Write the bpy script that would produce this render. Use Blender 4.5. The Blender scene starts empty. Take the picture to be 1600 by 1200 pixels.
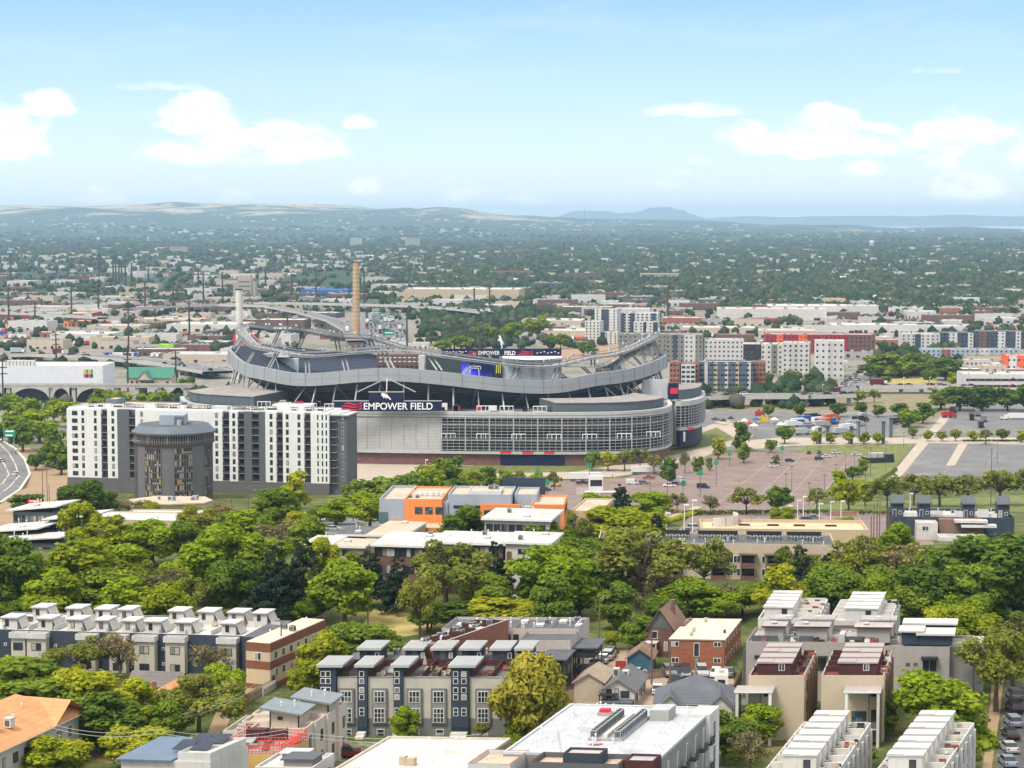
import bpy, bmesh, math, random
import numpy as np
from mathutils import Vector, Matrix

R = math.radians
rnd = random.Random(7)
scene = bpy.context.scene
col = scene.collection

# ------------------------------------------------------------------ camera
FPX, CX, CY, HOR = 3111.0, 800.0, 600.0, 350.0      # focal length and centre in photo pixels (1600 x 1200)
CAMZ = 116.0
TH = math.atan((CY - HOR) / FPX)
cam_d = bpy.data.cameras.new("camera")
cam_d.sensor_width = 36.0
cam_d.lens = FPX / 1600.0 * 36.0
cam_d.clip_start, cam_d.clip_end = 5.0, 200000.0
cam = bpy.data.objects.new("camera", cam_d)
cam.location = (0, 0, CAMZ)
cam.rotation_euler = (math.pi / 2 - TH, 0, 0)
col.objects.link(cam)
scene.camera = cam

# ------------------------------------------------------------------ sun, sky, exposure
SUN_EL, SUN_AZ = R(56), R(222)       # azimuth of the sun measured clockwise from +Y: behind the camera, to its left
sd = bpy.data.lights.new("sun", 'SUN')
sd.energy, sd.angle, sd.color = 1.5, R(18), (1.0, .93, .82)      # behind thin cloud: soft shadows only
sun = bpy.data.objects.new("sun", sd)
sv = Vector((math.sin(SUN_AZ) * math.cos(SUN_EL), math.cos(SUN_AZ) * math.cos(SUN_EL), math.sin(SUN_EL)))
sun.rotation_euler = sv.to_track_quat('Z', 'Y').to_euler()
sun.location = (-300, -300, 800)
col.objects.link(sun)
scene.view_settings.view_transform = 'Standard'
scene.view_settings.look = 'None'
scene.view_settings.exposure = 1.4
scene.view_settings.gamma = 1.0
scene.view_settings.use_curve_mapping = False
cy = scene.cycles
cy.max_bounces, cy.diffuse_bounces, cy.glossy_bounces = 7, 4, 2
cy.transmission_bounces, cy.transparent_max_bounces, cy.volume_bounces = 4, 6, 1
cy.use_denoising = True
cy.caustics_reflective = cy.caustics_refractive = False


class NT:
    """tiny helper to write node trees"""
    def __init__(s, tree):
        s.t = tree
        for n in list(tree.nodes):
            tree.nodes.remove(n)

    def n(s, typ, **kw):
        nd = s.t.nodes.new(typ)
        for k, v in kw.items():
            setattr(nd, k, v)
        return nd

    def set(s, sock, v):
        if isinstance(v, bpy.types.NodeSocket):
            s.t.links.new(v, sock)
        elif v is not None:
            if isinstance(v, (tuple, list)) and sock.type == 'RGBA' and len(v) == 3:
                v = (*v, 1)
            sock.default_value = v

    def math(s, op, a, b=None, c=None, clamp=False):
        nd = s.n('ShaderNodeMath', operation=op, use_clamp=clamp)
        s.set(nd.inputs[0], a)
        s.set(nd.inputs[1], b)
        s.set(nd.inputs[2], c)
        return nd.outputs[0]

    def mix(s, f, a, b, blend='MIX'):
        nd = s.n('ShaderNodeMix', data_type='RGBA', blend_type=blend)
        s.set(nd.inputs[0], f)
        s.set(nd.inputs[6], a)
        s.set(nd.inputs[7], b)
        return nd.outputs[2]

    def noise(s, vec, scale, detail=3, rough=.5, dist=0):
        nd = s.n('ShaderNodeTexNoise')
        s.set(nd.inputs['Vector'], vec)
        nd.inputs['Scale'].default_value = scale
        nd.inputs['Detail'].default_value = detail
        nd.inputs['Roughness'].default_value = rough
        nd.inputs['Distortion'].default_value = dist
        return nd.outputs[0]

    def ramp(s, f, *stops):
        nd = s.n('ShaderNodeValToRGB')
        el = nd.color_ramp.elements
        while len(el) < len(stops):
            el.new(.5)
        for e, (p, c) in zip(el, stops):
            e.position = p
            e.color = (*c, 1) if len(c) == 3 else c
        s.set(nd.inputs[0], f)
        return nd.outputs[0]

    def mr(s, v, a, b, c=0., d=1., smooth=False):
        nd = s.n('ShaderNodeMapRange', interpolation_type='SMOOTHSTEP' if smooth else 'LINEAR')
        s.set(nd.inputs[0], v)
        for i, q in enumerate((a, b, c, d)):
            nd.inputs[i + 1].default_value = q
        return nd.outputs[0]

    def xyz(s, x, y, z):
        nd = s.n('ShaderNodeCombineXYZ')
        s.set(nd.inputs[0], x); s.set(nd.inputs[1], y); s.set(nd.inputs[2], z)
        return nd.outputs[0]


w = bpy.data.worlds.new("World")
scene.world = w
w.use_nodes = True
N = NT(w.node_tree)
sky = N.n('ShaderNodeTexSky', sky_type='NISHITA')
sky.sun_disc = False
sky.sun_elevation, sky.sun_rotation = SUN_EL, SUN_AZ
sky.altitude, sky.air_density, sky.dust_density, sky.ozone_density = 1600, 1.0, 0.6, 1.5
tc = N.n('ShaderNodeTexCoord')
sp = N.n('ShaderNodeSeparateXYZ')
N.set(sp.inputs[0], tc.outputs['Generated'])
yy = N.math('MAXIMUM', sp.outputs[1], .02)
uu = N.math('MULTIPLY', N.math('DIVIDE', sp.outputs[0], yy), 31.11)     # bearing of the clouds, hundredths of the focal length
vv = N.math('MULTIPLY', N.math('DIVIDE', sp.outputs[2], yy), 31.11)     # height over the horizon, same unit
cvec = N.xyz(uu, N.math('MULTIPLY', vv, 1.7), 0)
nz = N.noise(cvec, .95, 9, .62, .35)
nz2 = N.noise(cvec, .28, 4, .5, 0)
# cumulus clouds: (bearing, height of the flat base, half width, height of the towers, opacity)
CL = [(-8.0, 1.25, 1.15, .85, 1.0), (-7.25, 1.78, .65, .42, .9), (-4.9, 1.52, 1.05, .55, 1.0), (-3.6, 1.16, 1.15, .6, .95), (-4.5, 1.05, 1.6, .5, .75),
      (-2.36, 1.54, .36, .24, .85), (-2.3, .52, .42, .26, .8), (-.6, .42, .5, .24, .75), (.25, .35, .55, .18, .6), (-4.3, .40, .35, .2, .5),
      (4.7, 1.22, 1.75, .62, 1.0), (4.9, 1.45, .9, .5, .95), (6.9, 1.1, .9, .72, .95), (8.2, 1.0, .9, .7, 1.0), (5.35, .82, .45, .26, .8), (7.1, .5, .75, .48, .85),
      (2.95, .98, .3, .2, .5), (2.9, 1.72, 1.0, .22, .55), (-5.6, 2.1, .9, .13, .3), (6.5, 2.35, .7, .1, .3), (2.6, .62, .6, .24, .45), (-6.6, .4, .8, .22, .5)]
acc = None
for (cu, cb, rw, rh, op) in CL:
    du = N.math('DIVIDE', N.math('SUBTRACT', uu, cu), rw * .86)
    dv = N.math('SUBTRACT', vv, cb)
    up = N.math('DIVIDE', N.math('MAXIMUM', dv, 0), rh * .84)
    dn = N.math('DIVIDE', N.math('MINIMUM', dv, 0), rh * .35)
    d2 = N.math('ADD', N.math('MULTIPLY', du, du), N.math('ADD', N.math('MULTIPLY', up, up), N.math('MULTIPLY', dn, dn)))
    m = N.math('SUBTRACT', 1.0, d2)
    m = N.math('ADD', m, N.math('MULTIPLY', N.math('SUBTRACT', nz, .5), 4.0))
    f = N.math('MULTIPLY', N.mr(m, -.1, .85, 0, 1, True), op)
    acc = f if acc is None else N.math('MAXIMUM', acc, f)
acc = N.math('MULTIPLY', acc, N.mr(sp.outputs[1], .2, .4))
cirrus = N.math('MULTIPLY', N.mr(N.noise(N.xyz(N.math('MULTIPLY', uu, .35), N.math('MULTIPLY', vv, 1.6), 3.0), .9, 6, .6, .4), .5, .8, 0, .4), N.mr(sp.outputs[2], .0, .02))
tint = N.ramp(N.mr(sp.outputs[2], 0.0, .25), (0.0, (3.7, 3.9, 4.15)), (.10, (3.25, 3.7, 4.15)), (.2, (2.5, 3.3, 4.1)), (.33, (1.75, 2.75, 4.0)), (.46, (1.1, 2.2, 3.8)), (1.0, (.7, 1.9, 3.6)))
skyc = N.mix(.85, sky.outputs[0], tint)
cirrus = N.math('MULTIPLY', N.mr(N.noise(N.xyz(N.math('MULTIPLY', uu, .35), N.math('MULTIPLY', vv, 1.6), 3.0), .9, 6, .6, .4), .5, .85, 0, .28), N.mr(sp.outputs[2], .0, .02))
skyc = N.mix(cirrus, skyc, (4.1, 4.35, 4.6))
nzu = N.noise(N.xyz(N.math('ADD', uu, -.12), N.math('MULTIPLY', N.math('ADD', vv, .16), 1.7), 0), .95, 9, .62, .35)
cloudc = N.mix(N.mr(N.math('SUBTRACT', nz, nzu), -.12, .06), (4.0, 4.15, 4.35), (5.6, 5.5, 5.4))  # lit tops and greyer undersides are painted into the cloud colour
skyc = N.mix(acc, skyc, cloudc)
over = N.noise(tc.outputs['Generated'], 2.2, 6, .6, .3)      # unseen cloud cover added overhead for soft, neutral light
skyc = N.mix(N.math('MULTIPLY', N.mr(sp.outputs[2], .16, .34, 0, 1, True), N.mr(over, .3, .5, .55, 1)), skyc, (5.3, 5.15, 4.9))
bg = N.n('ShaderNodeBackground')
N.set(bg.inputs[0], skyc)
bg.inputs[1].default_value = 0.10
wo = N.n('ShaderNodeOutputWorld')
w.node_tree.links.new(bg.outputs[0], wo.inputs[0])


# ------------------------------------------------------------------ where things stand
def ray(px, py):
    dx, dy = (px - CX) / FPX, (CY - py) / FPX
    return dx, math.cos(TH) + dy * math.sin(TH), dy * math.cos(TH) - math.sin(TH)


def X(px, D, py=700):
    a, b, c = ray(px, py)
    return a * D / b


def Z(py, D):
    a, b, c = ray(800, py)
    return CAMZ + c * D / b


HK = [(60, 40), (460, 40), (575, 27), (780, 10), (850, 3), (920, 0), (5200, 0), (9000, 8), (14000, 22), (22000, 40), (90000, 60)]
RIDGE = [(-400, 326), (0, 323), (200, 322), (300, 320), (440, 320), (480, 323), (560, 326), (618, 329), (632, 325), (652, 328), (680, 325), (725, 325), (750, 332), (800, 338),
         (870, 342), (920, 345), (1000, 344), (1100, 348), (1200, 352), (1300, 355), (1500, 358), (2000, 362)]


def interp(tab, v):
    if v <= tab[0][0]:
        return tab[0][1]
    for (a, b), (c, d) in zip(tab, tab[1:]):
        if v <= c:
            return b + (d - b) * (v - a) / (c - a)
    return tab[-1][1]


def h(x, y):
    z = interp(HK, y)
    if y > 9000:                                   # the long rise of the land to a ridge 24 km away
        px = CX + x / y * FPX
        top = CAMZ + (HOR - interp(RIDGE, px)) / FPX * 24000
        s = min(1, (y - 9000) / 15000)
        s = s * s * (3 - 2 * s)
        s = s * s
        z = z * (1 - s) + top * s if y <= 24000 else top - (y - 24000) * .004
    return z


def G(px, py):
    lo, hi = 90.0, 60000.0
    for _ in range(60):
        m = math.sqrt(lo * hi)
        if Z(py, m) > interp(HK, m):
            lo = m
        else:
            hi = m
    return X(px, lo, py), lo, interp(HK, lo)


# ------------------------------------------------------------------ materials
MATS = {}


def mat(name, c, rough=.85, var=.14, sc=.35, kind=None, spec=.25, metal=0., c2=None, line=1.0, obj_rand=0.):
    if name in MATS:
        return MATS[name]
    m = bpy.data.materials.new(name)
    m.use_nodes = True
    N = NT(m.node_tree)
    g = N.n('ShaderNodeNewGeometry')
    pos = g.outputs['Position']
    n1 = N.noise(pos, sc, 5, .6)
    n2 = N.noise(pos, sc * 9, 3, .6)
    f = N.math('ADD', N.math('MULTIPLY', n1, .65), N.math('MULTIPLY', n2, .35))
    lo = tuple(max(0, q * (1 - 1.6 * var)) for q in c)
    hi = tuple(min(.95, q * (1 + 1.1 * var)) for q in c)
    cc = N.ramp(f, (.3, lo), (.7, hi))
    s = N.n('ShaderNodeSeparateXYZ')
    N.set(s.inputs[0], pos)
    if kind == 'siding':
        fr = N.math('FRACT', N.math('MULTIPLY', s.outputs[2], 1 / line))
        cc = N.mix(N.mr(fr, .86, .93, 0, .45), cc, tuple(q * .45 for q in c))
    elif kind == 'board':
        fr = N.math('FRACT', N.math('MULTIPLY', N.math('ADD', s.outputs[0], N.math('MULTIPLY', s.outputs[1], .8)), 1 / line))
        cc = N.mix(N.mr(fr, .86, .93, 0, .45), cc, tuple(q * .5 for q in c))
    elif kind == 'brick':
        b = N.n('ShaderNodeTexBrick')
        N.set(b.inputs['Vector'], N.xyz(N.math('ADD', s.outputs[0], s.outputs[1]), s.outputs[2], 0))
        b.inputs['Scale'].default_value = 1.0
        b.inputs['Brick Width'].default_value = .9 * line
        b.inputs['Row Height'].default_value = .3 * line
        b.inputs['Mortar Size'].default_value = .02 * line
        N.set(b.inputs['Color1'], cc)
        N.set(b.inputs['Color2'], N.mix(1.0, cc, (.72, .7, .7), 'MULTIPLY'))
        N.set(b.inputs['Mortar'], tuple(.5 * q + .12 for q in c))
        cc = b.outputs[0]
    elif kind in ('patch', 'roof'):       # patched, stained sheet (asphalt, membrane roofs)
        n3 = N.noise(pos, sc * .35, 6, .65, .6)
        cc = N.mix(N.mr(n3, .52, .72, 0, .75), cc, c2 or tuple(q * .7 for q in c))
        wv = N.n('ShaderNodeTexVoronoi', feature='DISTANCE_TO_EDGE')
        N.set(wv.inputs['Vector'], pos)
        wv.inputs['Scale'].default_value = sc * .55
        cc = N.mix(N.mr(wv.outputs[0], .0, .014, .5, 0), cc, tuple(q * .4 for q in c))
        if kind == 'roof':
            fr = N.math('FRACT', N.math('MULTIPLY', N.math('ADD', s.outputs[0], N.math('MULTIPLY', s.outputs[1], -.2)), .42))
            cc = N.mix(N.mr(fr, .93, .97, 0, .3), cc, tuple(q * .5 for q in c))
            n4 = N.noise(pos, .16, 4, .75, 1.2)
            cc = N.mix(N.mr(n4, .55, .62, 0, .45), cc, tuple(q * .62 for q in c2))
            n5 = N.noise(pos, 1.1, 3, .8)
            cc = N.mix(N.mr(n5, .64, .7, 0, .6), cc, tuple(q * .3 for q in c2))
    elif kind == 'two':
        n3 = N.noise(pos, sc * 2.2, 6, .7, .5)
        cc = N.mix(N.mr(n3, .42, .6), cc, c2)
    elif kind == 'rows':        # rows of seats
        fr = N.math('FRACT', N.math('MULTIPLY', s.outputs[2], 1 / line))
        cc = N.mix(N.mr(fr, .55, .75), cc, c2)
    if kind not in ('patch', 'roof', 'two', 'rows'):      # rain streaks
        st = N.noise(N.xyz(N.math('MULTIPLY', s.outputs[0], 1.3), N.math('MULTIPLY', s.outputs[1], 1.3), N.math('MULTIPLY', s.outputs[2], .12)), 1.0, 4, .7)
        cc = N.mix(N.mr(st, .5, .72, 0, .3), cc, tuple(q * .6 for q in c))
    if obj_rand:
        oi = N.n('ShaderNodeObjectInfo')
        cc = N.mix(1.0, cc, N.ramp(oi.outputs['Random'], (0, (1 - obj_rand,) * 3), (1, (1 + obj_rand * .6,) * 3)), 'MULTIPLY')
    p = N.n('ShaderNodeBsdfPrincipled')
    N.set(p.inputs['Base Color'], cc)
    p.inputs['Roughness'].default_value = rough
    p.inputs['Metallic'].default_value = metal
    p.inputs['Specular IOR Level'].default_value = spec
    o = N.n('ShaderNodeOutputMaterial')
    m.node_tree.links.new(p.outputs[0], o.inputs[0])
    MATS[name] = m
    return m


def leafmat(name, c, c2, trans=.35):
    if name in MATS:
        return MATS[name]
    m = bpy.data.materials.new(name)
    m.use_nodes = True
    N = NT(m.node_tree)
    g = N.n('ShaderNodeNewGeometry')
    oi = N.n('ShaderNodeObjectInfo')
    f = N.math('ADD', N.math('MULTIPLY', N.noise(g.outputs['Position'], .22, 3), .6), N.math('MULTIPLY', N.noise(g.outputs['Position'], 1.6, 2), .4))
    cc = N.mix(N.mr(f, .36, .64), c, c2)
    cc = N.mix(1.0, cc, N.ramp(oi.outputs['Random'], (0, (.72, .78, .75)), (.5, (1, 1, 1)), (1, (1.22, 1.12, .95))), 'MULTIPLY')
    cc = N.mix(1.0, cc, N.ramp(g.outputs['Random Per Island'], (0, (.7, .72, .7)), (1, (1.28, 1.25, 1.2))), 'MULTIPLY')
    d = N.n('ShaderNodeBsdfDiffuse')
    N.set(d.inputs[0], cc)
    t = N.n('ShaderNodeBsdfTranslucent')
    N.set(t.inputs[0], N.mix(1.0, cc, (1.15, 1.2, .6), 'MULTIPLY'))
    mx = N.n('ShaderNodeMixShader')
    mx.inputs[0].default_value = trans
    m.node_tree.links.new(d.outputs[0], mx.inputs[1])
    m.node_tree.links.new(t.outputs[0], mx.inputs[2])
    o = N.n('ShaderNodeOutputMaterial')
    m.node_tree.links.new(mx.outputs[0], o.inputs[0])
    MATS[name] = m
    return m


def glassmat(name, lo, hi, rough=.12):
    """window glass: dark, with the odd blind drawn behind it"""
    if name in MATS:
        return MATS[name]
    m = bpy.data.materials.new(name)
    m.use_nodes = True
    N = NT(m.node_tree)
    oi = N.n('ShaderNodeObjectInfo')
    g = N.n('ShaderNodeNewGeometry')
    r = N.math('FRACT', N.math('ADD', oi.outputs['Random'], g.outputs['Random Per Island']))
    cc = N.ramp(r, (0, lo), (.62, tuple(q * 1.8 for q in lo)), (.8, tuple(.4 * q + .6 * p for q, p in zip(lo, hi))), (1, hi))
    p = N.n('ShaderNodeBsdfPrincipled')
    N.set(p.inputs['Base Color'], cc)
    p.inputs['Roughness'].default_value = rough
    p.inputs['Specular IOR Level'].default_value = .6
    o = N.n('ShaderNodeOutputMaterial')
    m.node_tree.links.new(p.outputs[0], o.inputs[0])
    MATS[name] = m
    return m


WHITE = mat('white_stucco', (.56, .55, .535), var=.12)
OFFW = mat('off_white_stucco', (.55, .53, .49), var=.1)
CREAM = mat('cream_stucco', (.50, .465, .40), var=.09)
PINKW = mat('pinkish_stucco', (.48, .42, .385), var=.07)
TAN = mat('tan_stucco', (.50, .39, .265), var=.08)
BEIGE = mat('beige_stucco', (.5, .42, .33), var=.1)
NAVY = mat('navy_siding', (.045, .06, .085), kind='board', line=.5)
SLATE = mat('slate_panel', (.10, .11, .125), var=.1)
GREY = mat('grey_stucco', (.24, .235, .23), var=.08)
MIDG = mat('mid_grey_stucco', (.36, .345, .33), var=.08)
LGREY = mat('light_grey_panel', (.50, .52, .54), var=.06)
BLUEG = mat('blue_grey_panel', (.33, .38, .44), var=.06)
DARK = mat('dark_trim', (.03, .03, .034), rough=.6)
BRICK = mat('red_brick', (.33, .125, .075), kind='brick')
BRICK2 = mat('brown_brick', (.17, .085, .065), kind='brick')
MAROON = mat('maroon_siding', (.085, .03, .03), kind='board', line=.6)
ORANGE = mat('orange_stucco', (.72, .25, .075), var=.07)
RORANGE = mat('red_orange_panel', (.72, .13, .05), var=.07)
REDP = mat('red_panel', (.6, .03, .045), var=.08)
ROOFW = mat('white_membrane', (.54, .53, .51), kind='roof', sc=.28, c2=(.46, .42, .37), var=.12)
ROOFC = mat('cool_white_membrane', (.45, .47, .50), kind='roof', sc=.2, c2=(.40, .41, .43), var=.1)
ROOFT = mat('tan_gravel_roof', (.52, .42, .33), kind='roof', sc=.3, c2=(.5, .38, .28), var=.1)
ROOFD = mat('dark_gravel_roof', (.11, .11, .115), kind='patch', sc=.4, c2=(.2, .19, .18), var=.2)
ROOFG = mat('grey_metal_roof', (.33, .34, .34), rough=.5, var=.08, kind='board', line=1.2)
ROOFB = mat('blue_grey_metal_roof', (.2, .23, .25), rough=.45, var=.08)
SHINGLE = mat('dark_shingle', (.10, .105, .12), kind='siding', line=.45, var=.2)
SHINGB = mat('brown_shingle', (.24, .15, .115), kind='siding', line=.4, var=.2)
SHINGO = mat('orange_shingle', (.62, .30, .14), kind='siding', line=.45, var=.14)
CONC = mat('concrete', (.46, .44, .41), var=.12)
CONCW = mat('pale_concrete', (.62, .58, .53), var=.1)
STEEL = mat('grey_steel', (.42, .43, .44), rough=.5, var=.1, metal=.3)
STEELW = mat('white_steel', (.75, .75, .74), rough=.5, var=.06)
WOOD = mat('weathered_wood', (.17, .11, .08), var=.25)
WOODL = mat('pale_timber', (.34, .26, .18), var=.2)
BARK = mat('bark', (.12, .09, .07), var=.3, sc=3)
ACU = mat('grey_unit', (.4, .41, .42), var=.12, rough=.6)
FRAMEW = mat('white_window_frame', (.7, .7, .68), var=.04)
FRAMED = mat('dark_window_frame', (.05, .05, .055), var=.04)
GLASS = glassmat('window_glass', (.022, .026, .032), (.42, .4, .36))
GLASSD = glassmat('dark_glass', (.015, .018, .024), (.1, .11, .12))
GLASSB = glassmat('tinted_glass', (.02, .045, .06), (.12, .2, .24))
TYRE = mat('tyre_rubber', (.02, .02, .02))
RIM = mat('wheel_rim', (.45, .45, .46), rough=.35, metal=.7)
LAMPR = mat('tail_lamp', (.4, .02, .02), rough=.3)
LAMPW = mat('head_lamp', (.8, .8, .78), rough=.2)

# ------------------------------------------------------------------ mesh building
MCACHE = {}


class MB:
    def __init__(s):
        s.v, s.f, s.m, s.mats = [], [], [], []

    def mi(s, mt):
        if mt not in s.mats:
            s.mats.append(mt)
        return s.mats.index(mt)

    def face(s, pts, mt):
        i = len(s.v)
        s.v.extend(pts)
        s.f.append(tuple(range(i, i + len(pts))))
        s.m.append(s.mi(mt))
        return s

    def box(s, x0, x1, y0, y1, z0, z1, mt, top=None, rot=0., c=None):
        i = len(s.v)
        pts = [(x0, y0, z0), (x1, y0, z0), (x1, y1, z0), (x0, y1, z0), (x0, y0, z1), (x1, y0, z1), (x1, y1, z1), (x0, y1, z1)]
        if rot:
            c = c or ((x0 + x1) / 2, (y0 + y1) / 2)
            cr, sr = math.cos(rot), math.sin(rot)
            pts = [(c[0] + (x - c[0]) * cr - (y - c[1]) * sr, c[1] + (x - c[0]) * sr + (y - c[1]) * cr, z) for x, y, z in pts]
        s.v.extend(pts)
        a, b = s.mi(mt), s.mi(top or mt)
        for q, mm in (((3, 2, 1, 0), a), ((4, 5, 6, 7), b), ((0, 1, 5, 4), a), ((1, 2, 6, 5), a), ((2, 3, 7, 6), a), ((3, 0, 4, 7), a)):
            s.f.append(tuple(i + k for k in q))
            s.m.append(mm)
        return s

    def prism(s, poly, z0, z1, mt, top=None):
        i, n = len(s.v), len(poly)
        zz0 = z0 if isinstance(z0, (list, tuple)) else [z0] * n
        zz1 = z1 if isinstance(z1, (list, tuple)) else [z1] * n
        s.v.extend((x, y, z) for (x, y), z in zip(poly, zz0))
        s.v.extend((x, y, z) for (x, y), z in zip(poly, zz1))
        a, b = s.mi(mt), s.mi(top or mt)
        s.f.append(tuple(i + k for k in reversed(range(n)))); s.m.append(a)
        s.f.append(tuple(i + n + k for k in range(n))); s.m.append(b)
        for k in range(n):
            l = (k + 1) % n
            s.f.append((i + k, i + l, i + n + l, i + n + k)); s.m.append(a)
        return s

    def cyl(s, x, y, z0, z1, r0, r1, n, mt, top=None):
        i = len(s.v)
        a, b = s.mi(mt), s.mi(top or mt)
        for r, z in ((r0, z0), (r1, z1)):
            for k in range(n):
                t = 2 * math.pi * k / n
                s.v.append((x + r * math.cos(t), y + r * math.sin(t), z))
        for k in range(n):
            l = (k + 1) % n
            s.f.append((i + k, i + l, i + n + l, i + n + k)); s.m.append(a)
        s.f.append(tuple(i + n + k for k in range(n))); s.m.append(b)
        s.f.append(tuple(i + k for k in reversed(range(n)))); s.m.append(a)
        return s

    def tube(s, p0, p1, r0, r1=None, n=5, mt=None):
        r1 = r0 if r1 is None else r1
        p0, p1 = Vector(p0), Vector(p1)
        d = (p1 - p0)
        if d.length < 1e-6:
            return s
        d.normalize()
        u = d.orthogonal().normalized()
        v = d.cross(u)
        i = len(s.v)
        for p, r in ((p0, r0), (p1, r1)):
            for k in range(n):
                t = 2 * math.pi * k / n
                s.v.append(tuple(p + (u * math.cos(t) + v * math.sin(t)) * r))
        a = s.mi(mt)
        for k in range(n):
            l = (k + 1) % n
            s.f.append((i + k, i + l, i + n + l, i + n + k)); s.m.append(a)
        s.f.append(tuple(i + n + k for k in range(n))); s.m.append(a)
        s.f.append(tuple(i + k for k in reversed(range(n)))); s.m.append(a)
        return s

    def gable(s, x0, x1, y0, y1, z0, zr, mt, wall=None, axis='x', over=.4, th=.18):
        """two roof slopes over a box, ridge along axis, and the wall triangles under them"""
        if axis == 'x':
            ym = (y0 + y1) / 2
            for ya, sg in ((y0 - over, 1), (y1 + over, -1)):
                zl = z0 - over * (zr - z0) / ((y1 - y0) / 2)
                q = [(x0 - over, ya, zl), (x1 + over, ya, zl), (x1 + over, ym, zr), (x0 - over, ym, zr)]
                s.slab(q, th, mt)
            if wall:
                s.face([(x0, y0, z0 - .05), (x0, y1, z0 - .05), (x0, ym, zr - .05)], wall)
                s.face([(x1, y0, z0 - .05), (x1, y1, z0 - .05), (x1, ym, zr - .05)], wall)
        else:
            xm = (x0 + x1) / 2
            for xa in (x0 - over, x1 + over):
                zl = z0 - over * (zr - z0) / ((x1 - x0) / 2)
                q = [(xa, y0 - over, zl), (xa, y1 + over, zl), (xm, y1 + over, zr), (xm, y0 - over, zr)]
                s.slab(q, th, mt)
            if wall:
                s.face([(x0, y0, z0 - .05), (x1, y0, z0 - .05), (xm, y0, zr - .05)], wall)
                s.face([(x0, y1, z0 - .05), (x1, y1, z0 - .05), (xm, y1, zr - .05)], wall)
        return s

    def slab(s, q, th, mt):
        i = len(s.v)
        n = len(q)
        s.v.extend(q)
        s.v.extend((x, y, z + th) for x, y, z in q)
        a = s.mi(mt)
        s.f.append(tuple(i + k for k in range(n))); s.m.append(a)
        s.f.append(tuple(i + n + k for k in range(n))); s.m.append(a)
        for k in range(n):
            l = (k + 1) % n
            s.f.append((i + k, i + l, i + n + l, i + n + k)); s.m.append(a)
        return s

    def mesh(s, name):
        me = bpy.data.meshes.new(name)
        me.from_pydata(s.v, [], s.f)
        for mm in s.mats:
            if mm: me.materials.append(mm)
        me.polygons.foreach_set('material_index', s.m)
        me.update()
        return me


def tag(o, label=None, cat=None, group=None, kind=None):
    if label: o['label'] = label
    if cat: o['category'] = cat
    if group: o['group'] = group
    if kind: o['kind'] = kind
    return o


def thing(name, label, cat, loc=(0, 0, 0), rz=0., group=None):
    o = bpy.data.objects.new(name, None)
    o.empty_display_size = .5
    col.objects.link(o)
    o.location = loc
    o.rotation_euler = (0, 0, rz)
    return tag(o, label, cat, group)


def obj(name, mesh, parent=None, loc=(0, 0, 0), rz=0.):
    if isinstance(mesh, MB):
        mesh = mesh.mesh(name)
    o = bpy.data.objects.new(name, mesh)
    col.objects.link(o)
    if parent:
        o.parent = parent
        if parent.name in SKEW: o.matrix_parent_inverse = SKEW[parent.name]
    o.location = loc
    o.rotation_euler = (0, 0, rz)
    return o


def dup(o, parent=None):
    c = o.copy()
    col.objects.link(c)
    if parent: c.parent = parent
    for ch in list(o.children):
        dup(ch, c)
    return c


AUTO = []            # things whose label is completed at the end, from what stands next to them


def auto(o, base, cat, px, py, D, group=None):
    tag(o, base, cat, group)
    AUTO.append((o, base, px, py, D))
    return o


SKEW = {}            # houses whose plan is not square: their walls follow two streets that do not cross at a right angle
FACE = {'F': 0., 'R': math.pi / 2, 'L': -math.pi / 2, 'B': math.pi}


def win_mesh(w, hh, style):
    k = ('win', round(w, 2), round(hh, 2), style)
    if k in MCACHE:
        return MCACHE[k]
    fr, gl, nx, nz, b = {'w': (FRAMEW, GLASS, 1, 1, .09), 'd': (FRAMED, GLASS, 1, 1, .08), 'w2': (FRAMEW, GLASS, 2, 1, .09), 'd2': (FRAMED, GLASS, 2, 1, .08), 'w3': (FRAMEW, GLASS, 1, 2, .09),
                         'w4': (FRAMEW, GLASSD, 3, 3, .09), 'w6': (FRAMEW, GLASSD, 3, 2, .09), 'd4': (FRAMED, GLASSB, 2, 2, .1), 'd8': (FRAMED, GLASSB, 4, 2, .1), 'g': (FRAMED, GLASSD, 1, 1, .05), 'p': (FRAMEW, GLASSD, 2, 2, .08)}[style]
    m = MB()
    m.box(-w / 2, w / 2, -.07, .02, 0, hh, fr)
    cw, ch = (w - b) / nx, (hh - b) / nz
    for i in range(nx):
        for j in range(nz):
            x0, z0 = -w / 2 + b + i * cw, b + j * ch
            x1, z1 = x0 + cw - b, z0 + ch - b
            m.face([(x0, -.085, z0), (x1, -.085, z0), (x1, -.085, z1), (x0, -.085, z1)], gl)
    MCACHE[k] = m.mesh('window')
    return MCACHE[k]


def win(parent, x, y, z, w, hh, face='F', style='d', name='window'):
    return obj(name, win_mesh(w, hh, style), parent, (x, y, z), FACE[face])


def wins(parent, xs, zs, w, hh, y=0., face='F', style='d', name='window'):
    for a in xs:
        for z in zs:
            if face in 'FB':
                win(parent, a, y, z, w, hh, face, style, name)
            else:
                win(parent, y, a, z, w, hh, face, style, name)


def parapet(m, x0, x1, y0, y1, z, hh, t, mt, cap=None):
    """low wall round a flat roof"""
    e = .003
    m.box(x0, x1, y0, y0 + t, z - e, z + hh, mt, cap)
    m.box(x0, x1, y1 - t, y1, z - e, z + hh, mt, cap)
    m.box(x0, x0 + t, y0 + t + e, y1 - t - e, z - e, z + hh, mt, cap)
    m.box(x1 - t, x1, y0 + t + e, y1 - t - e, z - e, z + hh, mt, cap)


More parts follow.
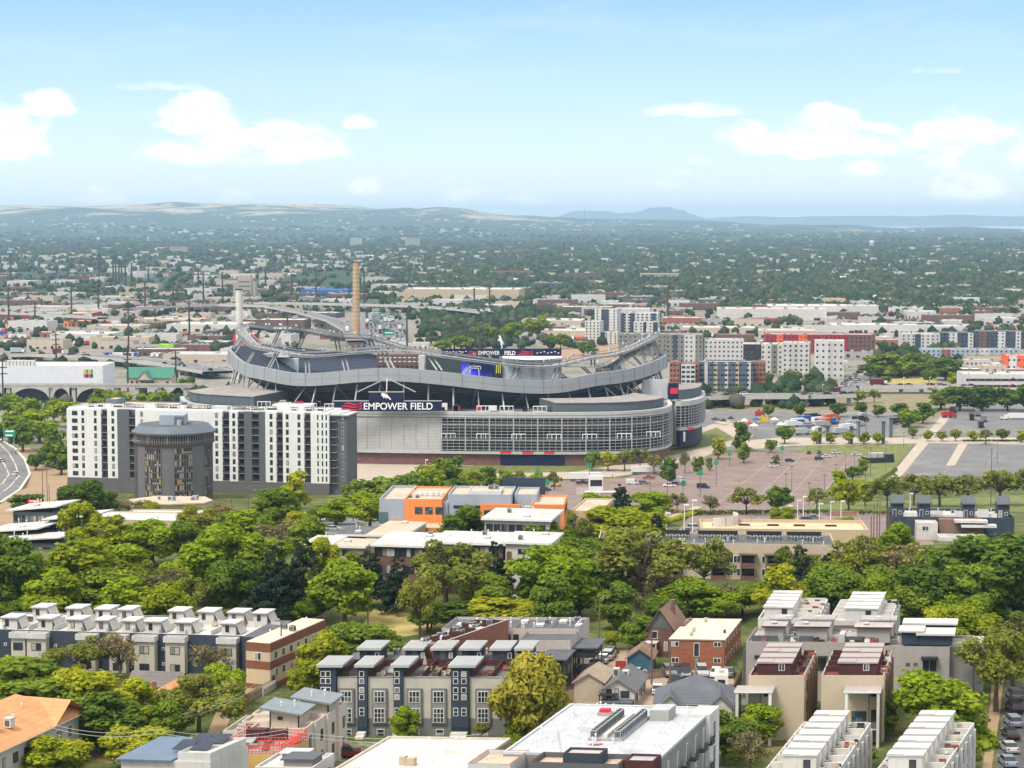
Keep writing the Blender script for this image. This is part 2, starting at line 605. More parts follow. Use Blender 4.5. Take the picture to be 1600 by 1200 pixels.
def block(parent, x0, x1, y0, y1, z0, z1, wall, roof, par=.6, cap=None, name='wall', t=.25, rname='roof'):
    """a storey block: walls with a parapet, and a roof sheet inside the parapet"""
    m = MB()
    m.box(x0, x1, y0, y1, z0, z1, wall)
    if par:
        parapet(m, x0, x1, y0, y1, z1, par, t, wall, cap)
    a = obj(name, m, parent)
    m = MB()
    m.box(x0 + t + .01, x1 - t - .01, y0 + t + .01, y1 - t - .01, z1 + .01, z1 + .06, roof) if par else m.box(x0 - .15, x1 + .15, y0 - .15, y1 + .15, z1 + .004, z1 + .25, cap or wall, roof)
    obj(rname, m, parent)
    return a


def ac_mesh(k=0):
    kk = ('ac', k)
    if kk not in MCACHE:
        m = MB()
        if k == 0:
            m.box(-.45, .45, -.45, .45, .1, .95, ACU)
            m.cyl(0, 0, .951, 1.0, .36, .36, 10, DARK)
            for q in (-1, 1): m.box(q * .452 - .01, q * .452 + .01, -.38, .38, .18, .85, SLATE)
            m.box(-.38, .38, -.462, -.45, .18, .85, SLATE)
            m.box(-.4, .4, -.4, .4, 0, .1, CONC)
        elif k == 1:
            m.box(-1.3, 1.3, -.8, .8, .25, 1.5, ACU)
            m.box(-1.2, -.2, -.82, -.8, .4, 1.35, SLATE)
            m.box(.6, 1.25, -.86, -.8, .5, 1.2, SLATE)
            m.cyl(.6, 0, 1.5, 1.62, .5, .5, 12, DARK)
            m.box(-1.35, 1.35, -.7, .7, 0, .25, CONC)
        elif k == 2:
            m.cyl(0, 0, 0, .75, .09, .09, 6, STEELW)
            m.cyl(0, 0, .75, .95, .17, .14, 6, STEELW)
        else:
            m.box(-.7, .7, -.7, .7, 0, .35, CONC)
            m.box(-.62, .62, -.62, .62, .35, .48, LAMPW)
        MCACHE[kk] = m.mesh(('air_conditioner', 'rooftop_unit', 'vent_pipe', 'skylight')[k])
    return MCACHE[kk]


def roofbits(parent, x0, x1, y0, y1, z, nac=0, nrtu=0, nv=0, nsk=0, seed=1):
    r = random.Random(seed)
    for k, n in ((0, nac), (1, nrtu), (2, nv), (3, nsk)):
        for _ in range(n):
            o = obj(('air_conditioner', 'rooftop_unit', 'vent_pipe', 'skylight')[k], ac_mesh(k), parent, (r.uniform(x0, x1), r.uniform(y0, y1), z), r.choice((0, math.pi / 2)))


PSI = R(11)


def place(px, D):
    """ground point of a front left corner seen at photo column px, depth D"""
    x = X(px, D, 1000 if D < 400 else 700)
    return (x, D, h(x, D))


def bld(name, label, cat, px, D, rz=None, z=None, group=None, sk=0.):
    p = place(px, D)
    if z is not None: p = (p[0], p[1], z)
    o = thing(name, label, cat, p, -PSI if rz is None else rz, group)
    if sk:
        m = Matrix.Identity(4)
        m[0][1] = sk
        SKEW[o.name] = m
    return o

# ------------------------------------------------------------------ ground and far hills
def ground_material():
    m = bpy.data.materials.new('ground')
    m.use_nodes = True
    N = NT(m.node_tree)
    pos = N.n('ShaderNodeNewGeometry').outputs['Position']
    s = N.n('ShaderNodeSeparateXYZ')
    N.set(s.inputs[0], pos)
    y = s.outputs[1]
    n1, n2, n3 = N.noise(pos, .02, 6, .65), N.noise(pos, .12, 5, .6), N.noise(pos, 1.2, 4, .6)
    nm = N.math('ADD', N.math('MULTIPLY', n2, .6), N.math('MULTIPLY', n3, .4))
    near = N.ramp(nm, (.3, (.035, .05, .018)), (.48, (.075, .10, .03)), (.58, (.16, .15, .06)), (.72, (.30, .22, .12)))
    mid = N.ramp(N.noise(pos, .013, 7, .7, .3), (.32, (.12, .115, .11)), (.42, (.24, .21, .18)), (.48, (.13, .13, .125)), (.53, (.26, .22, .18)), (.57, (.08, .10, .045)), (.63, (.11, .12, .06)), (.7, (.2, .18, .15)))
    mid = N.mix(.35, mid, N.ramp(n3, (.3, (.12, .11, .1)), (.7, (.5, .46, .42))))
    far = N.ramp(N.noise(pos, .004, 8, .75), (.36, (.03, .055, .03)), (.55, (.042, .07, .038)), (.66, (.07, .085, .055)), (.76, (.16, .15, .12)))
    hn = N.math('ADD', N.math('MULTIPLY', N.noise(pos, .0008, 7, .65, .6), .75), N.math('MULTIPLY', N.noise(pos, .003, 4, .6), .25))
    hz = N.math('ADD', hn, N.mr(s.outputs[2], 60, 300, -.13, .012))
    hl = N.ramp(hz, (.40, (.04, .065, .045)), (.48, (.075, .095, .06)), (.52, (.33, .27, .17)), (.58, (.48, .39, .26)))
    yn = N.math('ADD', y, N.math('MULTIPLY', N.math('SUBTRACT', n1, .5), 500))
    c = N.mix(N.mr(yn, 900, 1150), near, mid)
    c = N.mix(N.mr(yn, 2500, 3200), c, far)
    c = N.mix(N.mr(N.math('ADD', y, N.math('MULTIPLY', N.math('SUBTRACT', N.noise(pos, .0009, 6, .7), .5), 16000)), 14500, 18500), c, hl)
    p = N.n('ShaderNodeBsdfPrincipled')
    N.set(p.inputs['Base Color'], c)
    p.inputs['Roughness'].default_value = .95
    p.inputs['Specular IOR Level'].default_value = .1
    o = N.n('ShaderNodeOutputMaterial')
    m.node_tree.links.new(p.outputs[0], o.inputs[0])
    return m


def terrain():
    ys = [60, 110, 160, 210, 260, 300, 340, 380, 420, 460, 517, 575, 640, 710, 780, 815, 850, 885, 920, 1000, 1100, 1250, 1450, 1700, 2000, 2400, 2900, 3500, 4300, 5200, 6200, 7500, 9000]
    y = 9000
    while y < 24000:
        y += 750
        ys.append(y)
    ys += [24060, 25000, 27000, 30000, 34000, 39500]
    nx = 140
    v, f = [], []
    for y in ys:
        for i in range(nx + 1):
            x = (i / nx * 2 - 1) * (.36 * y + 140)
            zz = h(x, y)
            if y > 9000:
                k = min(1, (y - 9000) / 8000)
                zz += k * 16 * (math.sin(x * .0031 + y * .0017) + math.sin(x * .0011 - y * .0026 + 2) * 1.3) * (0 if abs(y - 24000) < 700 else 1)
                if y <= 24000:
                    zz += 5 * math.sin(x * .011 + y) * k
            v.append((x, y, zz))
    for j in range(len(ys) - 1):
        for i in range(nx):
            a = j * (nx + 1) + i
            f.append((a, a + 1, a + nx + 2, a + nx + 1))
    me = bpy.data.meshes.new('ground')
    me.from_pydata(v, [], f)
    me.materials.append(ground_material())
    for p in me.polygons: p.use_smooth = True
    o = obj('ground', me)
    tag(o, kind='structure')


terrain()


def hill(name, prof, D, thick, mt):
    """a far range: silhouette given at one distance, sloping down to both sides"""
    v, f = [], []
    n = len(prof)
    rows = [(-1, 0.), (-.6, .45), (-.25, .85), (0, 1.), (.3, .85), (1, 0.)]
    for k, (t, s) in enumerate(rows):
        for i, (px, py) in enumerate(prof):
            d = D + t * thick
            top = CAMZ + (HOR - py) / FPX * D
            wob = 1 + .12 * math.sin(i * 2.3 + k * 1.7) * (0 if t == 0 else 1)
            v.append(((px - CX) / FPX * D + t * thick * .12 * math.sin(i), d, max(30, 40 + (top - 40) * s * wob)))
    for k in range(len(rows) - 1):
        for i in range(n - 1):
            a = k * n + i
            f.append((a, a + 1, a + n + 1, a + n))
    me = bpy.data.meshes.new(name)
    me.from_pydata(v, [], f)
    me.materials.append(mt)
    tag(obj(name, me), kind='structure')


def subdiv(p, n):
    out = []
    for a, b in zip(p, p[1:]):
        for k in range(n):
            t = k / n
            out.append((a[0] + (b[0] - a[0]) * t, a[1] + (b[1] - a[1]) * t + .5 * math.sin(a[0] + k * 2.1)))
    return out + [p[-1]]


HILLM = mat('far_mountain', (.10, .12, .10), sc=.0006, var=.3)
hill('mountain', subdiv([(845, 352), (875, 339), (895, 330), (913, 329), (928, 331), (945, 329), (960, 333), (978, 333), (1000, 330), (1014, 325), (1030, 324), (1048, 324), (1062, 330), (1080, 337), (1100, 344), (1130, 351)], 3), 44000, 5000, HILLM)
hill('far_mountains', subdiv([(1040, 352), (1095, 342), (1160, 338), (1240, 339), (1320, 337), (1420, 338), (1500, 336), (1580, 338), (1700, 338)], 3), 68000, 4000, HILLM)


def sheet(name, pts, mt, dz=.05, kind='structure', world=False, cut=14.):
    """a flat sheet draped on the ground; pts are photo pixels on the ground"""
    P = [G(*p)[:2] for p in pts] if not world else pts
    bm = bmesh.new()
    vs = [bm.verts.new((x, y, 0)) for x, y in P]
    bm.faces.new(vs)
    y0, y1 = min(p[1] for p in P), max(p[1] for p in P)
    for k, _ in HK + [(517, 0), (640, 0), (710, 0), (815, 0), (885, 0)]:
        if y0 < k < y1:
            bmesh.ops.bisect_plane(bm, geom=bm.verts[:] + bm.edges[:] + bm.faces[:], plane_co=(0, k, 0), plane_no=(0, 1, 0))
    for v in bm.verts:
        v.co.z = h(v.co.x, v.co.y) + dz
    bmesh.ops.recalc_face_normals(bm, faces=bm.faces[:])
    if sum(f.normal.z for f in bm.faces) < 0:
        bmesh.ops.reverse_faces(bm, faces=bm.faces[:])
    me = bpy.data.meshes.new(name)
    bm.to_mesh(me)
    bm.free()
    me.materials.append(mt)
    return tag(obj(name, me), kind=kind)


def strip(name, pts, wid, mt, dz=.06, z=None, world=False, thick=0., kind='structure'):
    """a road-like band along a line of ground pixels; z lifts it to a fixed height or list of heights"""
    P = [Vector(G(*p)[:2]) for p in pts] if not world else [Vector(p[:2]) for p in pts]
    v, f = [], []
    for i, p in enumerate(P):
        d = (P[min(i + 1, len(P) - 1)] - P[max(i - 1, 0)]).normalized()
        nn = Vector((-d.y, d.x)) * wid / 2
        for q in (p + nn, p - nn):
            zz = h(q.x, q.y) + dz if z is None else (z[i] if isinstance(z, (list, tuple)) else z)
            v.append((q.x, q.y, zz))
    for i in range(len(P) - 1):
        f.append((2 * i, 2 * i + 1, 2 * i + 3, 2 * i + 2))
    n = len(v)
    if thick:
        v += [(x, y, zz - thick) for x, y, zz in v]
        for i in range(len(P) - 1):
            f += [(2 * i + n, 2 * i + 2 + n, 2 * i + 3 + n, 2 * i + 1 + n), (2 * i, 2 * i + 2, 2 * i + 2 + n, 2 * i + n), (2 * i + 1, 2 * i + 1 + n, 2 * i + 3 + n, 2 * i + 3)]
    me = bpy.data.meshes.new(name)
    me.from_pydata(v, [], f)
    me.materials.append(mt)
    o = obj(name, me)
    if kind: tag(o, kind=kind)
    return o


ASPH = mat('asphalt', (.09, .088, .09), kind='patch', sc=.12, var=.2, c2=(.15, .145, .14))
ASPHB = mat('brown_asphalt', (.225, .165, .145), kind='patch', sc=.12, var=.22, c2=(.29, .22, .195))
ASPHG = mat('grey_asphalt', (.17, .165, .17), kind='patch', sc=.07, var=.18, c2=(.26, .245, .24))
PAVE = mat('pale_paving', (.42, .355, .29), kind='patch', sc=.2, var=.1, c2=(.48, .41, .34))
GRASS = mat('short_grass', (.10, .135, .03), kind='two', c2=(.20, .20, .06), sc=.12)
DRYG = mat('dry_grass', (.44, .33, .13), kind='two', c2=(.26, .24, .07), sc=.1)
DIRT = mat('bare_dirt', (.34, .23, .14), kind='two', c2=(.3, .22, .13), sc=.08)
PAINTW = mat('road_paint', (.55, .52, .48), var=.3)
SCRUB = mat('scrub_slope', (.17, .155, .09), kind='two', c2=(.26, .21, .13), sc=.1)

# stadium plaza, lawns and car parks
sheet('plaza', [(545, 752), (800, 752), (960, 745), (1080, 722), (1160, 690), (1200, 668), (1040, 640), (700, 640), (400, 660), (400, 752)], PAVE, .05)
sheet('lawn', [(660, 742), (900, 737), (1050, 712), (1150, 686), (1120, 668), (1060, 690), (1000, 716), (880, 727), (660, 728)], GRASS, .11)
sheet('parking_lot', [(760, 800), (745, 770), (845, 752), (975, 747), (1060, 722), (1150, 706), (1360, 708), (1300, 755), (1260, 800), (1100, 806), (900, 812)], ASPHB, .08)
sheet('parking_lot', [(1385, 745), (1440, 690), (1700, 690), (1750, 745)], ASPHG, .08)
sheet('parking_lot', [(1200, 690), (1150, 668), (1210, 648), (1415, 648), (1385, 690)], ASPHG, .08)
sheet('parking_lot', [(1460, 682), (1490, 650), (1502, 630), (1700, 633), (1720, 682)], ASPHG, .08)
sheet('parking_lot', [(1050, 835), (1085, 800), (1440, 800), (1460, 852), (1150, 862)], ASPHB, .08)
sheet('footpath', [(1150, 690), (1220, 684), (1720, 684), (1720, 696), (1450, 693), (1240, 697), (1180, 702)], PAVE, .13)
sheet('footpath', [(1380, 752), (1432, 694), (1470, 652), (1482, 640), (1492, 640), (1478, 660), (1450, 694), (1398, 752)], PAVE, .15)
sheet('footpath', [(1478, 728), (1498, 694), (1512, 694), (1492, 728)], PAVE, .16)
sheet('lawn', [(1245, 707), (1260, 697), (1428, 695), (1385, 744), (1370, 765), (1320, 800), (1290, 800), (1330, 760), (1372, 712)], GRASS, .1)
sheet('embankment', [(1280, 640), (1285, 622), (1330, 612), (1500, 615), (1480, 640), (1440, 668), (1415, 668), (1418, 646)], SCRUB, .1)
sheet('lawn', [(1260, 800), (1270, 788), (1700, 770), (1720, 800)], GRASS, .04)
sheet('footpath', [(560, 800), (610, 755), (625, 755), (590, 800)], PAVE, .12)
sheet('lawn', [(553, 765), (610, 752), (595, 790), (555, 800)], GRASS, .1)
sheet('lawn', [(640, 770), (720, 745), (860, 750), (760, 775), (650, 800)], GRASS, .09)
# the motorway slip road at the foot of the left-hand edge, and its bare bank
sheet('motorway', [(-60, 700), (0, 688), (22, 702), (38, 720), (46, 742), (30, 765), (0, 785), (-60, 800)], ASPHG, .1)
strip('lane_marking', [(0, 694), (14, 708), (24, 726), (30, 744), (14, 762), (0, 772)], .6, PAINTW, .16)
strip('lane_marking', [(0, 716), (8, 728), (14, 742), (4, 756), (-10, 762)], .6, PAINTW, .16)
strip('kerb', [(0, 687), (23, 701), (39, 719), (47, 742), (31, 766), (0, 787)], 1.0, CONCW, .5, thick=.6)
sheet('bare_bank', [(22, 700), (45, 700), (106, 730), (110, 790), (60, 830), (-60, 850), (-60, 800), (0, 788), (32, 766), (49, 742), (40, 718)], DIRT, .06)
# paint in the car parks
for k in range(4):
    a, b = G(1105 + k * 54, 800), G(1215 + k * 38, 712)
    strip('lane_marking', [a[:2], b[:2]], .11, PAINTW, .13, world=True)
for k in range(4):
    a, b = G(1412 + k * 62, 741), G(1456 + k * 52, 698)
    strip('lane_marking', [a[:2], b[:2]], .1, PAINTW, .13, world=True)
for k in range(6):
    a, b = G(1120 + k * 55, 848), G(1135 + k * 52, 808)
    strip('lane_marking', [a[:2], b[:2]], .1, PAINTW, .13, world=True)
strip('footpath', [(985, 838), (1010, 822), (1052, 808), (1092, 792)], 3, PAVE, .14)
# streets among the near houses
sheet('street', [(1545, 1290), (1556, 1180), (1566, 1120), (1570, 1070), (1640, 1070), (1660, 1290)], ASPH, .08)
sheet('verge', [(1522, 1290), (1538, 1180), (1545, 1120), (1550, 1060), (1568, 1060), (1562, 1120), (1552, 1180), (1541, 1290)], DIRT, .06)
sheet('back_yard', [(858, 1110), (870, 1040), (930, 1015), (985, 1015), (1000, 1045), (1145, 1050), (1150, 1090), (1145, 1130), (900, 1140)], mat('yard_gravel', (.36, .27, .2), kind='patch', sc=.3, c2=(.3, .25, .21)), .06)
sheet('park_lawn', [(560, 985), (585, 950), (660, 945), (680, 960), (668, 990), (600, 1000)], DRYG, .07)
sheet('park_lawn', [(120, 960), (150, 935), (220, 935), (240, 965), (180, 975)], DRYG, .07)
sheet('park_lawn', [(905, 1005), (915, 950), (990, 945), (1000, 1000)], GRASS, .07)
sheet('street', [(470, 850), (480, 815), (590, 808), (600, 842)], ASPHG, .07)
sheet('footpath', [(472, 818), (478, 800), (560, 792), (580, 800)], PAVE, .1)
strip('footpath', [(330, 1165), (352, 1110), (392, 1075), (430, 1050), (470, 1030)], 2.6, DIRT, .09)
sheet('pavement', [(490, 1215), (500, 1160), (800, 1160), (800, 1175), (640, 1215)], mat('patchy_lawn', (.12, .14, .06), kind='two', c2=(.3, .27, .22), sc=.3), .06)  # dull green mixed with paler tan patches

# ------------------------------------------------------------------ the stadium
ST = thing('stadium', 'huge oval sports stadium with wavy grey rim band above a gridded glass facade', 'stadium', (0, 0, 0))
SCX, SCY, SA, SB = -34.5, 1075.0, 118.0, 112.0
PANEL = mat('stadium_panel', (.45, .455, .445), var=.09, sc=.2)
BAND = mat('rim_band', (.29, .305, .32), var=.06, sc=.1, rough=.5)
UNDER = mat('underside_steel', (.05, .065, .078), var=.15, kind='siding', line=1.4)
RIBM = mat('raker_steel', (.13, .16, .18), var=.1, rough=.5)
SEAT = mat('blue_seats', (.028, .04, .075), kind='rows', line=.9, c2=(.085, .10, .13))
SGLASS = mat('curtain_glass', (.012, .016, .032), rough=.15, spec=.5, var=.35, sc=.25)
SFLOOR = mat('inner_floor', (.16, .14, .15), var=.3, sc=.6)
NAVYB = mat('navy_board', (.008, .012, .05), rough=.5, var=.05)
SIGNR = mat('sign_red', (.62, .03, .06), rough=.5, var=.05)
SIGNO = mat('sign_orange', (.72, .16, .03), rough=.5, var=.05)
SIGNW = mat('sign_white', (.9, .9, .9), rough=.5, var=.02)
BASEB = mat('stadium_brick', (.19, .085, .075), kind='brick', line=2)
FASCIA = mat('club_fascia', (.10, .12, .14), kind='board', line=1.8, var=.06)
CLUBR = mat('club_roof', (.30, .275, .265), kind='roof', sc=.3, c2=(.4, .37, .35), var=.2)


def ring(t, r, z, da=0):
    return (SCX + (SA * r + da) * math.cos(t), SCY + (SB * r + da) * math.sin(t), z)


def smooth_tab(tab, t):
    t = (t + 180) % 360 - 180
    for (a, b), (c, d) in zip(tab, tab[1:]):
        if a <= t <= c:
            s = (t - a) / (c - a)
            s = s * s * (3 - 2 * s)
            return b + (d - b) * s
    return tab[-1][1]


BZ = [(-180, 50.2), (-168, 49.4), (-146, 44.2), (-128, 42.2), (-102, 46.2), (-63, 39.4), (-46, 42.2), (-10, 46.2), (0, 46.0), (18, 38), (40, 26.5), (75, 26), (100, 33), (120, 41), (150, 46.5), (180, 50.2)]
TZ = [(-180, 9.6), (-150, 7.8), (-128, 7.8), (-102, 7.6), (-85, 6.6), (-63, 5.9), (-45, 6.8), (-20, 9.2), (0, 10), (30, 7), (75, 6), (120, 8), (155, 9.5), (180, 9.6)]
bz = lambda d: smooth_tab(BZ, d)
tzz = lambda d: bz(d) + smooth_tab(TZ, d)
NS = 180


def loft(rows, mt, closed=True, mb=None):
    """surface through rows of points of equal length"""
    m = mb or MB()
    n = len(rows[0])
    i0 = len(m.v)
    for r in rows: m.v.extend(r)
    a = m.mi(mt)
    for j in range(len(rows) - 1):
        for k in range(n if closed else n - 1):
            l = (k + 1) % n
            m.f.append((i0 + j * n + k, i0 + j * n + l, i0 + (j + 1) * n + l, i0 + (j + 1) * n + k)); m.m.append(a)
    return m


TT = [-180 + 360 * k / NS for k in range(NS)]
BTH = 6.4
obj('rim_band', loft([[ring(R(d), 1, bz(d)) for d in TT], [ring(R(d), 1.004, bz(d) - BTH) for d in TT], [ring(R(d), .985, bz(d) - BTH) for d in TT], [ring(R(d), .985, bz(d)) for d in TT], [ring(R(d), 1, bz(d)) for d in TT]], BAND), ST)
m = MB()
for k in range(72):
    d = -180 + 5 * k
    m.tube(ring(R(d), 1.0, bz(d), .06), ring(R(d), 1.004, bz(d) - BTH, .06), .07, n=3, mt=SLATE)
for a, b in zip(TT, TT[1:] + TT[:1]):
    m.tube(ring(R(a), 1.002, bz(a) - BTH * .5, .04), ring(R(b), 1.002, bz(b) - BTH * .5, .04), .05, n=3, mt=MIDG)
obj('band_joints', m, ST)
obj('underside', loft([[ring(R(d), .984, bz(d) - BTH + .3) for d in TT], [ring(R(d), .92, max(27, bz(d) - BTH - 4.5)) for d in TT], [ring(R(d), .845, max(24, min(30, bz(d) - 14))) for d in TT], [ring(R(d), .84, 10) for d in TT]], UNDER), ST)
obj('seating_bowl', loft([[ring(R(d), .975, bz(d) - .4) for d in TT], [ring(R(d), .82, bz(d) - 13) for d in TT], [ring(R(d), .81, bz(d) - 16) for d in TT], [ring(R(d), .60, 9) for d in TT], [ring(R(d), .44, 1.5) for d in TT]], SEAT), ST)
obj('playing_field', loft([[ring(R(d), .45, 1.6) for d in TT], [ring(R(d), .01, 1.6) for d in TT]], GRASS), ST)
# light gantry carried above the rim: two rails laced together
GRATE = mat('walkway_grating', (.2, .2, .2), kind='two', c2=(.4, .4, .4), sc=.9)
GSTEEL = mat('gantry_steel', (.27, .275, .28), rough=.5, var=.2, metal=.2)
gd = [ -178 + 356 * k / 150 for k in range(151)]
m = MB()
for r, dz, rad in ((.965, 0, .34), (.915, .5, .34), (.965, 2.2, .3), (.915, 2.5, .25)):
    for a, b in zip(gd, gd[1:]):
        m.tube(ring(R(a), r, tzz(a) + dz), ring(R(b), r, tzz(b) + dz), rad, n=4, mt=GSTEEL)
for k, a in enumerate(gd):
    m.tube(ring(R(a), .965, tzz(a)), ring(R(a), .915, tzz(a) + .5), .2, n=3, mt=GSTEEL)
    m.tube(ring(R(a), .965, tzz(a)), ring(R(a), .965, tzz(a) + 2.2), .16, n=3, mt=GSTEEL)
    if k: m.tube(ring(R(gd[k - 1]), .915, tzz(gd[k - 1]) + .5), ring(R(a), .965, tzz(a) + 2.2), .13, n=3, mt=GSTEEL)
GT = obj('light_gantry', m, ST)
m = MB()
for a, b in zip(gd, gd[1:]):
    q = [ring(R(a), .962, tzz(a) + .55), ring(R(b), .962, tzz(b) + .55), ring(R(b), .918, tzz(b) + .8), ring(R(a), .918, tzz(a) + .8)]
    m.slab(q, .15, GRATE)
obj('walkway', m, GT)
lm = MB()
lm.box(-.55, .55, -.3, .3, 0, .9, STEELW)
lm.box(-.45, .45, -.34, -.31, .1, .8, SLATE)
lmm = lm.mesh('floodlight')
for k in range(96):
    d = -170 + 340 * k / 96
    if k % 6 == 5: continue
    p = ring(R(d), .915 if k % 2 else .965, tzz(d) + 3.0)
    obj('floodlight', lmm, GT, p, R(d) + math.pi / 2)
# paired struts between the rim and the gantry, props under the rim
for k in range(31):
    d = -175 + 350 * k / 30
    m = MB()
    for off in (-.6, .6):
        e = d + off
        m.tube(ring(R(e + (3 if d < -90 else -3) * (1 if abs(d) < 140 else 0)), .98, bz(d) - .3), ring(R(e), .93, tzz(d) + .3), .5, n=4, mt=GSTEEL)
    if k % 3 == 0:
        m.tube(ring(R(d + 4), .975, bz(d) - .3), ring(R(d - 2), .93, tzz(d)), .26, n=4, mt=GSTEEL)
    obj('strut', m, ST)
    m = MB()
    m.tube(ring(R(d), .99, bz(d) - BTH), ring(R(d), .85, max(25, bz(d) - 17)), .8, n=4, mt=RIBM)
    obj('raker_beam', m, ST)
for k in range(30):
    d = -172 + 176 * k / 29
    m = MB()
    lean = (-2.5, 2.5, 0)[k % 3] if k > 25 or k < 9 else 0
    m.tube(ring(R(d + lean), .965, bz(d) - BTH - 1), ring(R(d), .99, 25.9, 1.0), .36 if k % 2 else .46, n=6, mt=MIDG if k % 2 else STEEL)
    obj('prop', m, ST)
for k in range(22):
    d = -40 + 2.1 * k if k < 14 else -176 + 4.2 * (k - 14)
    m = MB()
    m.tube(ring(R(d + (5 if k % 2 else -4)), .95, bz(d) - BTH - 1.5), ring(R(d), .985, 27 if k < 14 else 26, 1.0), .34, n=5, mt=STEEL)
    obj('diagonal_prop', m, ST)
# ribs seen on the underside between the rakers
m = MB()
for j in range(5):
    for k in range(90):
        d = -176 + 184 * k / 89
        s = .15 + .17 * j
        e = d + 2.0
        f = lambda q: ring(R(q), .985 - .14 * s, (bz(q) - BTH) * (1 - s) + max(24, min(30, bz(q) - 14)) * s - .7)
        m.tube(f(d), f(e), .22, n=3, mt=RIBM)
obj('purlins', m, ST)

# lower facade: outline in (photo column, depth)
OUT = [(283, 1040), (284, 1026), (289, 1010), (300, 1000), (318, 993), (350, 985), (400, 976), (470, 966), (580, 958), (690, 954), (800, 951), (900, 950), (965, 953), (1005, 960), (1030, 969), (1044, 980), (1050, 995), (1047, 1010)]
OUTP = []
for (a, b), (c, d) in zip(OUT, OUT[1:]):
    for k in range(6):
        t = k / 6
        OUTP.append((a + (c - a) * t, b + (d - b) * t))
OUTP.append(OUT[-1])
FO = [(X(p, D), D) for p, D in OUTP]
for _ in range(4):
    FO = [FO[0]] + [((a[0] + 2 * b[0] + c[0]) / 4, (a[1] + 2 * b[1] + c[1]) / 4) for a, b, c in zip(FO, FO[1:], FO[2:])] + [FO[-1]]
LOBE = [(1056, 1016), (1062, 1014), (1075, 1018), (1090, 1028), (1098, 1042), (1101, 1060), (1098, 1085)]
LO = [(X(p, D), D) for p, D in LOBE]
LO2 = []
for a, b in zip(LO, LO[1:]):
    for k in range(6):
        LO2.append((a[0] + (b[0] - a[0]) * k / 6, a[1] + (b[1] - a[1]) * k / 6))
LO = LO2
for _ in range(3):
    LO = [LO[0]] + [((a[0] + 2 * b[0] + c[0]) / 4, (a[1] + 2 * b[1] + c[1]) / 4) for a, b, c in zip(LO, LO[1:], LO[2:])] + [LO[-1]]


def nrm(P):
    out = []
    for i in range(len(P)):
        a, b = P[max(0, i - 1)], P[min(len(P) - 1, i + 1)]
        d = Vector((b[0] - a[0], b[1] - a[1])).normalized()
        out.append((d.y, -d.x))
    return out


def offs(P, o, z):
    return [(x + n[0] * o, y + n[1] * o, z) for (x, y), n in zip(P, nrm(P))]


def ribbon(P, o0, o1, z0, z1, mt, m=None):
    """a solid strip following the outline, from offset o0 (inside) to o1 (outside)"""
    return loft([offs(P, o0, z0), offs(P, o1, z0), offs(P, o1, z1), offs(P, o0, z1), offs(P, o0, z0)], mt, closed=False, mb=m)


def colx(p):
    return p[0] / p[1] * FPX + CX


iW = min(range(len(FO)), key=lambda i: abs(colx(FO[i]) - 690))
PW, PG_ = FO[:iW + 1], FO[iW:]
obj('base_wall', ribbon(FO, -3, -1.2, -.5, 5.7, BASEB), ST)
obj('base_band', ribbon(FO, -2, .35, 5.7, 7.0, PANEL), ST)
obj('panel_wall', ribbon(PW, -2, 0, 7.0, 23.2, PANEL), ST)
obj('curtain_wall', ribbon(PG_, -2, 0, 7.0, 23.2, SGLASS), ST)
pa = obj('parapet', ribbon(FO, -2, .3, 23.2, 26.0, PANEL), ST)
obj('parapet_rail', ribbon(FO, .31, .42, 24.5, 24.62, SLATE, ribbon(FO, .31, .42, 23.15, 23.3, SLATE)), pa)
m = MB()
for k in range(11):
    z = 7.7 + 15.1 * k / 10
    ribbon(PG_, .02, .5, z - (.09 if k not in (3, 8) else .2), z + (.09 if k not in (3, 8) else .2), STEEL, m)
obj('horizontal_louvres', m, ST)


def stations(P, step):
    out, acc = [], 0
    nn = nrm(P)
    for i in range(len(P) - 1):
        a, b = Vector(P[i]), Vector(P[i + 1])
        L = (b - a).length
        while acc < L:
            q = a + (b - a) * (acc / L)
            out.append((q.x, q.y, nn[i]))
            acc += step
        acc -= L
    return out


m = MB()
for k, (x, y, n) in enumerate(stations(PG_, 2.9)):
    w_ = .3 if k % 4 == 0 else .08
    m.box(x - w_ + n[0] * .3, x + w_ + n[0] * .3, y - .25 + n[1] * .3, y + .25 + n[1] * .3, 7.0, 23.2, STEEL)
obj('vertical_mullions', m, ST)
m = MB()
for k, (x, y, n) in enumerate(stations(PW, 3.0)):
    if k % 2 == 0: m.box(x - .13, x + .13, y - .06 + n[1] * .05, y + .06 + n[1] * .05, 7.0, 23.2, MIDG)
for z in [8 + 1.5 * k for k in range(11)]:
    ribbon(PW, .0, .06, z - .05, z + .05, MIDG, m)
obj('panel_joints', m, ST)
# floors and white railings seen behind the glass
m = MB()
ribbon(PG_[: len(PG_) * 2 // 3], .03, .1, 18.9, 20.6, SFLOOR, m)
ribbon(PG_[: len(PG_) * 2 // 3], .03, .1, 12.4, 13.2, SFLOOR, m)
obj('floor_edges', m, ST)
for k, (x, y, n) in enumerate(stations(PG_[: len(PG_) // 2 + 4], 17)):
    m = MB()
    for q in range(4):
        m.box(x + q * 2.2 - .16, x + q * 2.2 + .16, y - .72, y - .55, 13.0, 15.6, STEELW)
    m.box(x - .16, x + 6.76, y - .74, y - .57, 15.3, 15.7, STEELW)
    obj('white_railing', m, ST)
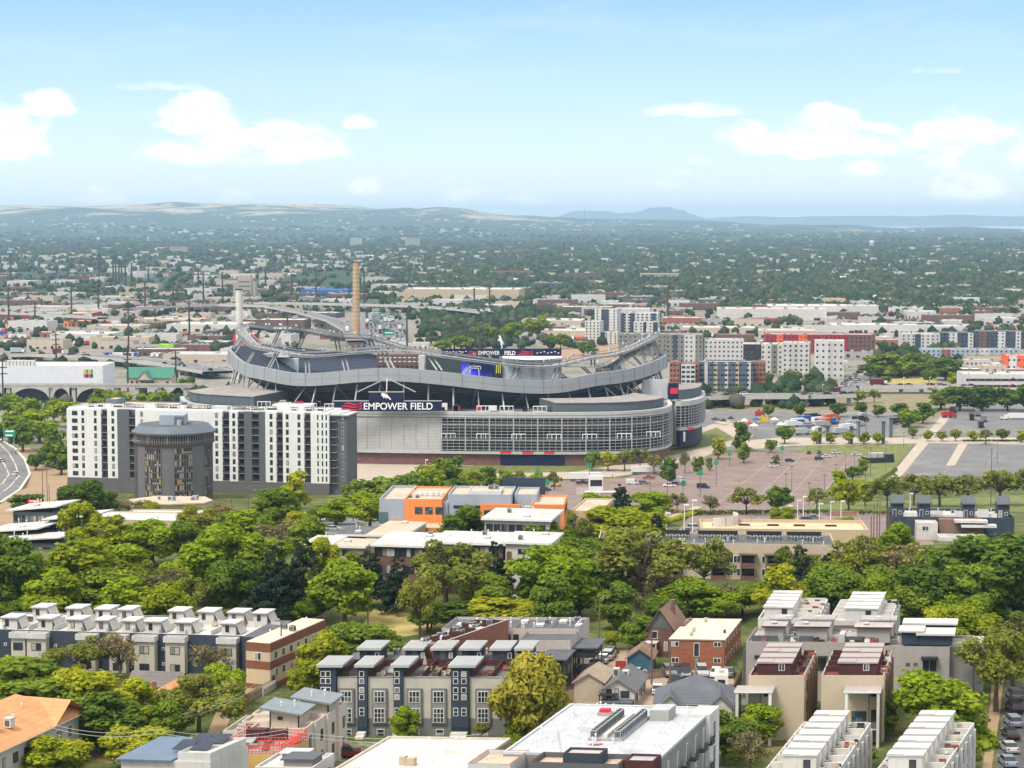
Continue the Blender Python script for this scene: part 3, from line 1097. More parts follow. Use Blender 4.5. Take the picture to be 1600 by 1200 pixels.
# navy entrance bays in the base and the red strips above them
iA, iB = [min(range(len(FO)), key=lambda i: abs(colx(FO[i]) - q)) for q in (773, 893)]
obj('entrance_screen', ribbon(FO[iA:iB], -1.2, -.9, .0, 5.2, NAVYB), ST)
for q0, q1 in ((776, 800), (823, 840), (851, 873)):
    j0, j1 = [min(range(len(FO)), key=lambda i: abs(colx(FO[i]) - q)) for q in (q0, q1)]
    obj('entrance_sign', ribbon(FO[j0:j1 + 1], .36, .5, 6.1, 7.1, SIGNR), ST)
# second lobe of the facade at the far corner
m = ribbon(LO, -3, 0, 11.5, 23.2, SGLASS)
obj('corner_curtain_wall', m, ST)
obj('corner_base', ribbon(LO, -6, -1.2, 2, 11.2, NAVYB), ST)
obj('corner_band', ribbon(LO, -3, .4, 10.6, 12.2, PANEL, ribbon(LO, -3, .35, 23.2, 25.6, PANEL)), ST)
m = MB()
for k in range(8):
    z = 12.8 + 10.3 * k / 7
    ribbon(LO, .02, .5, z - .1, z + .1, STEEL, m)
for k, (x, y, n) in enumerate(stations(LO, 2.9)):
    m.box(x - .2 + n[0] * .2, x + .2 + n[0] * .2, y - .25 + n[1] * .2, y + .25 + n[1] * .2, 12, 23.2, STEEL)
obj('corner_mullions', m, ST)
obj('entrance_sign', MB().box(X(1073, 1016), X(1084, 1016), 1013.6, 1014, 11.3, 12.4, SIGNR), ST)
obj('entrance_door', MB().box(X(1067, 1016), X(1070, 1016), 1013.5, 1014, 5, 10, STEELW), ST)
# notch wall between the two lobes, deck, club roofs
nw = [FO[-1], (FO[-1][0] + 1, FO[-1][1] + 12), (LO[0][0] - 3, LO[0][1] + 8), LO[0]]
obj('notch_wall', ribbon(nw, -2, 0, 3, 26, PANEL), ST)
inner = [(SCX + SA * .84 * math.cos(R(d)), SCY + SB * .84 * math.sin(R(d)), 25.6) for d in np.linspace(-178, 10, len(FO) + len(LO))]
both = [(x, y, 25.55) for x, y in FO + LO]
obj('concourse_deck', loft([offs(FO, -1.9, 25.5), inner[:len(FO)]], SFLOOR, closed=False, mb=loft([offs(LO, -2, 25.45), inner[len(FO):]], CLUBR, closed=False)), ST)


def club(name, c0, c1, o, depth, z0, z1, roofz):
    j0, j1 = [min(range(len(FO)), key=lambda i: abs(colx(FO[i]) - q)) for q in (c0, c1)]
    if j1 < j0: j0, j1 = j1, j0
    P = FO[j0:j1 + 1]
    a, b = offs(P, -o, z0), offs(P, -o, z1)
    ob = obj(name, loft([a, b], FASCIA, closed=False), ST)
    c = [(x + (SCX - x) * depth / 140, y + depth, roofz) for x, y, z in b]
    obj('club_roof', loft([offs(P, -o + .4, z1 - .1), offs(P, -o + .4, z1 + .25), c, [(x, y, z0) for x, y, z in c]], CLUBR, closed=False), ob)
    for q in (0, -1):
        obj('club_end', MB().face([a[q], b[q], c[q], (c[q][0], c[q][1], z0)], FASCIA), ob)


club('club_lounge', 872, 1047, 3.0, 18, 26.0, 30.2, 31.0)
club('club_lounge', 284, 393, 3.0, 22, 26.2, 30.8, 32.4)
m = MB()
lobe_roof = [(x * .9 + LO[3][0] * .1, y * .7 + 1045 * .3 + 3) for x, y in LO[4:]]
m.prism(lobe_roof + [(LO[5][0] - 4, 1060)], 25.5, 30.5, FASCIA, CLUBR)
obj('corner_lounge', m, ST)
obj('corner_sign', MB().box(X(1040, 1035), X(1056, 1035), 1020, 1021, 26, 34.5, NAVYB).box(X(1043, 1035), X(1055, 1035), 1019.7, 1019.95, 29, 32, SIGNR), ST)
obj('corner_wall', MB().box(X(1000, 1040), X(1040, 1035), 1024, 1026, 26, 36, LGREY), ST)
# white rails, stalls and banners on the deck
r = random.Random(3)
for px_ in (400, 432, 470, 497, 700, 712, 740, 783, 838):
    i = min(range(len(FO)), key=lambda i: abs(colx(FO[i]) - px_))
    x, y = FO[i]
    m = MB()
    for q in range(4):
        m.box(x + q * 2.1 - .14, x + q * 2.1 + .14, y + 3, y + 3.2, 26, 28.6, STEELW)
    m.box(x - .14, x + 6.5, y + 2.95, y + 3.15, 28.4, 28.8, STEELW)
    m.box(x - .14, x + 6.5, y + 2.95, y + 3.15, 26.0, 26.3, STEELW)
    obj('white_railing', m, ST)
for k in range(30):
    i = min(range(len(FO)), key=lambda i: abs(colx(FO[i]) - r.uniform(396, 870)))
    x, y = FO[i]
    a = r.uniform(1.2, 4)
    obj('concourse_stall', MB().box(x, x + a, y + 7, y + 9.5, 26, 26 + r.uniform(1.5, 3.6), r.choice((SIGNR, STEELW, MIDG, NAVYB, MIDG, SLATE, BRICK))), ST)


# the big sign on the facade
def text(name, s, size, parent, loc, rz, mt, ext=.06, sx=1.0, bold=0.):
    cu = bpy.data.curves.new(name, 'FONT')
    cu.body = s
    cu.size = size
    cu.extrude = ext
    cu.offset = bold
    cu.align_x = 'LEFT'
    cu.materials.append(mt)
    t = bpy.data.objects.new(name, cu)
    col.objects.link(t)
    bpy.context.view_layer.update()
    me = bpy.data.meshes.new_from_object(t.evaluated_get(bpy.context.evaluated_depsgraph_get()))
    bpy.data.objects.remove(t)
    bpy.data.curves.remove(cu)
    me.name = name
    o = obj(name, me, parent, loc)
    o.rotation_euler = (math.pi / 2, 0, rz)
    o.scale = (sx, 1, 1)
    return o


SD = 951.0
sx0, sx1 = X(523, SD), X(690, SD)
zt, zb = Z(627, SD), Z(643, SD) + .2
m = MB().box(sx0, sx1, SD - .6, SD + 1.2, zb, zt, NAVYB)
m.box(X(577, SD), X(631, SD), SD - .6, SD + 1.2, zt, Z(613, SD), NAVYB)
SG = obj('name_sign', m, ST)
obj('sign_cap', MB().box(sx0 - .2, X(577, SD) - .02, SD - .7, SD + 1.3, zt, zt + .35, STEEL).box(X(631, SD) + .02, sx1 + .2, SD - .7, SD + 1.3, zt, zt + .35, STEEL)
    .box(X(577, SD) - .2, X(631, SD) + .2, SD - .7, SD + 1.3, Z(613, SD), Z(613, SD) + .35, STEEL), SG)
text('lettering', 'EMPOWER FIELD', 4.6, SG, (X(568, SD), SD - .7, zb + .85), 0, SIGNW, sx=.97, bold=.045)


def wave_logo(parent, x0, z0, w_, hh, y):
    m = MB()
    for k in range(3):
        zz = z0 + hh * (.72 - .33 * k)
        x_ = x0 + w_ * (.22 - .11 * k)
        top, bot = [], []
        for i in range(13):
            t = i / 12
            z = zz + math.sin(t * 6.3 + .6) * hh * .1 + (t - .5) * hh * .06
            th = hh * .20 * (math.sin(math.pi * min(1, t * 1.15 + .02)) ** .6 if t < .85 else 1)
            top.append((x_ + t * (w_ - (x_ - x0)), y, z + th / 2))
            bot.append((x_ + t * (w_ - (x_ - x0)), y, z - th / 2))
        for i in range(12):
            m.face([bot[i], bot[i + 1], top[i + 1], top[i]], SIGNR)
    obj('wave_emblem', m, parent)


wave_logo(SG, X(530, SD), zb + .7, X(566, SD) - X(530, SD), 4.0, SD - .64)


def horse_head(parent, x0, z0, s, y):
    """white horse head in profile with a swept orange mane"""
    P = lambda q: [(x0 + a * s, y, z0 + b * s) for a, b in q]
    m = MB()
    m.face(P([(.05, .62), (.2, .66), (.42, .6), (.62, .5), (.86, .2), (.98, .06), (.94, .0), (.84, .02), (.72, .16), (.6, .2), (.52, .1), (.44, .22), (.34, .26), (.24, .12), (.2, .3), (.02, .42)]), SIGNW)
    obj('horse_emblem', m, parent)
    m = MB()
    m.face([(a, b - .02, c) for a, b, c in P([(-.02, .58), (.08, .8), (.26, .84), (.5, .74), (.66, .58), (.6, .6), (.42, .66), (.2, .7)])], SIGNO)
    obj('mane_emblem', m, parent)


horse_head(SG, X(596, SD), Z(624.5, SD), 4.9, SD - .66)
m = MB()
ax = X(604, SD)
for dx in (-14, 0, 14):
    m.tube((ax + dx, SD + 2, Z(613, SD)), (ax, SD + 6, Z(592, SD)), .35, n=4, mt=STEEL)
obj('sign_brace', m, ST)

# scoreboards at the far end of the bowl
BD = 1150.0
m = MB().box(X(690, BD), X(877, BD), BD, BD + 2, Z(556, BD), Z(545, BD), NAVYB)
SB1 = obj('scoreboard', m, ST)
obj('board_back', MB().box(X(785, BD), X(877, BD), BD + 1, BD + 3, 24, Z(562, BD), LGREY).box(X(665, BD), X(785, BD), BD + 1, BD + 3, 24, Z(556.5, BD), SLATE), SB1)
for p in (812, 832, 848, 875):
    obj('board_column', MB().box(X(p, BD) - .9, X(p, BD) + .9, BD + .4, BD + .95, 24, Z(562, BD), MIDG), SB1)
m = MB()
for i in range(16):
    a, b = X(785 + 92 * i / 16, BD), X(785 + 92 * (i + 1) / 16, BD)
    zz = lambda t: Z(558, BD) - 1.4 * math.sin(math.pi * t)
    m.slab([(a, BD - 6, zz(i / 16)), (b, BD - 6, zz((i + 1) / 16)), (b, BD + .4, Z(557, BD)), (a, BD + .4, Z(557, BD))], .3, STEELW)
obj('canopy', m, SB1)
text('lettering', 'EMPOWER', 3.3, SB1, (X(747, BD), BD - .1, Z(554.5, BD)), 0, SIGNW, sx=.8, bold=.04)
text('lettering', 'FIELD', 3.3, SB1, (X(788, BD), BD - .1, Z(554.5, BD)), 0, SIGNW, sx=.8, bold=.04)
wave_logo(SB1, X(729, BD), Z(555.3, BD), 6.2, 3.0, BD - .1)
wave_logo(SB1, X(808, BD), Z(555.3, BD), 9, 3.0, BD - .1)
m = MB()
for k in range(7):
    a = X(697 + 5 * k, BD)
    m.box(a, a + 1, BD - .1, BD - .02, Z(549.5 + (k % 2), BD), Z(548.5 + (k % 2), BD), SIGNW)
    a = X(838 + 5.5 * k, BD)
    m.box(a, a + 1, BD - .1, BD - .02, Z(552 - (k % 3), BD), Z(551 - (k % 3), BD), SIGNW)
obj('small_marks', m, SB1)
VID = bpy.data.materials.new('video_screen')
VID.use_nodes = True
_n = NT(VID.node_tree)
_g = _n.n('ShaderNodeNewGeometry')
_e = _n.n('ShaderNodeEmission')
_s = _n.n('ShaderNodeSeparateXYZ')
_n.set(_s.inputs[0], _g.outputs['Position'])
_f = _n.math('ADD', _n.mr(_s.outputs[0], X(722, BD), X(756, BD), .75, .1), _n.mr(_s.outputs[2], Z(588, BD), Z(566, BD), .25, -.3))
_n.set(_e.inputs[0], _n.ramp(_f, (.2, (.006, .008, .04)), (.45, (.02, .02, .3)), (.75, (.06, .06, .9))))
_e.inputs[1].default_value = .9
_o = _n.n('ShaderNodeOutputMaterial')
VID.node_tree.links.new(_e.outputs[0], _o.inputs[0])
VS = obj('video_screen', MB().box(X(722, BD), X(770, BD), BD - 1, BD - .1, Z(588, BD), Z(566, BD), VID), ST)
m = MB()
fx = lambda p: X(p, BD)
for a, b in (((723, 586), (735, 572)), ((735, 572), (751, 572)), ((751, 572), (751, 577)), ((734, 587), (736, 575)), ((736, 575), (748, 575)), ((748, 575), (749, 587))):
    m.tube((fx(a[0]), BD - 1.2, Z(a[1], BD)), (fx(b[0]), BD - 1.2, Z(b[1], BD)), .28, n=4, mt=STEELW)
obj('screen_picture_frame', m, VS)
obj('ribbon_board', MB().box(X(773, BD), X(785, BD), BD - .9, BD - .1, Z(588, BD), Z(567, BD), DARK).box(X(775, BD), X(776.5, BD), BD - 1.0, BD - .91, Z(583, BD), Z(569, BD), mat('board_yellow', (.6, .6, .1)))
    .box(X(778, BD), X(779.5, BD), BD - 1.0, BD - .91, Z(583, BD), Z(569, BD), MATS['board_yellow']).box(X(781, BD), X(782.5, BD), BD - 1.0, BD - .91, Z(583, BD), Z(569, BD), MATS['board_yellow']), ST)
# suites, dark stand and the pale stair towers of the far side
SUITE = mat('suite_brick', (.16, .09, .075), var=.2)
m = MB().box(X(590, 1140), X(664, 1140), 1135, 1140, 20, Z(553, 1140), SUITE)
SU = obj('suite_tower', m, ST)
m = MB()
for k in range(9):
    for j in range(2):
        m.box(X(594 + 7.4 * k, 1138), X(598.4 + 7.4 * k, 1138), 1134.8, 1134.95, Z(559 + 6 * j, 1138), Z(557.5 + 6 * j, 1138), STEELW)
obj('window_band', m, SU)
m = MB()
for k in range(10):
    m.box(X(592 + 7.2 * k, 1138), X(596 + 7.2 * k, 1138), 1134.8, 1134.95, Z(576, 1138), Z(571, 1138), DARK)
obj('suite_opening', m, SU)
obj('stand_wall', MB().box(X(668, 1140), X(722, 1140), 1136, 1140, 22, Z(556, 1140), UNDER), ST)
for a, b, top in ((413, 428, 562), (436, 468, 560), (655, 664, 555)):
    obj('stair_tower', MB().box(X(a, 1120), X(b, 1120), 1116, 1122, 20, Z(top, 1120), LGREY), ST)
obj('press_canopy', MB().box(X(408, 1120), X(456, 1120), 1108, 1126, Z(556, 1120), Z(552, 1120) + .6, STEELW), ST)

# the white rearing horse on the scoreboard
hm = bpy.data.meshes.new('horse_statue')
hp = [((0, 0, 3.4), .62), ((.55, 0, 4.6), .66), ((.75, 0, 5.5), .5), ((.95, 0, 6.5), .36), ((1.1, 0, 7.1), .3), ((1.75, 0, 6.75), .2),          # hips chest neck poll muzzle
      ((.2, .3, 2.2), .36), ((-.35, .3, 1.2), .2), ((.1, .3, 0), .17), ((.3, -.3, 2.2), .36), ((-.2, -.3, 1.2), .2), ((.3, -.3, 0), .17),      # hind legs
      ((1.35, .28, 4.9), .24), ((1.9, .28, 5.5), .17), ((2.05, .28, 4.8), .13), ((1.3, -.28, 4.5), .24), ((2.0, -.28, 4.6), .17), ((2.0, -.28, 3.9), .13),
      ((-.6, 0, 3.7), .2), ((-1.1, 0, 3.0), .2), ((-1.25, 0, 2.0), .1), ((.55, 0, 6.4), .16)]
he = [(0, 1), (1, 2), (2, 3), (3, 4), (4, 5), (0, 6), (6, 7), (7, 8), (0, 9), (9, 10), (10, 11), (1, 12), (12, 13), (13, 14), (1, 15), (15, 16), (16, 17), (0, 18), (18, 19), (19, 20), (3, 21)]
hm.from_pydata([p for p, _ in hp], he, [])
ho = obj('horse_statue', hm, None, (X(784, BD), BD + 1, Z(545, BD)))
ho.rotation_euler = (0, 0, math.pi)
ho.scale = (1.05, 1.05, 1.05)
if not hm.skin_vertices:
    _bm = bmesh.new()
    _bm.from_mesh(hm)
    _bm.verts.layers.skin.verify()
    _bm.to_mesh(hm)
    _bm.free()
sk = ho.modifiers.new('skin', 'SKIN')
for i, (_, q) in enumerate(hp):
    hm.skin_vertices[0].data[i].radius = (q * 1.25, q * 1.25)
hm.skin_vertices[0].data[0].use_root = True
ho.modifiers.new('sub', 'SUBSURF').levels = 1
hm.materials.append(SIGNW)
tag(ho, 'white rearing horse statue standing on the far scoreboard of the stadium', 'statue')

# ------------------------------------------------------------------ large buildings round the stadium
STONE = mat('grey_podium', (.13, .125, .125), kind='siding', line=1.6, var=.08)
GREYP = mat('charcoal_panel', (.115, .12, .13), var=.08)
PERG = mat('pergola_steel', (.24, .23, .21), var=.2)


APTW = mat('bright_white_panel', (.70, .70, .69), var=.05)


def white_apartments():
    D = 792.0
    k = D / FPX / math.cos(PSI) * 1.017
    o = bld('apartment_building', 'long white and charcoal ten storey apartment block beside the round tower', 'apartment block', 105, D, z=4)
    W = (517 - 105) * k
    fl, n, z0 = 3.02, 9, 11.0
    top = z0 + n * fl + .4
    U = lambda p: (p - 105) * k
    obj('core', MB().box(.4, W - .4, 1.6, 17.5, z0, top - .3, SLATE), o)
    m = MB()
    m.box(0, W, -.4, 18, 0, z0 - .05, STONE)
    for q in (150, 205, 345, 380, 420, 460): m.box(U(q), U(q) + 4.2, -.5, -.39, 1, 4.6, DARK)
    obj('podium', m, o)
    bays = [(105, 160, APTW), (170, 186, APTW), (186, 205, GREYP), (215, 352, APTW), (363, 376, APTW), (386, 398, GREYP), (419, 436, APTW), (446, 479, APTW), (489, 517, APTW), (409, 419, GREYP)]
    for a, b, mt in bays:
        obj('wall', MB().box(U(a), U(b), 0, 1.6, z0, top, mt), o)
    obj('roof', MB().box(.1, W - .1, 1.61, 17.9, top - .29, top - .02, ROOFW), o)
    m = MB()
    m.box(0, W, 17.9, 18.1, z0, top + .5, APTW)
    m.box(-.02, .2, 1.61, 17.89, z0, top + .5, APTW)
    obj('wall', m, o)
    zs = [z0 + .75 + fl * i for i in range(n)]
    wins(o, [U(118)], zs, 2.35, 1.75, 0, 'F', 'd2')
    wins(o, [U(q) for q in (131, 151, 179, 343, 370, 428, 453, 471, 225)], zs, 1.1, 2.0, 0, 'F', 'd')
    st = MB()
    for q in (500, 507, 513):
        for z in zs: st.box(U(q) - .28, U(q) + .28, -.06, -.01, z, z + 2.0, GLASSD)
    tag(obj('narrow_windows', st, o), kind='stuff')
    rail = MB()
    rail.box(-1.3, 1.3, .08, .14, 0, 1.0, DARK)
    rail.box(-1.33, 1.33, .1, 1.5, -.18, 0, MIDG)
    rm = {}
    for a, b in ((160, 170), (205, 215), (352, 363), (376, 386), (398, 409), (436, 446), (479, 489)):
        w_ = U(b) - U(a)
        for i in range(n):
            key = round(w_, 1)
            if key not in rm:
                q = MB().box(.04, w_ - .04, .1, .16, .0, 1.05, DARK)
                q.box(.02, w_ - .02, .1, 1.58, -.2, -.01, MIDG)
                q.box(.4, w_ - .4, 1.5, 1.58, .05, 2.3, GLASSD)
                rm[key] = q.mesh('balcony')
            obj('balcony', rm[key], o, (U(a), 0, z0 + i * fl + .22))
    # end wall with its own dark balconies
    e = MB()
    e.box(W + .01, W + 6.6, 2.5, 17, 3, top - 1.2, GREYP)
    obj('end_wing', e, o)
    for i in range(n):
        q = MB().box(W + .2, W + 2.6, 1.0, 2.49, z0 + i * fl - .1, z0 + i * fl + .1, MIDG)
        q.box(W + .2, W + 2.6, 1.0, 1.06, z0 + i * fl + .1, z0 + i * fl + 1.1, DARK)
        obj('balcony', q, o)
        win(o, W + 4.9, 2.5, z0 + .8 + i * fl, .8, 1.9, 'F', 'w')
    obj('roof_overhang', MB().box(W - 3, W + 7.2, 1.62, 18.2, top - 1.19, top - .75, MIDG, ROOFW).box(W - 3, W + 4, 1.7, 17, top - .74, top - .2, APTW, ROOFW), o)
    obj('entrance_canopy', MB().box(W - 8, W + 16, -6, -1, 5.6, 6.3, DARK, MIDG), o)
    for q in (W - 6, W + 3, W + 14): obj('canopy_post', MB().box(q, q + .5, -5.6, -5.1, 0, 5.6, STEELW), o)
    # roof terrace: low walls, white plant rooms, pergolas
    m = MB()
    parapet(m, .21, W - 3.2, 1.62, 17.88, top, .55, .2, APTW)
    obj('parapet', m, o)
    obj('plant_room', MB().box(U(418), U(478), 10, 15, top, top + 2.2, APTW, ROOFW), o)
    obj('plant_room', MB().box(U(325), U(352), 6, 10, top, top + 1.4, LGREY, ROOFW), o)
    r = random.Random(5)
    for i in range(26):
        x, y = U(r.uniform(125, 500)), r.uniform(3, 9)
        m = MB()
        a = r.uniform(2.5, 5)
        for j in range(5):
            m.box(x + a * j / 5, x + a * j / 5 + .25, y, y + 3, top + 1.3, top + 1.5, PERG)
        for dx in (0, a - .2):
            for dy in (0, 2.8): m.box(x + dx, x + dx + .15, y + dy, y + dy + .15, top, top + 1.3, PERG)
        m.box(x + .5, x + a - .5, y + .8, y + 1.8, top, top + .7, r.choice((PERG, SLATE, MIDG)))
        obj('pergola', m, o)


white_apartments()


def penthouse():
    D = 840.0
    o = bld('office_building', 'low blue grey flat roofed building behind the white apartment block', 'building', 152, D, z=2)
    k = D / FPX
    zt_ = Z(633, D) - 2
    block(o, 0, 128 * k, 0, 16, 0, zt_, mat('blue_grey_wall', (.16, .2, .25)), ROOFT, par=.5)
    block(o, 12 * k, 30 * k, 2, 12, zt_ + .07, zt_ + 2.2, MATS['blue_grey_wall'], ROOFT, par=.3)
    for q in range(9): win(o, (8 + q * 13) * k, 0, zt_ - 3, 1.5, 1.4, 'F', 'd')


penthouse()


def round_tower():
    D = 742.0
    cx = X(272, D)
    z0 = h(cx, D) - .5
    o = thing('round_tower', 'grey cylindrical tower with overhanging top gallery in front of white apartments', 'tower', (cx, D, z0))
    TG = mat('tower_grey', (.15, .145, .15), var=.06)
    GAL = mat('gallery_brown', (.17, .15, .145), var=.1)
    RF = mat('blue_grey_roof', (.12, .15, .19), var=.08, rough=.5)
    rr = 14.4
    zt_ = Z(692, D) - z0
    obj('shaft', MB().cyl(0, 0, 0, zt_, rr, rr, 48, TG), o)
    zg0, zg1 = zt_, Z(672, D) - z0
    g = obj('gallery', MB().cyl(0, 0, zg0, zg0 + .8, rr + .2, rr + .9, 48, GAL).cyl(0, 0, zg0 + .8, zg1 - .8, rr - .3, rr - .3, 48, mat('gallery_glass', (.03, .03, .035), rough=.3)).cyl(0, 0, zg1 - .8, zg1, rr + 1.0, rr + 1.3, 48, GAL), o)
    m = MB()
    for i in range(96):
        t = 2 * math.pi * i / 96
        r0 = rr + .25
        w_ = .32 if i % 8 else .75
        m.box(r0 * math.cos(t) - w_ / 2, r0 * math.cos(t) + w_ / 2, r0 * math.sin(t) - .3, r0 * math.sin(t) + .3, zg0 + .8, zg1 - .8, GAL, rot=t + math.pi / 2)
    obj('gallery_piers', m, g)
    m = MB()
    for i in range(60):
        t0, t1 = 2 * math.pi * i / 60, 2 * math.pi * (i + 1) / 60
        for z in (1.5, 2.0): m.tube((15.4 * math.cos(t0), 15.4 * math.sin(t0), zg0 + z), (15.4 * math.cos(t1), 15.4 * math.sin(t1), zg0 + z), .06, n=3, mt=MIDG)
    obj('gallery_rail', m, g)
    obj('roof', MB().cyl(0, 0, zg1, zg1 + 2.4, rr + .9, rr - 1.4, 48, RF, ROOFD), o)
    obj('roof_room', MB().box(-4.6, 4.6, -4.5, 4.5, zg1 + 2.4, zg1 + 6.0, BLUEG).box(1.0, 4.7, -4.9, -4.5, zg1 + 2.4, zg1 + 5.6, RF), o)
    obj('roof_unit', MB().cyl(3, -5.6, zg1 + 2.4, zg1 + 4.2, .9, .9, 10, ACU), o)
    # window bays between blank piers: tall ribs, panes with curtains of several colours
    CUR = [mat('curtain_%d' % i, c, var=.2) for i, c in enumerate(((.03, .03, .035), (.02, .02, .03), (.5, .36, .08), (.26, .05, .04), (.05, .05, .05), (.42, .4, .33), (.03, .04, .05)))]
    r = random.Random(11)
    fl = (zt_ - 1) / 9.0
    for c0, c1, n in ((-171, -150, 3), (-127, -100, 4), (-80, -53, 4), (-30, -9, 3)):
        a0, a1 = R(c0), R(c1)
        b = MB()
        for i in range(n * 2 + 1):
            t = a0 + (a1 - a0) * i / (n * 2)
            b.box((rr + .1) * math.cos(t) - .1, (rr + .1) * math.cos(t) + .1, (rr + .1) * math.sin(t) - .22, (rr + .1) * math.sin(t) + .22, .5, zt_ - .1, TG if i % 2 else GAL, rot=t + math.pi / 2)
        bay = obj('window_bay', b, o)
        for j in range(9):
            q = MB()
            for i in range(n * 2):
                t0, t1 = a0 + (a1 - a0) * (i + .08) / (n * 2), a0 + (a1 - a0) * (i + .92) / (n * 2)
                z = .8 + fl * j
                rc = rr + .05
                warm = 4 <= j <= 7 if c0 == -127 else j >= 3
                pts = lambda za, zb_: [(rc * math.cos(t0), rc * math.sin(t0), za), (rc * math.cos(t1), rc * math.sin(t1), za), (rc * math.cos(t1), rc * math.sin(t1), zb_), (rc * math.cos(t0), rc * math.sin(t0), zb_)]
                q.face(pts(z, z + fl * .8), r.choice(CUR if -130 < c0 < -60 else CUR[:2] + CUR[4:]))
                if r.random() < .35: q.face([(x * 1.006, y * 1.006, zz) for x, y, zz in pts(z + .1, z + .75)], MIDG)
            obj('window_row', q, bay)


round_tower()


def orange_office():
    D = 458.0
    k = D / FPX
    o = bld('office_building', 'orange and blue grey two storey office with flat stepped roofs', 'office', 592, D, rz=-R(4))
    z0 = o.location.z
    zz = lambda p, d=D: Z(p, d) - z0
    a = zz(784)
    block(o, 0, 40 * k, 0, 24, 0, a, BLUEG, ROOFT, par=.7)
    obj('corner_glazing', MB().box(-.12, 14 * k, -.12, 8, .2, zz(800), GLASSB).box(-.16, 14.3 * k, -.16, 8.1, zz(821), zz(818), LGREY), o)
    block(o, 40 * k + .02, 100 * k, -.6, 22, 0, a + .3, ORANGE, ROOFT, par=.5)
    wins(o, [48 * k + 2.2 + i * 16.2 * k for i in range(3)], [zz(802)], 1.75, 1.65, -.6, 'F', 'd4')
    block(o, 100.2 * k, 108 * k, .5, 20, 0, a - .4, BLUEG, ROOFT, par=.4)
    block(o, 108.2 * k, 208 * k, 1.0, 16, 0, zz(776), BLUEG, ROOFT, par=.6)
    block(o, 138 * k, 190 * k, 4, 12, zz(776) + .1, zz(771.5), LGREY, ROOFT, par=.3)
    for i in range(3): win(o, (125 + 26 * i) * k, 1.0, zz(794), 2.4, .7, 'F', 'd2')
    block(o, 160 * k, 223 * k, -.8, .9, 0, zz(789), ORANGE, ROOFT, par=.4)
    wins(o, [172 * k + i * 15.5 * k for i in range(3)], [zz(804)], 1.7, 1.4, -.8, 'F', 'd4')
    block(o, 223.2 * k, 240 * k, .4, 14, 0, zz(793), BLUEG, ROOFT, par=.4)
    block(o, 211 * k, 246 * k, 6, 19, zz(793) + .1, zz(779), BLUEG, ROOFT, par=.5)
    block(o, 240.2 * k, 292 * k, -.5, 16, 0, zz(788.5), ORANGE, ROOFT, par=.5)
    win(o, 251 * k, -.5, zz(804), 2.4, 1.7, 'F', 'd4')
    for i in range(4): win(o, 292 * k, 2 + i * 3.4, zz(804), 1.2, 1.6, 'R', 'd')
    # lower front wing
    block(o, 17 * k, 55 * k, -9, -.2, 0, zz(815), ORANGE, ROOFT, par=.4)
    block(o, 55.1 * k, 68 * k, -7.6, -.7, 0, zz(817), BLUEG, ROOFT, par=.3)
    block(o, 68.1 * k, 106 * k, -10, -.7, 0, zz(816), ORANGE, ROOFT, par=.4)
    win(o, 61.5 * k, -7.6, zz(824), 1.8, .7, 'F', 'd2')
    for q in (79, 94): win(o, q * k, -10, zz(838), 1.9, 2.0, 'F', 'd4')
    for i in range(5): obj('roof_cowl', MB().cyl((60 + 8 * i + (i > 1) * 2) * k, 8, a, a + .5, .25, .25, 8, ACU).cyl((60 + 8 * i + (i > 1) * 2) * k, 8, a + .5, a + 1.25, .55, .45, 8, CONCW), o)
    roofbits(o, 5, 12, 4, 14, a + .06, nv=4, nac=2, seed=4)
    roofbits(o, 142 * k, 188 * k, 5, 11, zz(771.5), nac=3, seed=5)
    obj('screen_wall', MB().box(185 * k, 255 * k, 20, 20.3, 0, zz(762), NAVY), o)
    b = bld('brick_building', 'low tan building with brick and timber side behind orange office', 'building', 893, 470, rz=-R(11))
    zt_ = Z(800, 470) - b.location.z
    block(b, 0, 7, 0, 22, 0, zt_, TAN, ROOFT, par=.4)
    for i in range(6): obj('timber_post', MB().box(7.01, 7.3, 1 + i * 3.4, 1.8 + i * 3.4, 0, zt_ - .5, SHINGB), b)


orange_office()


def flat_row(px, D, wpx, dep, ytop, label, wall, roof=ROOFW, cat='apartment block', wn=(), name='apartment_building', over=.7, seed=1, brick=None, rz=None):
    o = bld(name, label, cat, px, D, rz=rz)
    k = D / FPX
    W = wpx * k
    zt_ = Z(ytop, D) - o.location.z
    m = MB().box(0, W, 0, dep, 0, zt_, wall)
    obj('wall', m, o)
    obj('roof', MB().box(-over, W + over, -over, dep + over, zt_ + .01, zt_ + .45, FRAMEW, roof), o)
    for (p, y, w_, hh, st) in wn:
        win(o, p * k, 0, Z(y, D) - o.location.z, w_, hh, 'F', st)
    roofbits(o, 1, W - 1, 1, dep - 1, zt_ + .45, nac=int(W / 9), nv=int(W / 3), nsk=1, seed=seed)
    if brick:
        for a, b in brick: obj('brick_panel', MB().box(a * k, b * k, -.3, -.02, 0, zt_ - 1.6, BRICK2), o)
    return o, k, W, zt_


def bw(step, n, x0, rows, w_=1.5, hh=1.5, st='d2'):
    return [(x0 + step * i, y, w_, hh, st) for i in range(n) for y in rows]


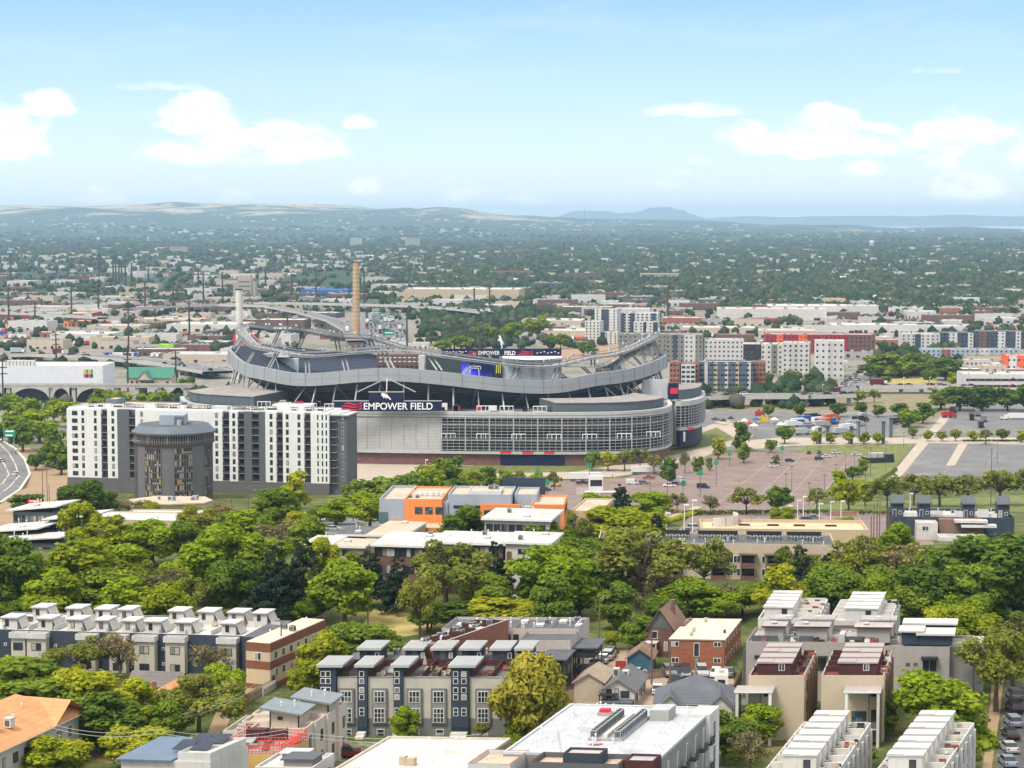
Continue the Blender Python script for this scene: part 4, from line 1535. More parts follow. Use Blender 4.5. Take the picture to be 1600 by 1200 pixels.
flat_row(757, 432, 103, 15, 812, 'white roofed two storey apartments half hidden by trees before orange office', PINKW, wn=bw(12, 8, 8, (829, 852)), seed=3)
flat_row(790, 402, 70, 13, 849, 'narrow white rendered apartment end with brown brick recesses among trees', OFFW, wn=[(26, 866, 1.9, 1.3, 'w'), (26, 893, 1.9, 1.3, 'w'), (50, 866, 1.9, 1.3, 'w')], brick=((2, 9),), seed=4)
flat_row(676, 408, 112, 14, 849, 'white roofed brick apartments with balconies behind the leafless spreading tree', BRICK2, wn=bw(15, 7, 8, (866, 891), 1.9, 1.9), seed=5)
flat_row(584, 404, 92, 16, 853, 'white roofed brown brick apartments with balconies and stepped eaves', BRICK2, wn=bw(13, 7, 7, (869, 895), 1.8, 1.7), seed=6)
flat_row(524, 416, 44, 9, 855, 'small cream two storey house with flat pale roof beside dark spruces', TAN, roof=ROOFT, cat='house', wn=[(10, 868, 1.7, 1.3, 'd2'), (20, 868, 1.7, 1.3, 'd2')], name='house', seed=7)
flat_row(478, 425, 40, 10, 851, 'low house with white flat roof behind tall dark spruces', OFFW, cat='house', wn=[(10, 862, 1.5, 1.2, 'd2'), (26, 862, 1.5, 1.2, 'd2')], name='house', seed=8)
o, k, W, zt_ = flat_row(572, 430, 62, 20, 838, 'low grey flat roofed workshop with row of doors beside orange office', PINKW, roof=ROOFT, cat='workshop', name='workshop', over=.2, seed=9)
for i in range(5): win(o, W, 2 + i * 3.2, .2, 1.4, 2.4, 'R', 'd', 'door')
flat_row(525, 440, 50, 12, 837, 'low brown roofed shed beside the street corner parking', SLATE, roof=ROOFD, cat='shed', name='shed', over=.3, seed=10)


def tan_apartments():
    D = 425.0
    k = D / FPX
    o = bld('apartment_building', 'long tan three storey apartment block with balconies behind the big bare tree', 'apartment block', 934, D, rz=-R(5))
    z0 = o.location.z
    W, zt_ = 372 * k, Z(851, D) - z0
    block(o, 0, W, 0, 16, 0, zt_, BEIGE, ROOFD, par=.6, cap=TAN)
    zs = [Z(q, D) - z0 for q in (876, 896, 916)]
    for q in (28, 44, 75, 100, 130, 170, 208, 219, 263, 292, 318, 349):
        for z in zs: win(o, q * k, 0, z, 1.5, 1.55, 'F', 'w2')
    for q in (58, 120, 190, 236, 275, 305, 335):
        for i, z in enumerate(zs):
            m = MB().box(q * k - 1.6, q * k + 1.6, -1.5, -.02, z - .95, z - .75, WOOD)
            m.box(q * k - 1.6, q * k + 1.6, -1.5, -1.42, z - .75, z + .2, BRICK2)
            m.box(q * k - 1.6, q * k - 1.35, -1.5, -1.25, z + .2, z + 1.75, WOOD)
            m.box(q * k + 1.35, q * k + 1.6, -1.5, -1.25, z + .2, z + 1.75, WOOD)
            m.box(q * k - 1.4, q * k + 1.4, -.08, -.03, z - .7, z + 1.5, GLASSD)
            obj('balcony', m, o)
        obj('trellis', MB().box(q * k - 1.9, q * k + 1.9, -1.7, -.02, zs[0] + 1.9, zs[0] + 2.1, WOOD), o)
    m = MB().box(0, 6 * k, -1.2, -.03, 0, zt_ + .8, BEIGE)
    obj('corner_pier', m, o)
    # roof plant in rows behind dark screens
    for a, b in ((92, 145), (158, 222), (236, 292), (300, 355)):
        obj('roof_screen', MB().box(a * k, b * k, 11, 11.2, zt_, zt_ + 1.7, DARK), o)
        for i in range(int((b - a) / 5)):
            obj('air_conditioner', ac_mesh(0), o, (a * k + .5 + i * 5 * k, 9.6 - (i % 2) * 1.2, zt_ + .06))
    roofbits(o, 2, W - 2, 2, 7, zt_ + .06, nv=22, nsk=2, seed=8)
    # pale raised deck behind with low walls
    D2 = 452.0
    q = bld('parking_deck', 'tan parking deck with low walls behind the long tan apartments', 'parking deck', 1096, D2, rz=-R(4))
    kk = D2 / FPX
    zd = Z(830, D2) - q.location.z
    m = MB().box(0, 262 * kk, 0, 15, 0, zd, TAN, mat('deck_membrane', (.62, .46, .30), kind='patch', sc=.2, c2=(.55, .4, .26)))
    obj('deck', m, q)
    m = MB()
    parapet(m, 0, 262 * kk, 0, 15, zd + .01, .7, .3, TAN)
    obj('low_wall', m, q)
    for a in (20, 62, 108, 150, 200): obj('roof_strip', MB().box(a * kk, (a + 18) * kk, 9, 10, zd + .02, zd + .35, DARK), q)
    m = MB()
    pts = [(150 * kk + 7 * math.cos(t) - 20, 13 + 7 * math.sin(t)) for t in np.linspace(-1.4, .5, 14)]
    for a, b in zip(pts, pts[1:]):
        m.prism([a, b, (b[0] + .3, b[1] + .2), (a[0] + .3, a[1] + .2)], zd, zd + 2.2, CONCW)
    obj('curved_wall', m, q)


tan_apartments()


def dark_townhouses():
    D = 520.0
    k = D / FPX
    o = bld('townhouse_row', 'dark navy townhouses with four roof huts and white terraces by car park', 'townhouses', 1397, D, rz=-R(5))
    z0 = o.location.z
    zz = lambda p, d=D: Z(p, d) - z0
    W = 188 * k
    zt_ = zz(811)
    block(o, 0, W, 0, 16, 0, zt_, NAVY, ROOFW, par=.7)
    for a in (0, 42, 111, 165):
        q = MB().box(a * k, (a + 18) * k, 3, 8, zt_ + .07, zz(788), NAVY)
        e = obj('roof_hut', q, o)
        obj('hut_roof', MB().slab([(a * k - .4, 2.4, zz(789)), ((a + 18) * k + .4, 2.4, zz(789)), ((a + 19) * k + .6, 9.4, zz(782)), ((a + 1) * k, 9.4, zz(782))], .3, SLATE), e)
        win(o, (a + 13) * k, 3, zt_ + .9, .8, .9, 'F', 'w')
        win(o, (a + 4) * k, 3, zt_ + .2, .9, 2.0, 'F', 'w', 'door')
    for a, b, z in ((18, 40, 803), (60, 108, 804), (100, 112, 800), (135, 164, 803), (132, 150, 796), (60, 78, 798)):
        obj('terrace_wall', MB().box(a * k, b * k, 1 + z % 3, 1.3 + z % 3, zt_ + .07, zz(z), WHITE), o)
    block(o, 34 * k, 66 * k, -5, -.02, 0, zz(814), OFFW, ROOFW, par=.4)
    win(o, 47 * k, -5, zz(824), 1.7, 1.2, 'F', 'w2')
    obj('timber_bay', MB().box(70 * k, 138 * k, -3, -.03, 0, zz(808), SHINGB), o)
    for a, b, z in ((92, 142, 811), (102, 156, 818)):
        obj('white_canopy', MB().box(a * k, b * k, -5.5, -3.05, zz(z), zz(z) + .7, WHITE), o)
    block(o, 64 * k, 136 * k, -12, -6, 0, zz(832), WHITE, ROOFW, par=.8)
    for q in (78, 120): win(o, q * k, -12, zz(847), 1.6, 1.5, 'F', 'w2')
    roofbits(o, 1, W - 1, 9, 15, zt_ + .06, nac=7, nv=10, nsk=3, seed=2)


dark_townhouses()


def modern_low():
    D = 478.0
    k = D / FPX
    o = bld('apartment_building', 'grey green low apartments with tilted white roofs at the park edge', 'apartments', -20, D, rz=-R(14))
    z0 = o.location.z
    zz = lambda p, d=D: Z(p, d) - z0
    GG = mat('grey_green_panel', (.13, .16, .16), kind='board', line=.6)
    for (a, b, y0, y1, zt_) in ((0, 80, 0, 12, 833), (45, 140, -7, 1, 838), (74, 146, 9, 18, 819), (-10, 62, 15, 26, 813)):
        q = obj('wall', MB().box(a * k, b * k, y0, y1, 0, zz(zt_), GG), o)
        obj('tilted_roof', MB().slab([(a * k - 1.5, y0 - 1.2, zz(zt_) + .1), (b * k + 1.5, y0 - 1.2, zz(zt_) + 1.6), (b * k + 1.5, y1 + 1, zz(zt_) + 1.6), (a * k - 1.5, y1 + 1, zz(zt_) + .1)], .3, ROOFW), q)
        for i in range(int((b - a) / 14)):
            win(o, (a + 8 + 14 * i) * k, y0, zz(zt_) - 2.4, 1.8, 1.6, 'F', 'd2')
        roofbits(o, a * k + 2, b * k - 2, y0 + 1, y1 - 1, zz(zt_) + 1.2, nv=5, nsk=1, seed=a)
    o = bld('low_building', 'low cream flat roofed hall behind trees below the round tower', 'hall', 118, 505, rz=-R(8))
    block(o, 0, 30, 0, 14, 0, Z(812, 505) - o.location.z, TAN, ROOFW, par=.3)
    for i in range(7): win(o, 2.5 + 4 * i, 0, 1.2, 1.6, 1.3, 'F', 'd2')
    o = bld('low_building', 'long low cream shop with white roof under the white apartments', 'shop', 190, 560, rz=-R(4))
    block(o, 0, 22, 0, 11, 0, Z(806, 560) - o.location.z, TAN, ROOFW, par=.4)
    for i in range(5): win(o, 2.5 + 4 * i, 0, 1.0, 2.0, 1.5, 'F', 'd2')
    # pavilion at the foot of the round tower
    o = bld('pavilion', 'tan pavilion with faceted gravel roof at foot of round grey tower', 'pavilion', 196, 690, rz=-R(6))
    k = 690 / FPX
    p = [(0, 4), (20 * k, -4), (80 * k, -5), (126 * k, -1), (132 * k, 5), (110 * k, 13), (30 * k, 13)]
    zt_ = Z(785, 690) - o.location.z
    obj('wall', MB().prism(p, 0, zt_, BEIGE, ROOFT), o)
    obj('fascia', MB().prism([(x * 1.02 - .3, y * 1.1 - .2) for x, y in p], zt_ + .01, zt_ + .5, TAN, ROOFT), o)
    obj('rooftop_unit', ac_mesh(1), o, (70 * k, 3, zt_ + .5))
    obj('rooftop_unit', ac_mesh(1), o, (104 * k, 6, zt_ + .5), 1.57)
    roofbits(o, 6, 24, 0, 9, zt_ + .5, nv=6, nac=2, seed=3)


modern_low()

# ------------------------------------------------------------------ houses near the camera
UPH = [mat('deck_furniture_%d' % i, c, var=.25) for i, c in enumerate(((.05, .045, .045), (.45, .36, .26), (.6, .58, .54), (.12, .1, .09), (.3, .1, .08)))]


def clutter(parent, x0, x1, y0, y1, z, n, seed):
    """chairs, tables and parasols left on a roof deck"""
    r = random.Random(seed)
    for _ in range(n):
        x, y = r.uniform(x0, x1), r.uniform(y0, y1)
        m = MB()
        u = r.choice(UPH)
        a = r.uniform(.5, 1.1)
        m.box(x, x + a, y, y + .6, z + .2, z + .45, u)
        m.box(x, x + a, y + .5, y + .6, z + .45, z + .85, u)
        for dx in (.03, a - .09): m.box(x + dx, x + dx + .06, y + .03, y + .09, z, z + .2, DARK)
        obj('deck_seat', m, parent)


def popup(parent, x0, x1, y0, y1, z, zt_, wall, roof, over=.35, th=.32, door=None, name='roof_hut', tilt=0.):
    e = obj(name, MB().box(x0, x1, y0, y1, z, zt_, wall), parent)
    a = over
    obj('hut_roof', MB().slab([(x0 - a, y0 - a, zt_ + .01), (x1 + a, y0 - a, zt_ + .01), (x1 + a, y1 + a, zt_ + .01 + tilt), (x0 - a, y1 + a, zt_ + .01 + tilt)], th, roof), e)
    if door is not None: win(e, x0 + door, y0, z + .1, .9, 2.0, 'F', 'd', 'door')
    return e


def navy_cream_row():
    D = 292.0
    k = D / FPX
    o = bld('townhouse_row', 'four storey townhouses with cream fronts between navy stair towers beside the willow', 'townhouses', 497, D, rz=-R(.6), sk=.17)
    z0 = o.location.z
    zz = lambda p, d=D: Z(p, d) - z0
    U = lambda p: (p - 497) * k
    W, dk = U(836), zz(1063)
    GRY = mat('grey_siding', (.19, .19, .19), kind='siding', line=.35)
    FRG = mat('bay_grey', (.15, .15, .155), var=.06)
    zb1, zb2 = zz(1152), zz(1122)
    obj('core', MB().box(.3, W - .3, .6, 19.5, 0, dk, NAVY, ROOFD), o)
    for a, b in ((527, 560), (576, 617), (632, 708), (737, 834)):
        x0, x1 = U(a), U(b)
        q = obj('cream_front', MB().box(x0, x1, 0, .59, zb2 + .01, zz(1058.5), CREAM), o)
        obj('grey_base', MB().box(x0, x1, -.02, .59, zb1 + .01, zb2, GRY).box(x0, x1, -.06, .59, 0, zb1, BRICK2), q)
        obj('coping', MB().box(x0 - .05, x1 + .05, -.06, .4, zz(1058.5) + .005, zz(1058.5) + .1, GREY), q)
    for c in (542, 594.5, 650, 688.5, 759, 802):
        x = U(c)
        f = MB().box(x - 1.15, x + 1.15, -.32, -.03, zz(1130.5), zz(1075), FRG)
        f.box(x - 1.02, x + 1.02, -.36, -.325, zz(1129), zz(1076.5), GREY)
        b = obj('window_bay', f, o)
        win(b, x, -.365, zz(1096.5), 1.6, 1.75, 'F', 'w6')
        win(b, x, -.365, zz(1127.5), 1.6, 2.15, 'F', 'w4')
        win(o, x + .1, -.03, zz(1151), 1.15, 1.2, 'F', 'w3')
    tw = ((500, 526, 40, 1, (506, 514)), (560, 575.5, 34, 1, (567,)), (617.5, 631.5, 34, 1, (623,)), (708.5, 736.5, 30, 2, (716, 729)))
    for a, b, ov, n, cols in tw:
        x0, x1 = U(a), U(b)
        t = obj('stair_tower', MB().box(x0, x1, -.5, 5.2, 0, zz(1041.5), NAVY), o)
        obj('tower_roof', MB().slab([(x0 - .35, -.95, zz(1041) + .02), (x1 + 1.1, -.95, zz(1041) + .02), (x1 + 1.1, 5.6, zz(1041) + .02), (x0 - .35, 5.6, zz(1041) + .02)], .38, mat('roof_edge_grey', (.42, .42, .4), var=.06)), t)
        obj('roof_sheet', MB().box(x0 - .15, x1 + .9, -.75, 5.4, zz(1041) + .405, zz(1041) + .43, ROOFG), t)
        for c in cols:
            for y in (1056, 1067, 1081, 1092, 1117): win(t, U(c), -.5, zz(y), .75, .85 if y != 1117 else 1.25, 'F', 'w3' if y == 1117 else 'w')
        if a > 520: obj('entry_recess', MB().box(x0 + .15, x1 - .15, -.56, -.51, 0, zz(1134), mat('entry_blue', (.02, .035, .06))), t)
        if a > 520: obj('front_steps', MB().box(x0 + .1, x1 - .1, -2.6, -.6, 0, .35, CONCW).box(x0 + .1, x1 - .1, -1.8, -.6, .35, .7, CONCW), t)
    # roof decks, parapets and the second line of huts
    for a in (527, 576, 632, 660, 684, 737, 770, 800):
        obj('deck_wall', MB().box(U(a), U(a) + .16, .6, 10, dk, dk + 1.0, MAROON), o)
    obj('deck_wall', MB().box(.4, W - .4, 10, 10.2, dk, dk + .95, MAROON), o)
    for a, b in ((547, 585), (622, 655), (668, 701), (715, 748), (765, 798), (806, 834)):
        q = popup(o, U(a) - 1.4, U(b) - 2.0, 11.2, 16.5, dk, zz(1041) + .05, NAVY, MATS['roof_edge_grey'], .4, .36)
        obj('hut_sheet', MB().box(U(a) - 1.6, U(b) - 1.8, 11.0, 16.7, zz(1041) + .425, zz(1041) + .45, ROOFG), q)
        win(q, U(a) + .1, 11.2, dk + .1, .9, 2.0, 'F', 'g', 'door')
        win(q, U(a) + 1.3, 11.2, dk + .9, .6, .9, 'F', 'w')
    clutter(o, U(529), U(557), 1, 8, dk, 5, 1)
    clutter(o, U(578), U(610), 1, 8, dk, 8, 2)
    clutter(o, U(636), U(704), 1, 9, dk, 16, 3)
    clutter(o, U(740), U(800), 1, 9, dk, 8, 4)
    obj('parasol', MB().cyl(U(652), 6, dk, dk + 2.2, .04, .04, 5, DARK).cyl(U(652), 6, dk + 1.1, dk + 2.3, .35, .12, 8, UPH[1]), o)
    roofbits(o, 2, W - 2, 17, 19, dk, nac=9, nv=8, seed=6)


navy_cream_row()


def court_row():
    D = 326.0
    k = D / FPX
    o = bld('townhouse_row', 'pale flat roofed townhouses with dark gravel roofs and steel balconies behind navy townhouses', 'townhouses', 690, D, rz=-R(1.5), sk=.2)
    z0 = o.location.z
    zz = lambda p, d=D: Z(p, d) - z0
    U = lambda p: (p - 690) * k
    top = zz(986)
    for a, b in ((690, 742), (742, 800), (800, 858), (858, 907)):
        block(o, U(a) + .01, U(b) - .01, 0, 9.5, 0, top, PINKW, ROOFD, par=.55, cap=SLATE, t=.2)
    for i in range(7): obj('skylight', ac_mesh(3), o, (U(712) + i * 3.3, 4 + (i % 2) * 3, top + .06))
    roofbits(o, 1, U(900), 1, 8, top + .06, nv=16, nac=3, seed=2)
    for q in (770, 795, 808): win(o, U(q), 0, zz(1008), .9, 1.9, 'F', 'd')
    block(o, U(826), U(906), -6.5, -.02, 0, zz(990), PINKW, ROOFD, par=.4, cap=SLATE, t=.2)
    block(o, U(806), U(874), -15, -9, 0, zz(1011), PINKW, ROOFD, par=.6, cap=SLATE, t=.2)
    obj('dark_parapet', MB().box(U(808), U(872), -9.3, -9.05, zz(1011) + .6, zz(1011) + 1.3, MAROON), o)
    roofbits(o, U(810), U(870), -14, -10, zz(1011) + .06, nac=3, nv=5, seed=9)
    # steel balconies with flat canopies at the lane end
    for x0, y0, n in ((U(907), -5, 3), (U(875), -14, 3)):
        m = MB()
        for lv in range(2):
            z = 2.7 * (lv + 1)
            m.box(x0 + .05, x0 + 3.6, y0, y0 + 7, z, z + .18, DARK)
            m.box(x0 + 3.5, x0 + 3.58, y0, y0 + 7, z + .18, z + 1.15, DARK)
            m.box(x0 + .05, x0 + 3.5, y0, y0 + .08, z + .18, z + 1.15, DARK)
        for dx in (.3, 3.4):
            for dy in (.1, 3.4, 6.8): m.box(x0 + dx, x0 + dx + .16, y0 + dy, y0 + dy + .16, 0, zz(1000) - .2, DARK)
        b = obj('balcony', m, o)
        obj('balcony_canopy', MB().box(x0 - .2, x0 + 4.2, y0 - .4, y0 + 7.2, zz(1000) - .2, zz(1000), SLATE), b)
        for i in range(3): win(o, x0 if x0 > U(900) else x0, y0 + 1 + 2 * i, 3.4, .9, 1.9, 'R', 'd')
    # brick edged wing running back from the navy row
    w = bld('townhouse_row', 'narrow wing with red brick parapet and rooftop units leading back from navy townhouses', 'townhouses', 640, 306, rz=-R(1), sk=.55)
    zt_ = Z(1010, 306) - z0
    block(w, 0, 4.6, 0, 19, 0, zt_, BRICK, ROOFD, par=.5, cap=CREAM, t=.3)
    for i in range(8): obj('air_conditioner', ac_mesh(0), w, (1.2 + (i % 2) * 1.8, 2 + i * 2.1, zt_ + .06))
    roofbits(w, .8, 4, 1, 18, zt_ + .06, nv=9, nsk=2, seed=12)
    for i in range(5): obj('party_wall', MB().box(.3, 4.3, 3.4 + i * 3.3, 3.6 + i * 3.3, zt_ + .06, zt_ + .9, MAROON), w)


court_row()


def white_popup_row():
    D = 338.0
    k = D / FPX
    o = bld('townhouse_row', 'long townhouse row with navy walls, cream bays and white roof huts along the park', 'townhouses', -46, D, rz=-R(7.5), sk=.12)
    z0 = o.location.z
    zz = lambda p, d=D: Z(p, d) - z0
    kk = k * 1.03
    U = lambda p: (p + 46) * kk
    W, top = U(392), zz(984)
    block(o, 0, W, 0, 15, 0, top, NAVY, ROOFW, par=.25, cap=WHITE)
    for a, b in ((25, 47), (50, 80), (130, 158), (180, 206), (219, 251), (268, 298), (350, 378)):
        x0, x1 = U(a), U(b)
        q = obj('cream_bay', MB().box(x0, x1, -1.3, -.02, 0, top - .9, CREAM), o)
        m = MB()
        parapet(m, x0 - .2, x1 + .2, -1.7, -.03, top - .89, .95, .15, WHITE)
        obj('balcony_wall', m, q)
        c = (x0 + x1) / 2
        for dz in (3.0, 6.0, 8.3):
            if top - dz > .4: win(q, c, -1.3, top - dz, 1.7, 1.3, 'F', 'd2')
    for a in (10, 90, 118, 213, 260, 310, 330):
        for dz in (2.6, 5.2): win(o, U(a), 0, top - dz, .5, .5, 'F', 'w')
    MRN = mat('hut_trim', (.2, .15, .14))
    for i, (a, b) in enumerate(((0, 27), (58, 83), (105, 131), (150, 172), (192, 215), (228, 255), (277, 303), (348, 372))):
        q = popup(o, U(a), U(b) - .3, 1.0, 4.2, top + .07, top + 2.0, OFFW, WHITE, .2, .2)
        obj('hut_trim', MB().box(U(a) - .22, U(b) - .08, .77, .8, top + 1.8, top + 2.0, MRN), q)
        win(q, U(a) + .95, 1.0, top + .6, .65, 1.3, 'F', 'd')
        m = MB()
        m.slab([(U(b) - .29, 1.2, top + 1.9), (U(b) - .29, 4.1, top + 1.9), (U(b) + .5, 4.1, top + .2), (U(b) + .5, 1.2, top + .2)], .06, OFFW)
        obj('hut_slope', m, q)
    for i, (a, b) in enumerate(((21, 47), (77, 103), (124, 150), (162, 185), (243, 269), (290, 317), (338, 365), (378, 402))):
        a -= 10; b -= 10
        q = popup(o, U(a), U(b) - .3, 9.5, 13, top + .07, top + 2.2, OFFW, WHITE, .2, .2)
        obj('hut_trim', MB().box(U(a) - .22, U(b) - .08, 9.27, 9.3, top + 2.0, top + 2.2, MRN), q)
        win(q, U(a) + .95, 9.5, top + .9, .65, 1.3, 'F', 'd')
        m = MB()
        m.slab([(U(b) - .29, 9.7, top + 2.1), (U(b) - .29, 12.9, top + 2.1), (U(b) + .5, 12.9, top + .3), (U(b) + .5, 9.7, top + .3)], .06, OFFW)
        obj('hut_slope', m, q)
        obj('terrace_wall', MB().box(U(b) + .9, U(a) + 5.3, 8.2, 8.35, top + .07, top + 1.1, WHITE), o)
    for i in range(10): obj('terrace_wall', MB().box(1 + i * 4.6, 1.15 + i * 4.6, .3, 8, top + .07, top + .9, WHITE), o)
    clutter(o, 2, W - 2, 5, 8, top + .07, 20, 8)
    # the dark end house with a red brick bay
    e = MB().box(W + .02, W + 3.2, -2.5, 12, 0, top + .6, NAVY, ROOFD)
    obj('end_house', e, o)
    obj('brick_bay', MB().box(W + 3.22, W + 4.8, -1.5, 3, 2.4, top + .2, BRICK, WHITE).box(W + 3.22, W + 4.7, -1.4, 2.9, 0, 2.35, OFFW), o)
    obj('white_eave', MB().box(W + 2.9, W + 6, -2.2, 3.4, top + .22, top + .5, WHITE), o)
    for z in (1.4, 4.2): win(o, W + 4.8, .6, z, .9, 1.5, 'R', 'd')
    win(o, W + 1.6, -2.5, 4, .9, 1.7, 'F', 'd')
    win(o, W + 1.6, -2.5, 1, .9, 1.7, 'F', 'd')


white_popup_row()


def banded_block():
    D = 322.0
    o = bld('apartment_building', 'cream and brown banded apartment block with pale flat roof behind utility pole', 'apartment block', 384, D, rz=-R(20))
    top = Z(1004, D) - o.location.z
    W, L = 4.4, 21
    BR = mat('brown_band', (.21, .085, .05), var=.1)
    m = obj('wall', MB().box(0, W, 0, L, 0, top - 1.3, mat('warm_cream', (.56, .43, .29), var=.07)), o)
    for z0, z1 in ((top - 1.3, top + .1), (top - 4.2, top - 2.9), (0, .9)):
        obj('brown_band', MB().box(-.06, W + .06, -.06, L + .06, z0 + .005, z1, BR), o)
    obj('roof', MB().box(.1, W - .1, .1, L - .1, top + .11, top + .2, mat('pale_yellow_roof', (.66, .56, .42), kind='patch', sc=.3, c2=(.6, .5, .36))), o)
    for i in range(7):
        for z in (top - 2.75, top - 5.6): win(o, W, 2 + i * 2.8, z, 1.2, 1.3, 'R', 'w2')
    win(o, W / 2, 0, top - 2.75, 1.2, 1.3, 'F', 'w2')
    win(o, W, 1.2, .1, 1.0, 2.1, 'R', 'd', 'door')
    roofbits(o, .6, W - .6, 2, L - 2, top + .2, nv=6, nac=2, seed=3)


banded_block()


def orange_roof_house():
    D = 262.0
    o = bld('apartment_house', 'two storey house with big orange hip roof and rooftop coolers among trees', 'house', -138, D, rz=-R(17))
    z0 = o.location.z
    W, L, ev, rg = 12.6, 21.5, 6.6, 10.2
    obj('wall', MB().box(0, W, 0, L, 0, ev, mat('pale_grey_wall', (.52, .5, .49), var=.07)), o)
    m = MB()
    a = .9
    c = [(-a, -a, ev - .1), (W + a, -a, ev - .1), (W + a, L + a, ev - .1), (-a, L + a, ev - .1)]
    r0, r1 = (W / 2, W / 2, rg), (W / 2, L - W / 2, rg)
    t = .16
    up = lambda p: (p[0], p[1], p[2] + t)
    for f in ((c[0], c[1], r0), (c[1], c[2], r1, r0), (c[2], c[3], r1), (c[3], c[0], r0, r1)):
        m.face([up(p) for p in f], SHINGO)
        m.face(list(reversed(f)), OFFW)
    for p, q in zip(c, c[1:] + c[:1]): m.face([p, q, up(q), up(p)], OFFW)
    g0, g1, gr = L - 7.4, L + .4, ev + 2.6
    m.face([(W + a + .02, g0 - .5, ev + .1), (W + a + .02, (g0 + g1) / 2, gr + .2), (W / 2 - 1, (g0 + g1) / 2, gr + .2), (W / 2 + 2, g0 - .5, ev + .1)], SHINGO)
    m.face([(W + a + .02, g1 + .5, ev + .1), (W + a + .02, (g0 + g1) / 2, gr + .2), (W / 2 - 1, (g0 + g1) / 2, gr + .2), (W / 2 + 2, g1 + .5, ev + .1)], SHINGO)
    obj('roof', m, o)
    for i in range(7):
        for z in (.9, 3.9): win(o, W, 1.6 + i * 2.9, z, 1.3 if i % 3 else .7, 1.4, 'R', 'd')
    for x in (3, 6.5, 10): win(o, x, 0, 3.9, 1.3, 1.4, 'F', 'w2')
    q = obj('chimney_box', MB().box(W - 4.0, W - 2.0, 2.6, 3.6, ev, ev + 2.9, MIDG).box(W - 4.1, W - 1.9, 2.5, 3.7, ev + 2.9, ev + 3.1, OFFW), o)
    for x, y, z in ((W - 5.6, 5.2, ev + 2.3), (W - 2.4, 5.6, ev + 1.6)):
        obj('evaporative_cooler', MB().box(x, x + 1.1, y, y + 1.1, z, z + 1.2, CONCW).box(x - .05, x + 1.15, y - .05, y + 1.15, z + 1.2, z + 1.3, OFFW).box(x + .2, x + .9, y - .02, y + .0, z + .2, z + 1.0, SLATE), o)
    for x, y, z in ((W - 3, 9, ev + 1.9), (W - 4, 13, ev + 2.4), (W - 2, 7.2, ev + 1.3)): obj('vent_pipe', ac_mesh(2), o, (x, y, z - .2))


orange_roof_house()


def cream_step_house():
    D = 267.0
    k = D / FPX
    o = bld('townhouse_row', 'cream stepped townhouses with two tilted grey roofs above roof terraces', 'townhouses', 346, D, rz=-R(2), sk=.2)
    z0 = o.location.z
    zz = lambda p, d=D: Z(p, d) - z0
    U = lambda p: (p - 346) * k
    CR = mat('warm_white_stucco', (.56, .50, .45), var=.05)
    W, top = U(478), zz(1143)
    for i, (y0, y1, dx) in enumerate(((0, 3.4, 0), (3.42, 7.4, .35), (7.42, 10.9, .7), (10.92, 14.5, 1.1))):
        block(o, U(388) if i == 0 else U(362), W + dx, y0, y1, 0, top + .1 * i, CR, ROOFT, par=.5, cap=CR, t=.18)
        for z in (top - 2.6, top - 5.6):
            win(o, W + dx, (y0 + y1) / 2 + .3, z, .95, 1.6, 'R', 'd')
    block(o, U(344), U(387), .6, 9, 0, zz(1150), CR, mat('terrace_grey', (.3, .26, .25), var=.1), par=.6, t=.15, cap=CR)
    clutter(o, U(350), U(380), 1.2, 4, zz(1150) + .06, 9, 3)
    for x, z in ((U(398), 1158), (U(455), 1178)): win(o, x, 0, zz(z) - 1.4, 1.5, 1.4, 'F', 'd')
    win(o, U(470), 0, zz(1172) - 1.2, .8, 1.5, 'F', 'd')
    TW = mat('tan_hut_wall', (.52, .45, .36), var=.06)
    for x0, x1, y0, y1 in ((U(413), U(459), 2.2, 6.6), (U(437), U(482), 8.6, 12.8)):
        q = obj('roof_hut', MB().prism([(x0, y0), (x1, y0), (x1, y1), (x0, y1)], top + .06, [top + 2.6, top + 1.9, top + 1.9, top + 2.6], TW), o)
        obj('tilted_roof', MB().slab([(x0 - 1.2, y0 - .9, top + 2.78), (x1 + .7, y0 - .9, top + 1.85), (x1 + .7, y1 + .8, top + 1.85), (x0 - 1.2, y1 + .8, top + 2.78)], .26, ROOFB), q)
        for j in range(2): obj('vent_pipe', ac_mesh(2), q, (x0 + 1.2 + 1.5 * j, y0 + 1 + j, top + 2.5))
        win(q, x0 + 1.4, y0, top + 1.1, .7, .5, 'F', 'd')
        for xa, zh in ((x0 - .06, 2.5), (x1 - .1, 1.9)): obj('corner_post', MB().box(xa, xa + .16, y0 - .06, y0 + .1, top + .06, top + zh, DARK), q)


cream_step_house()


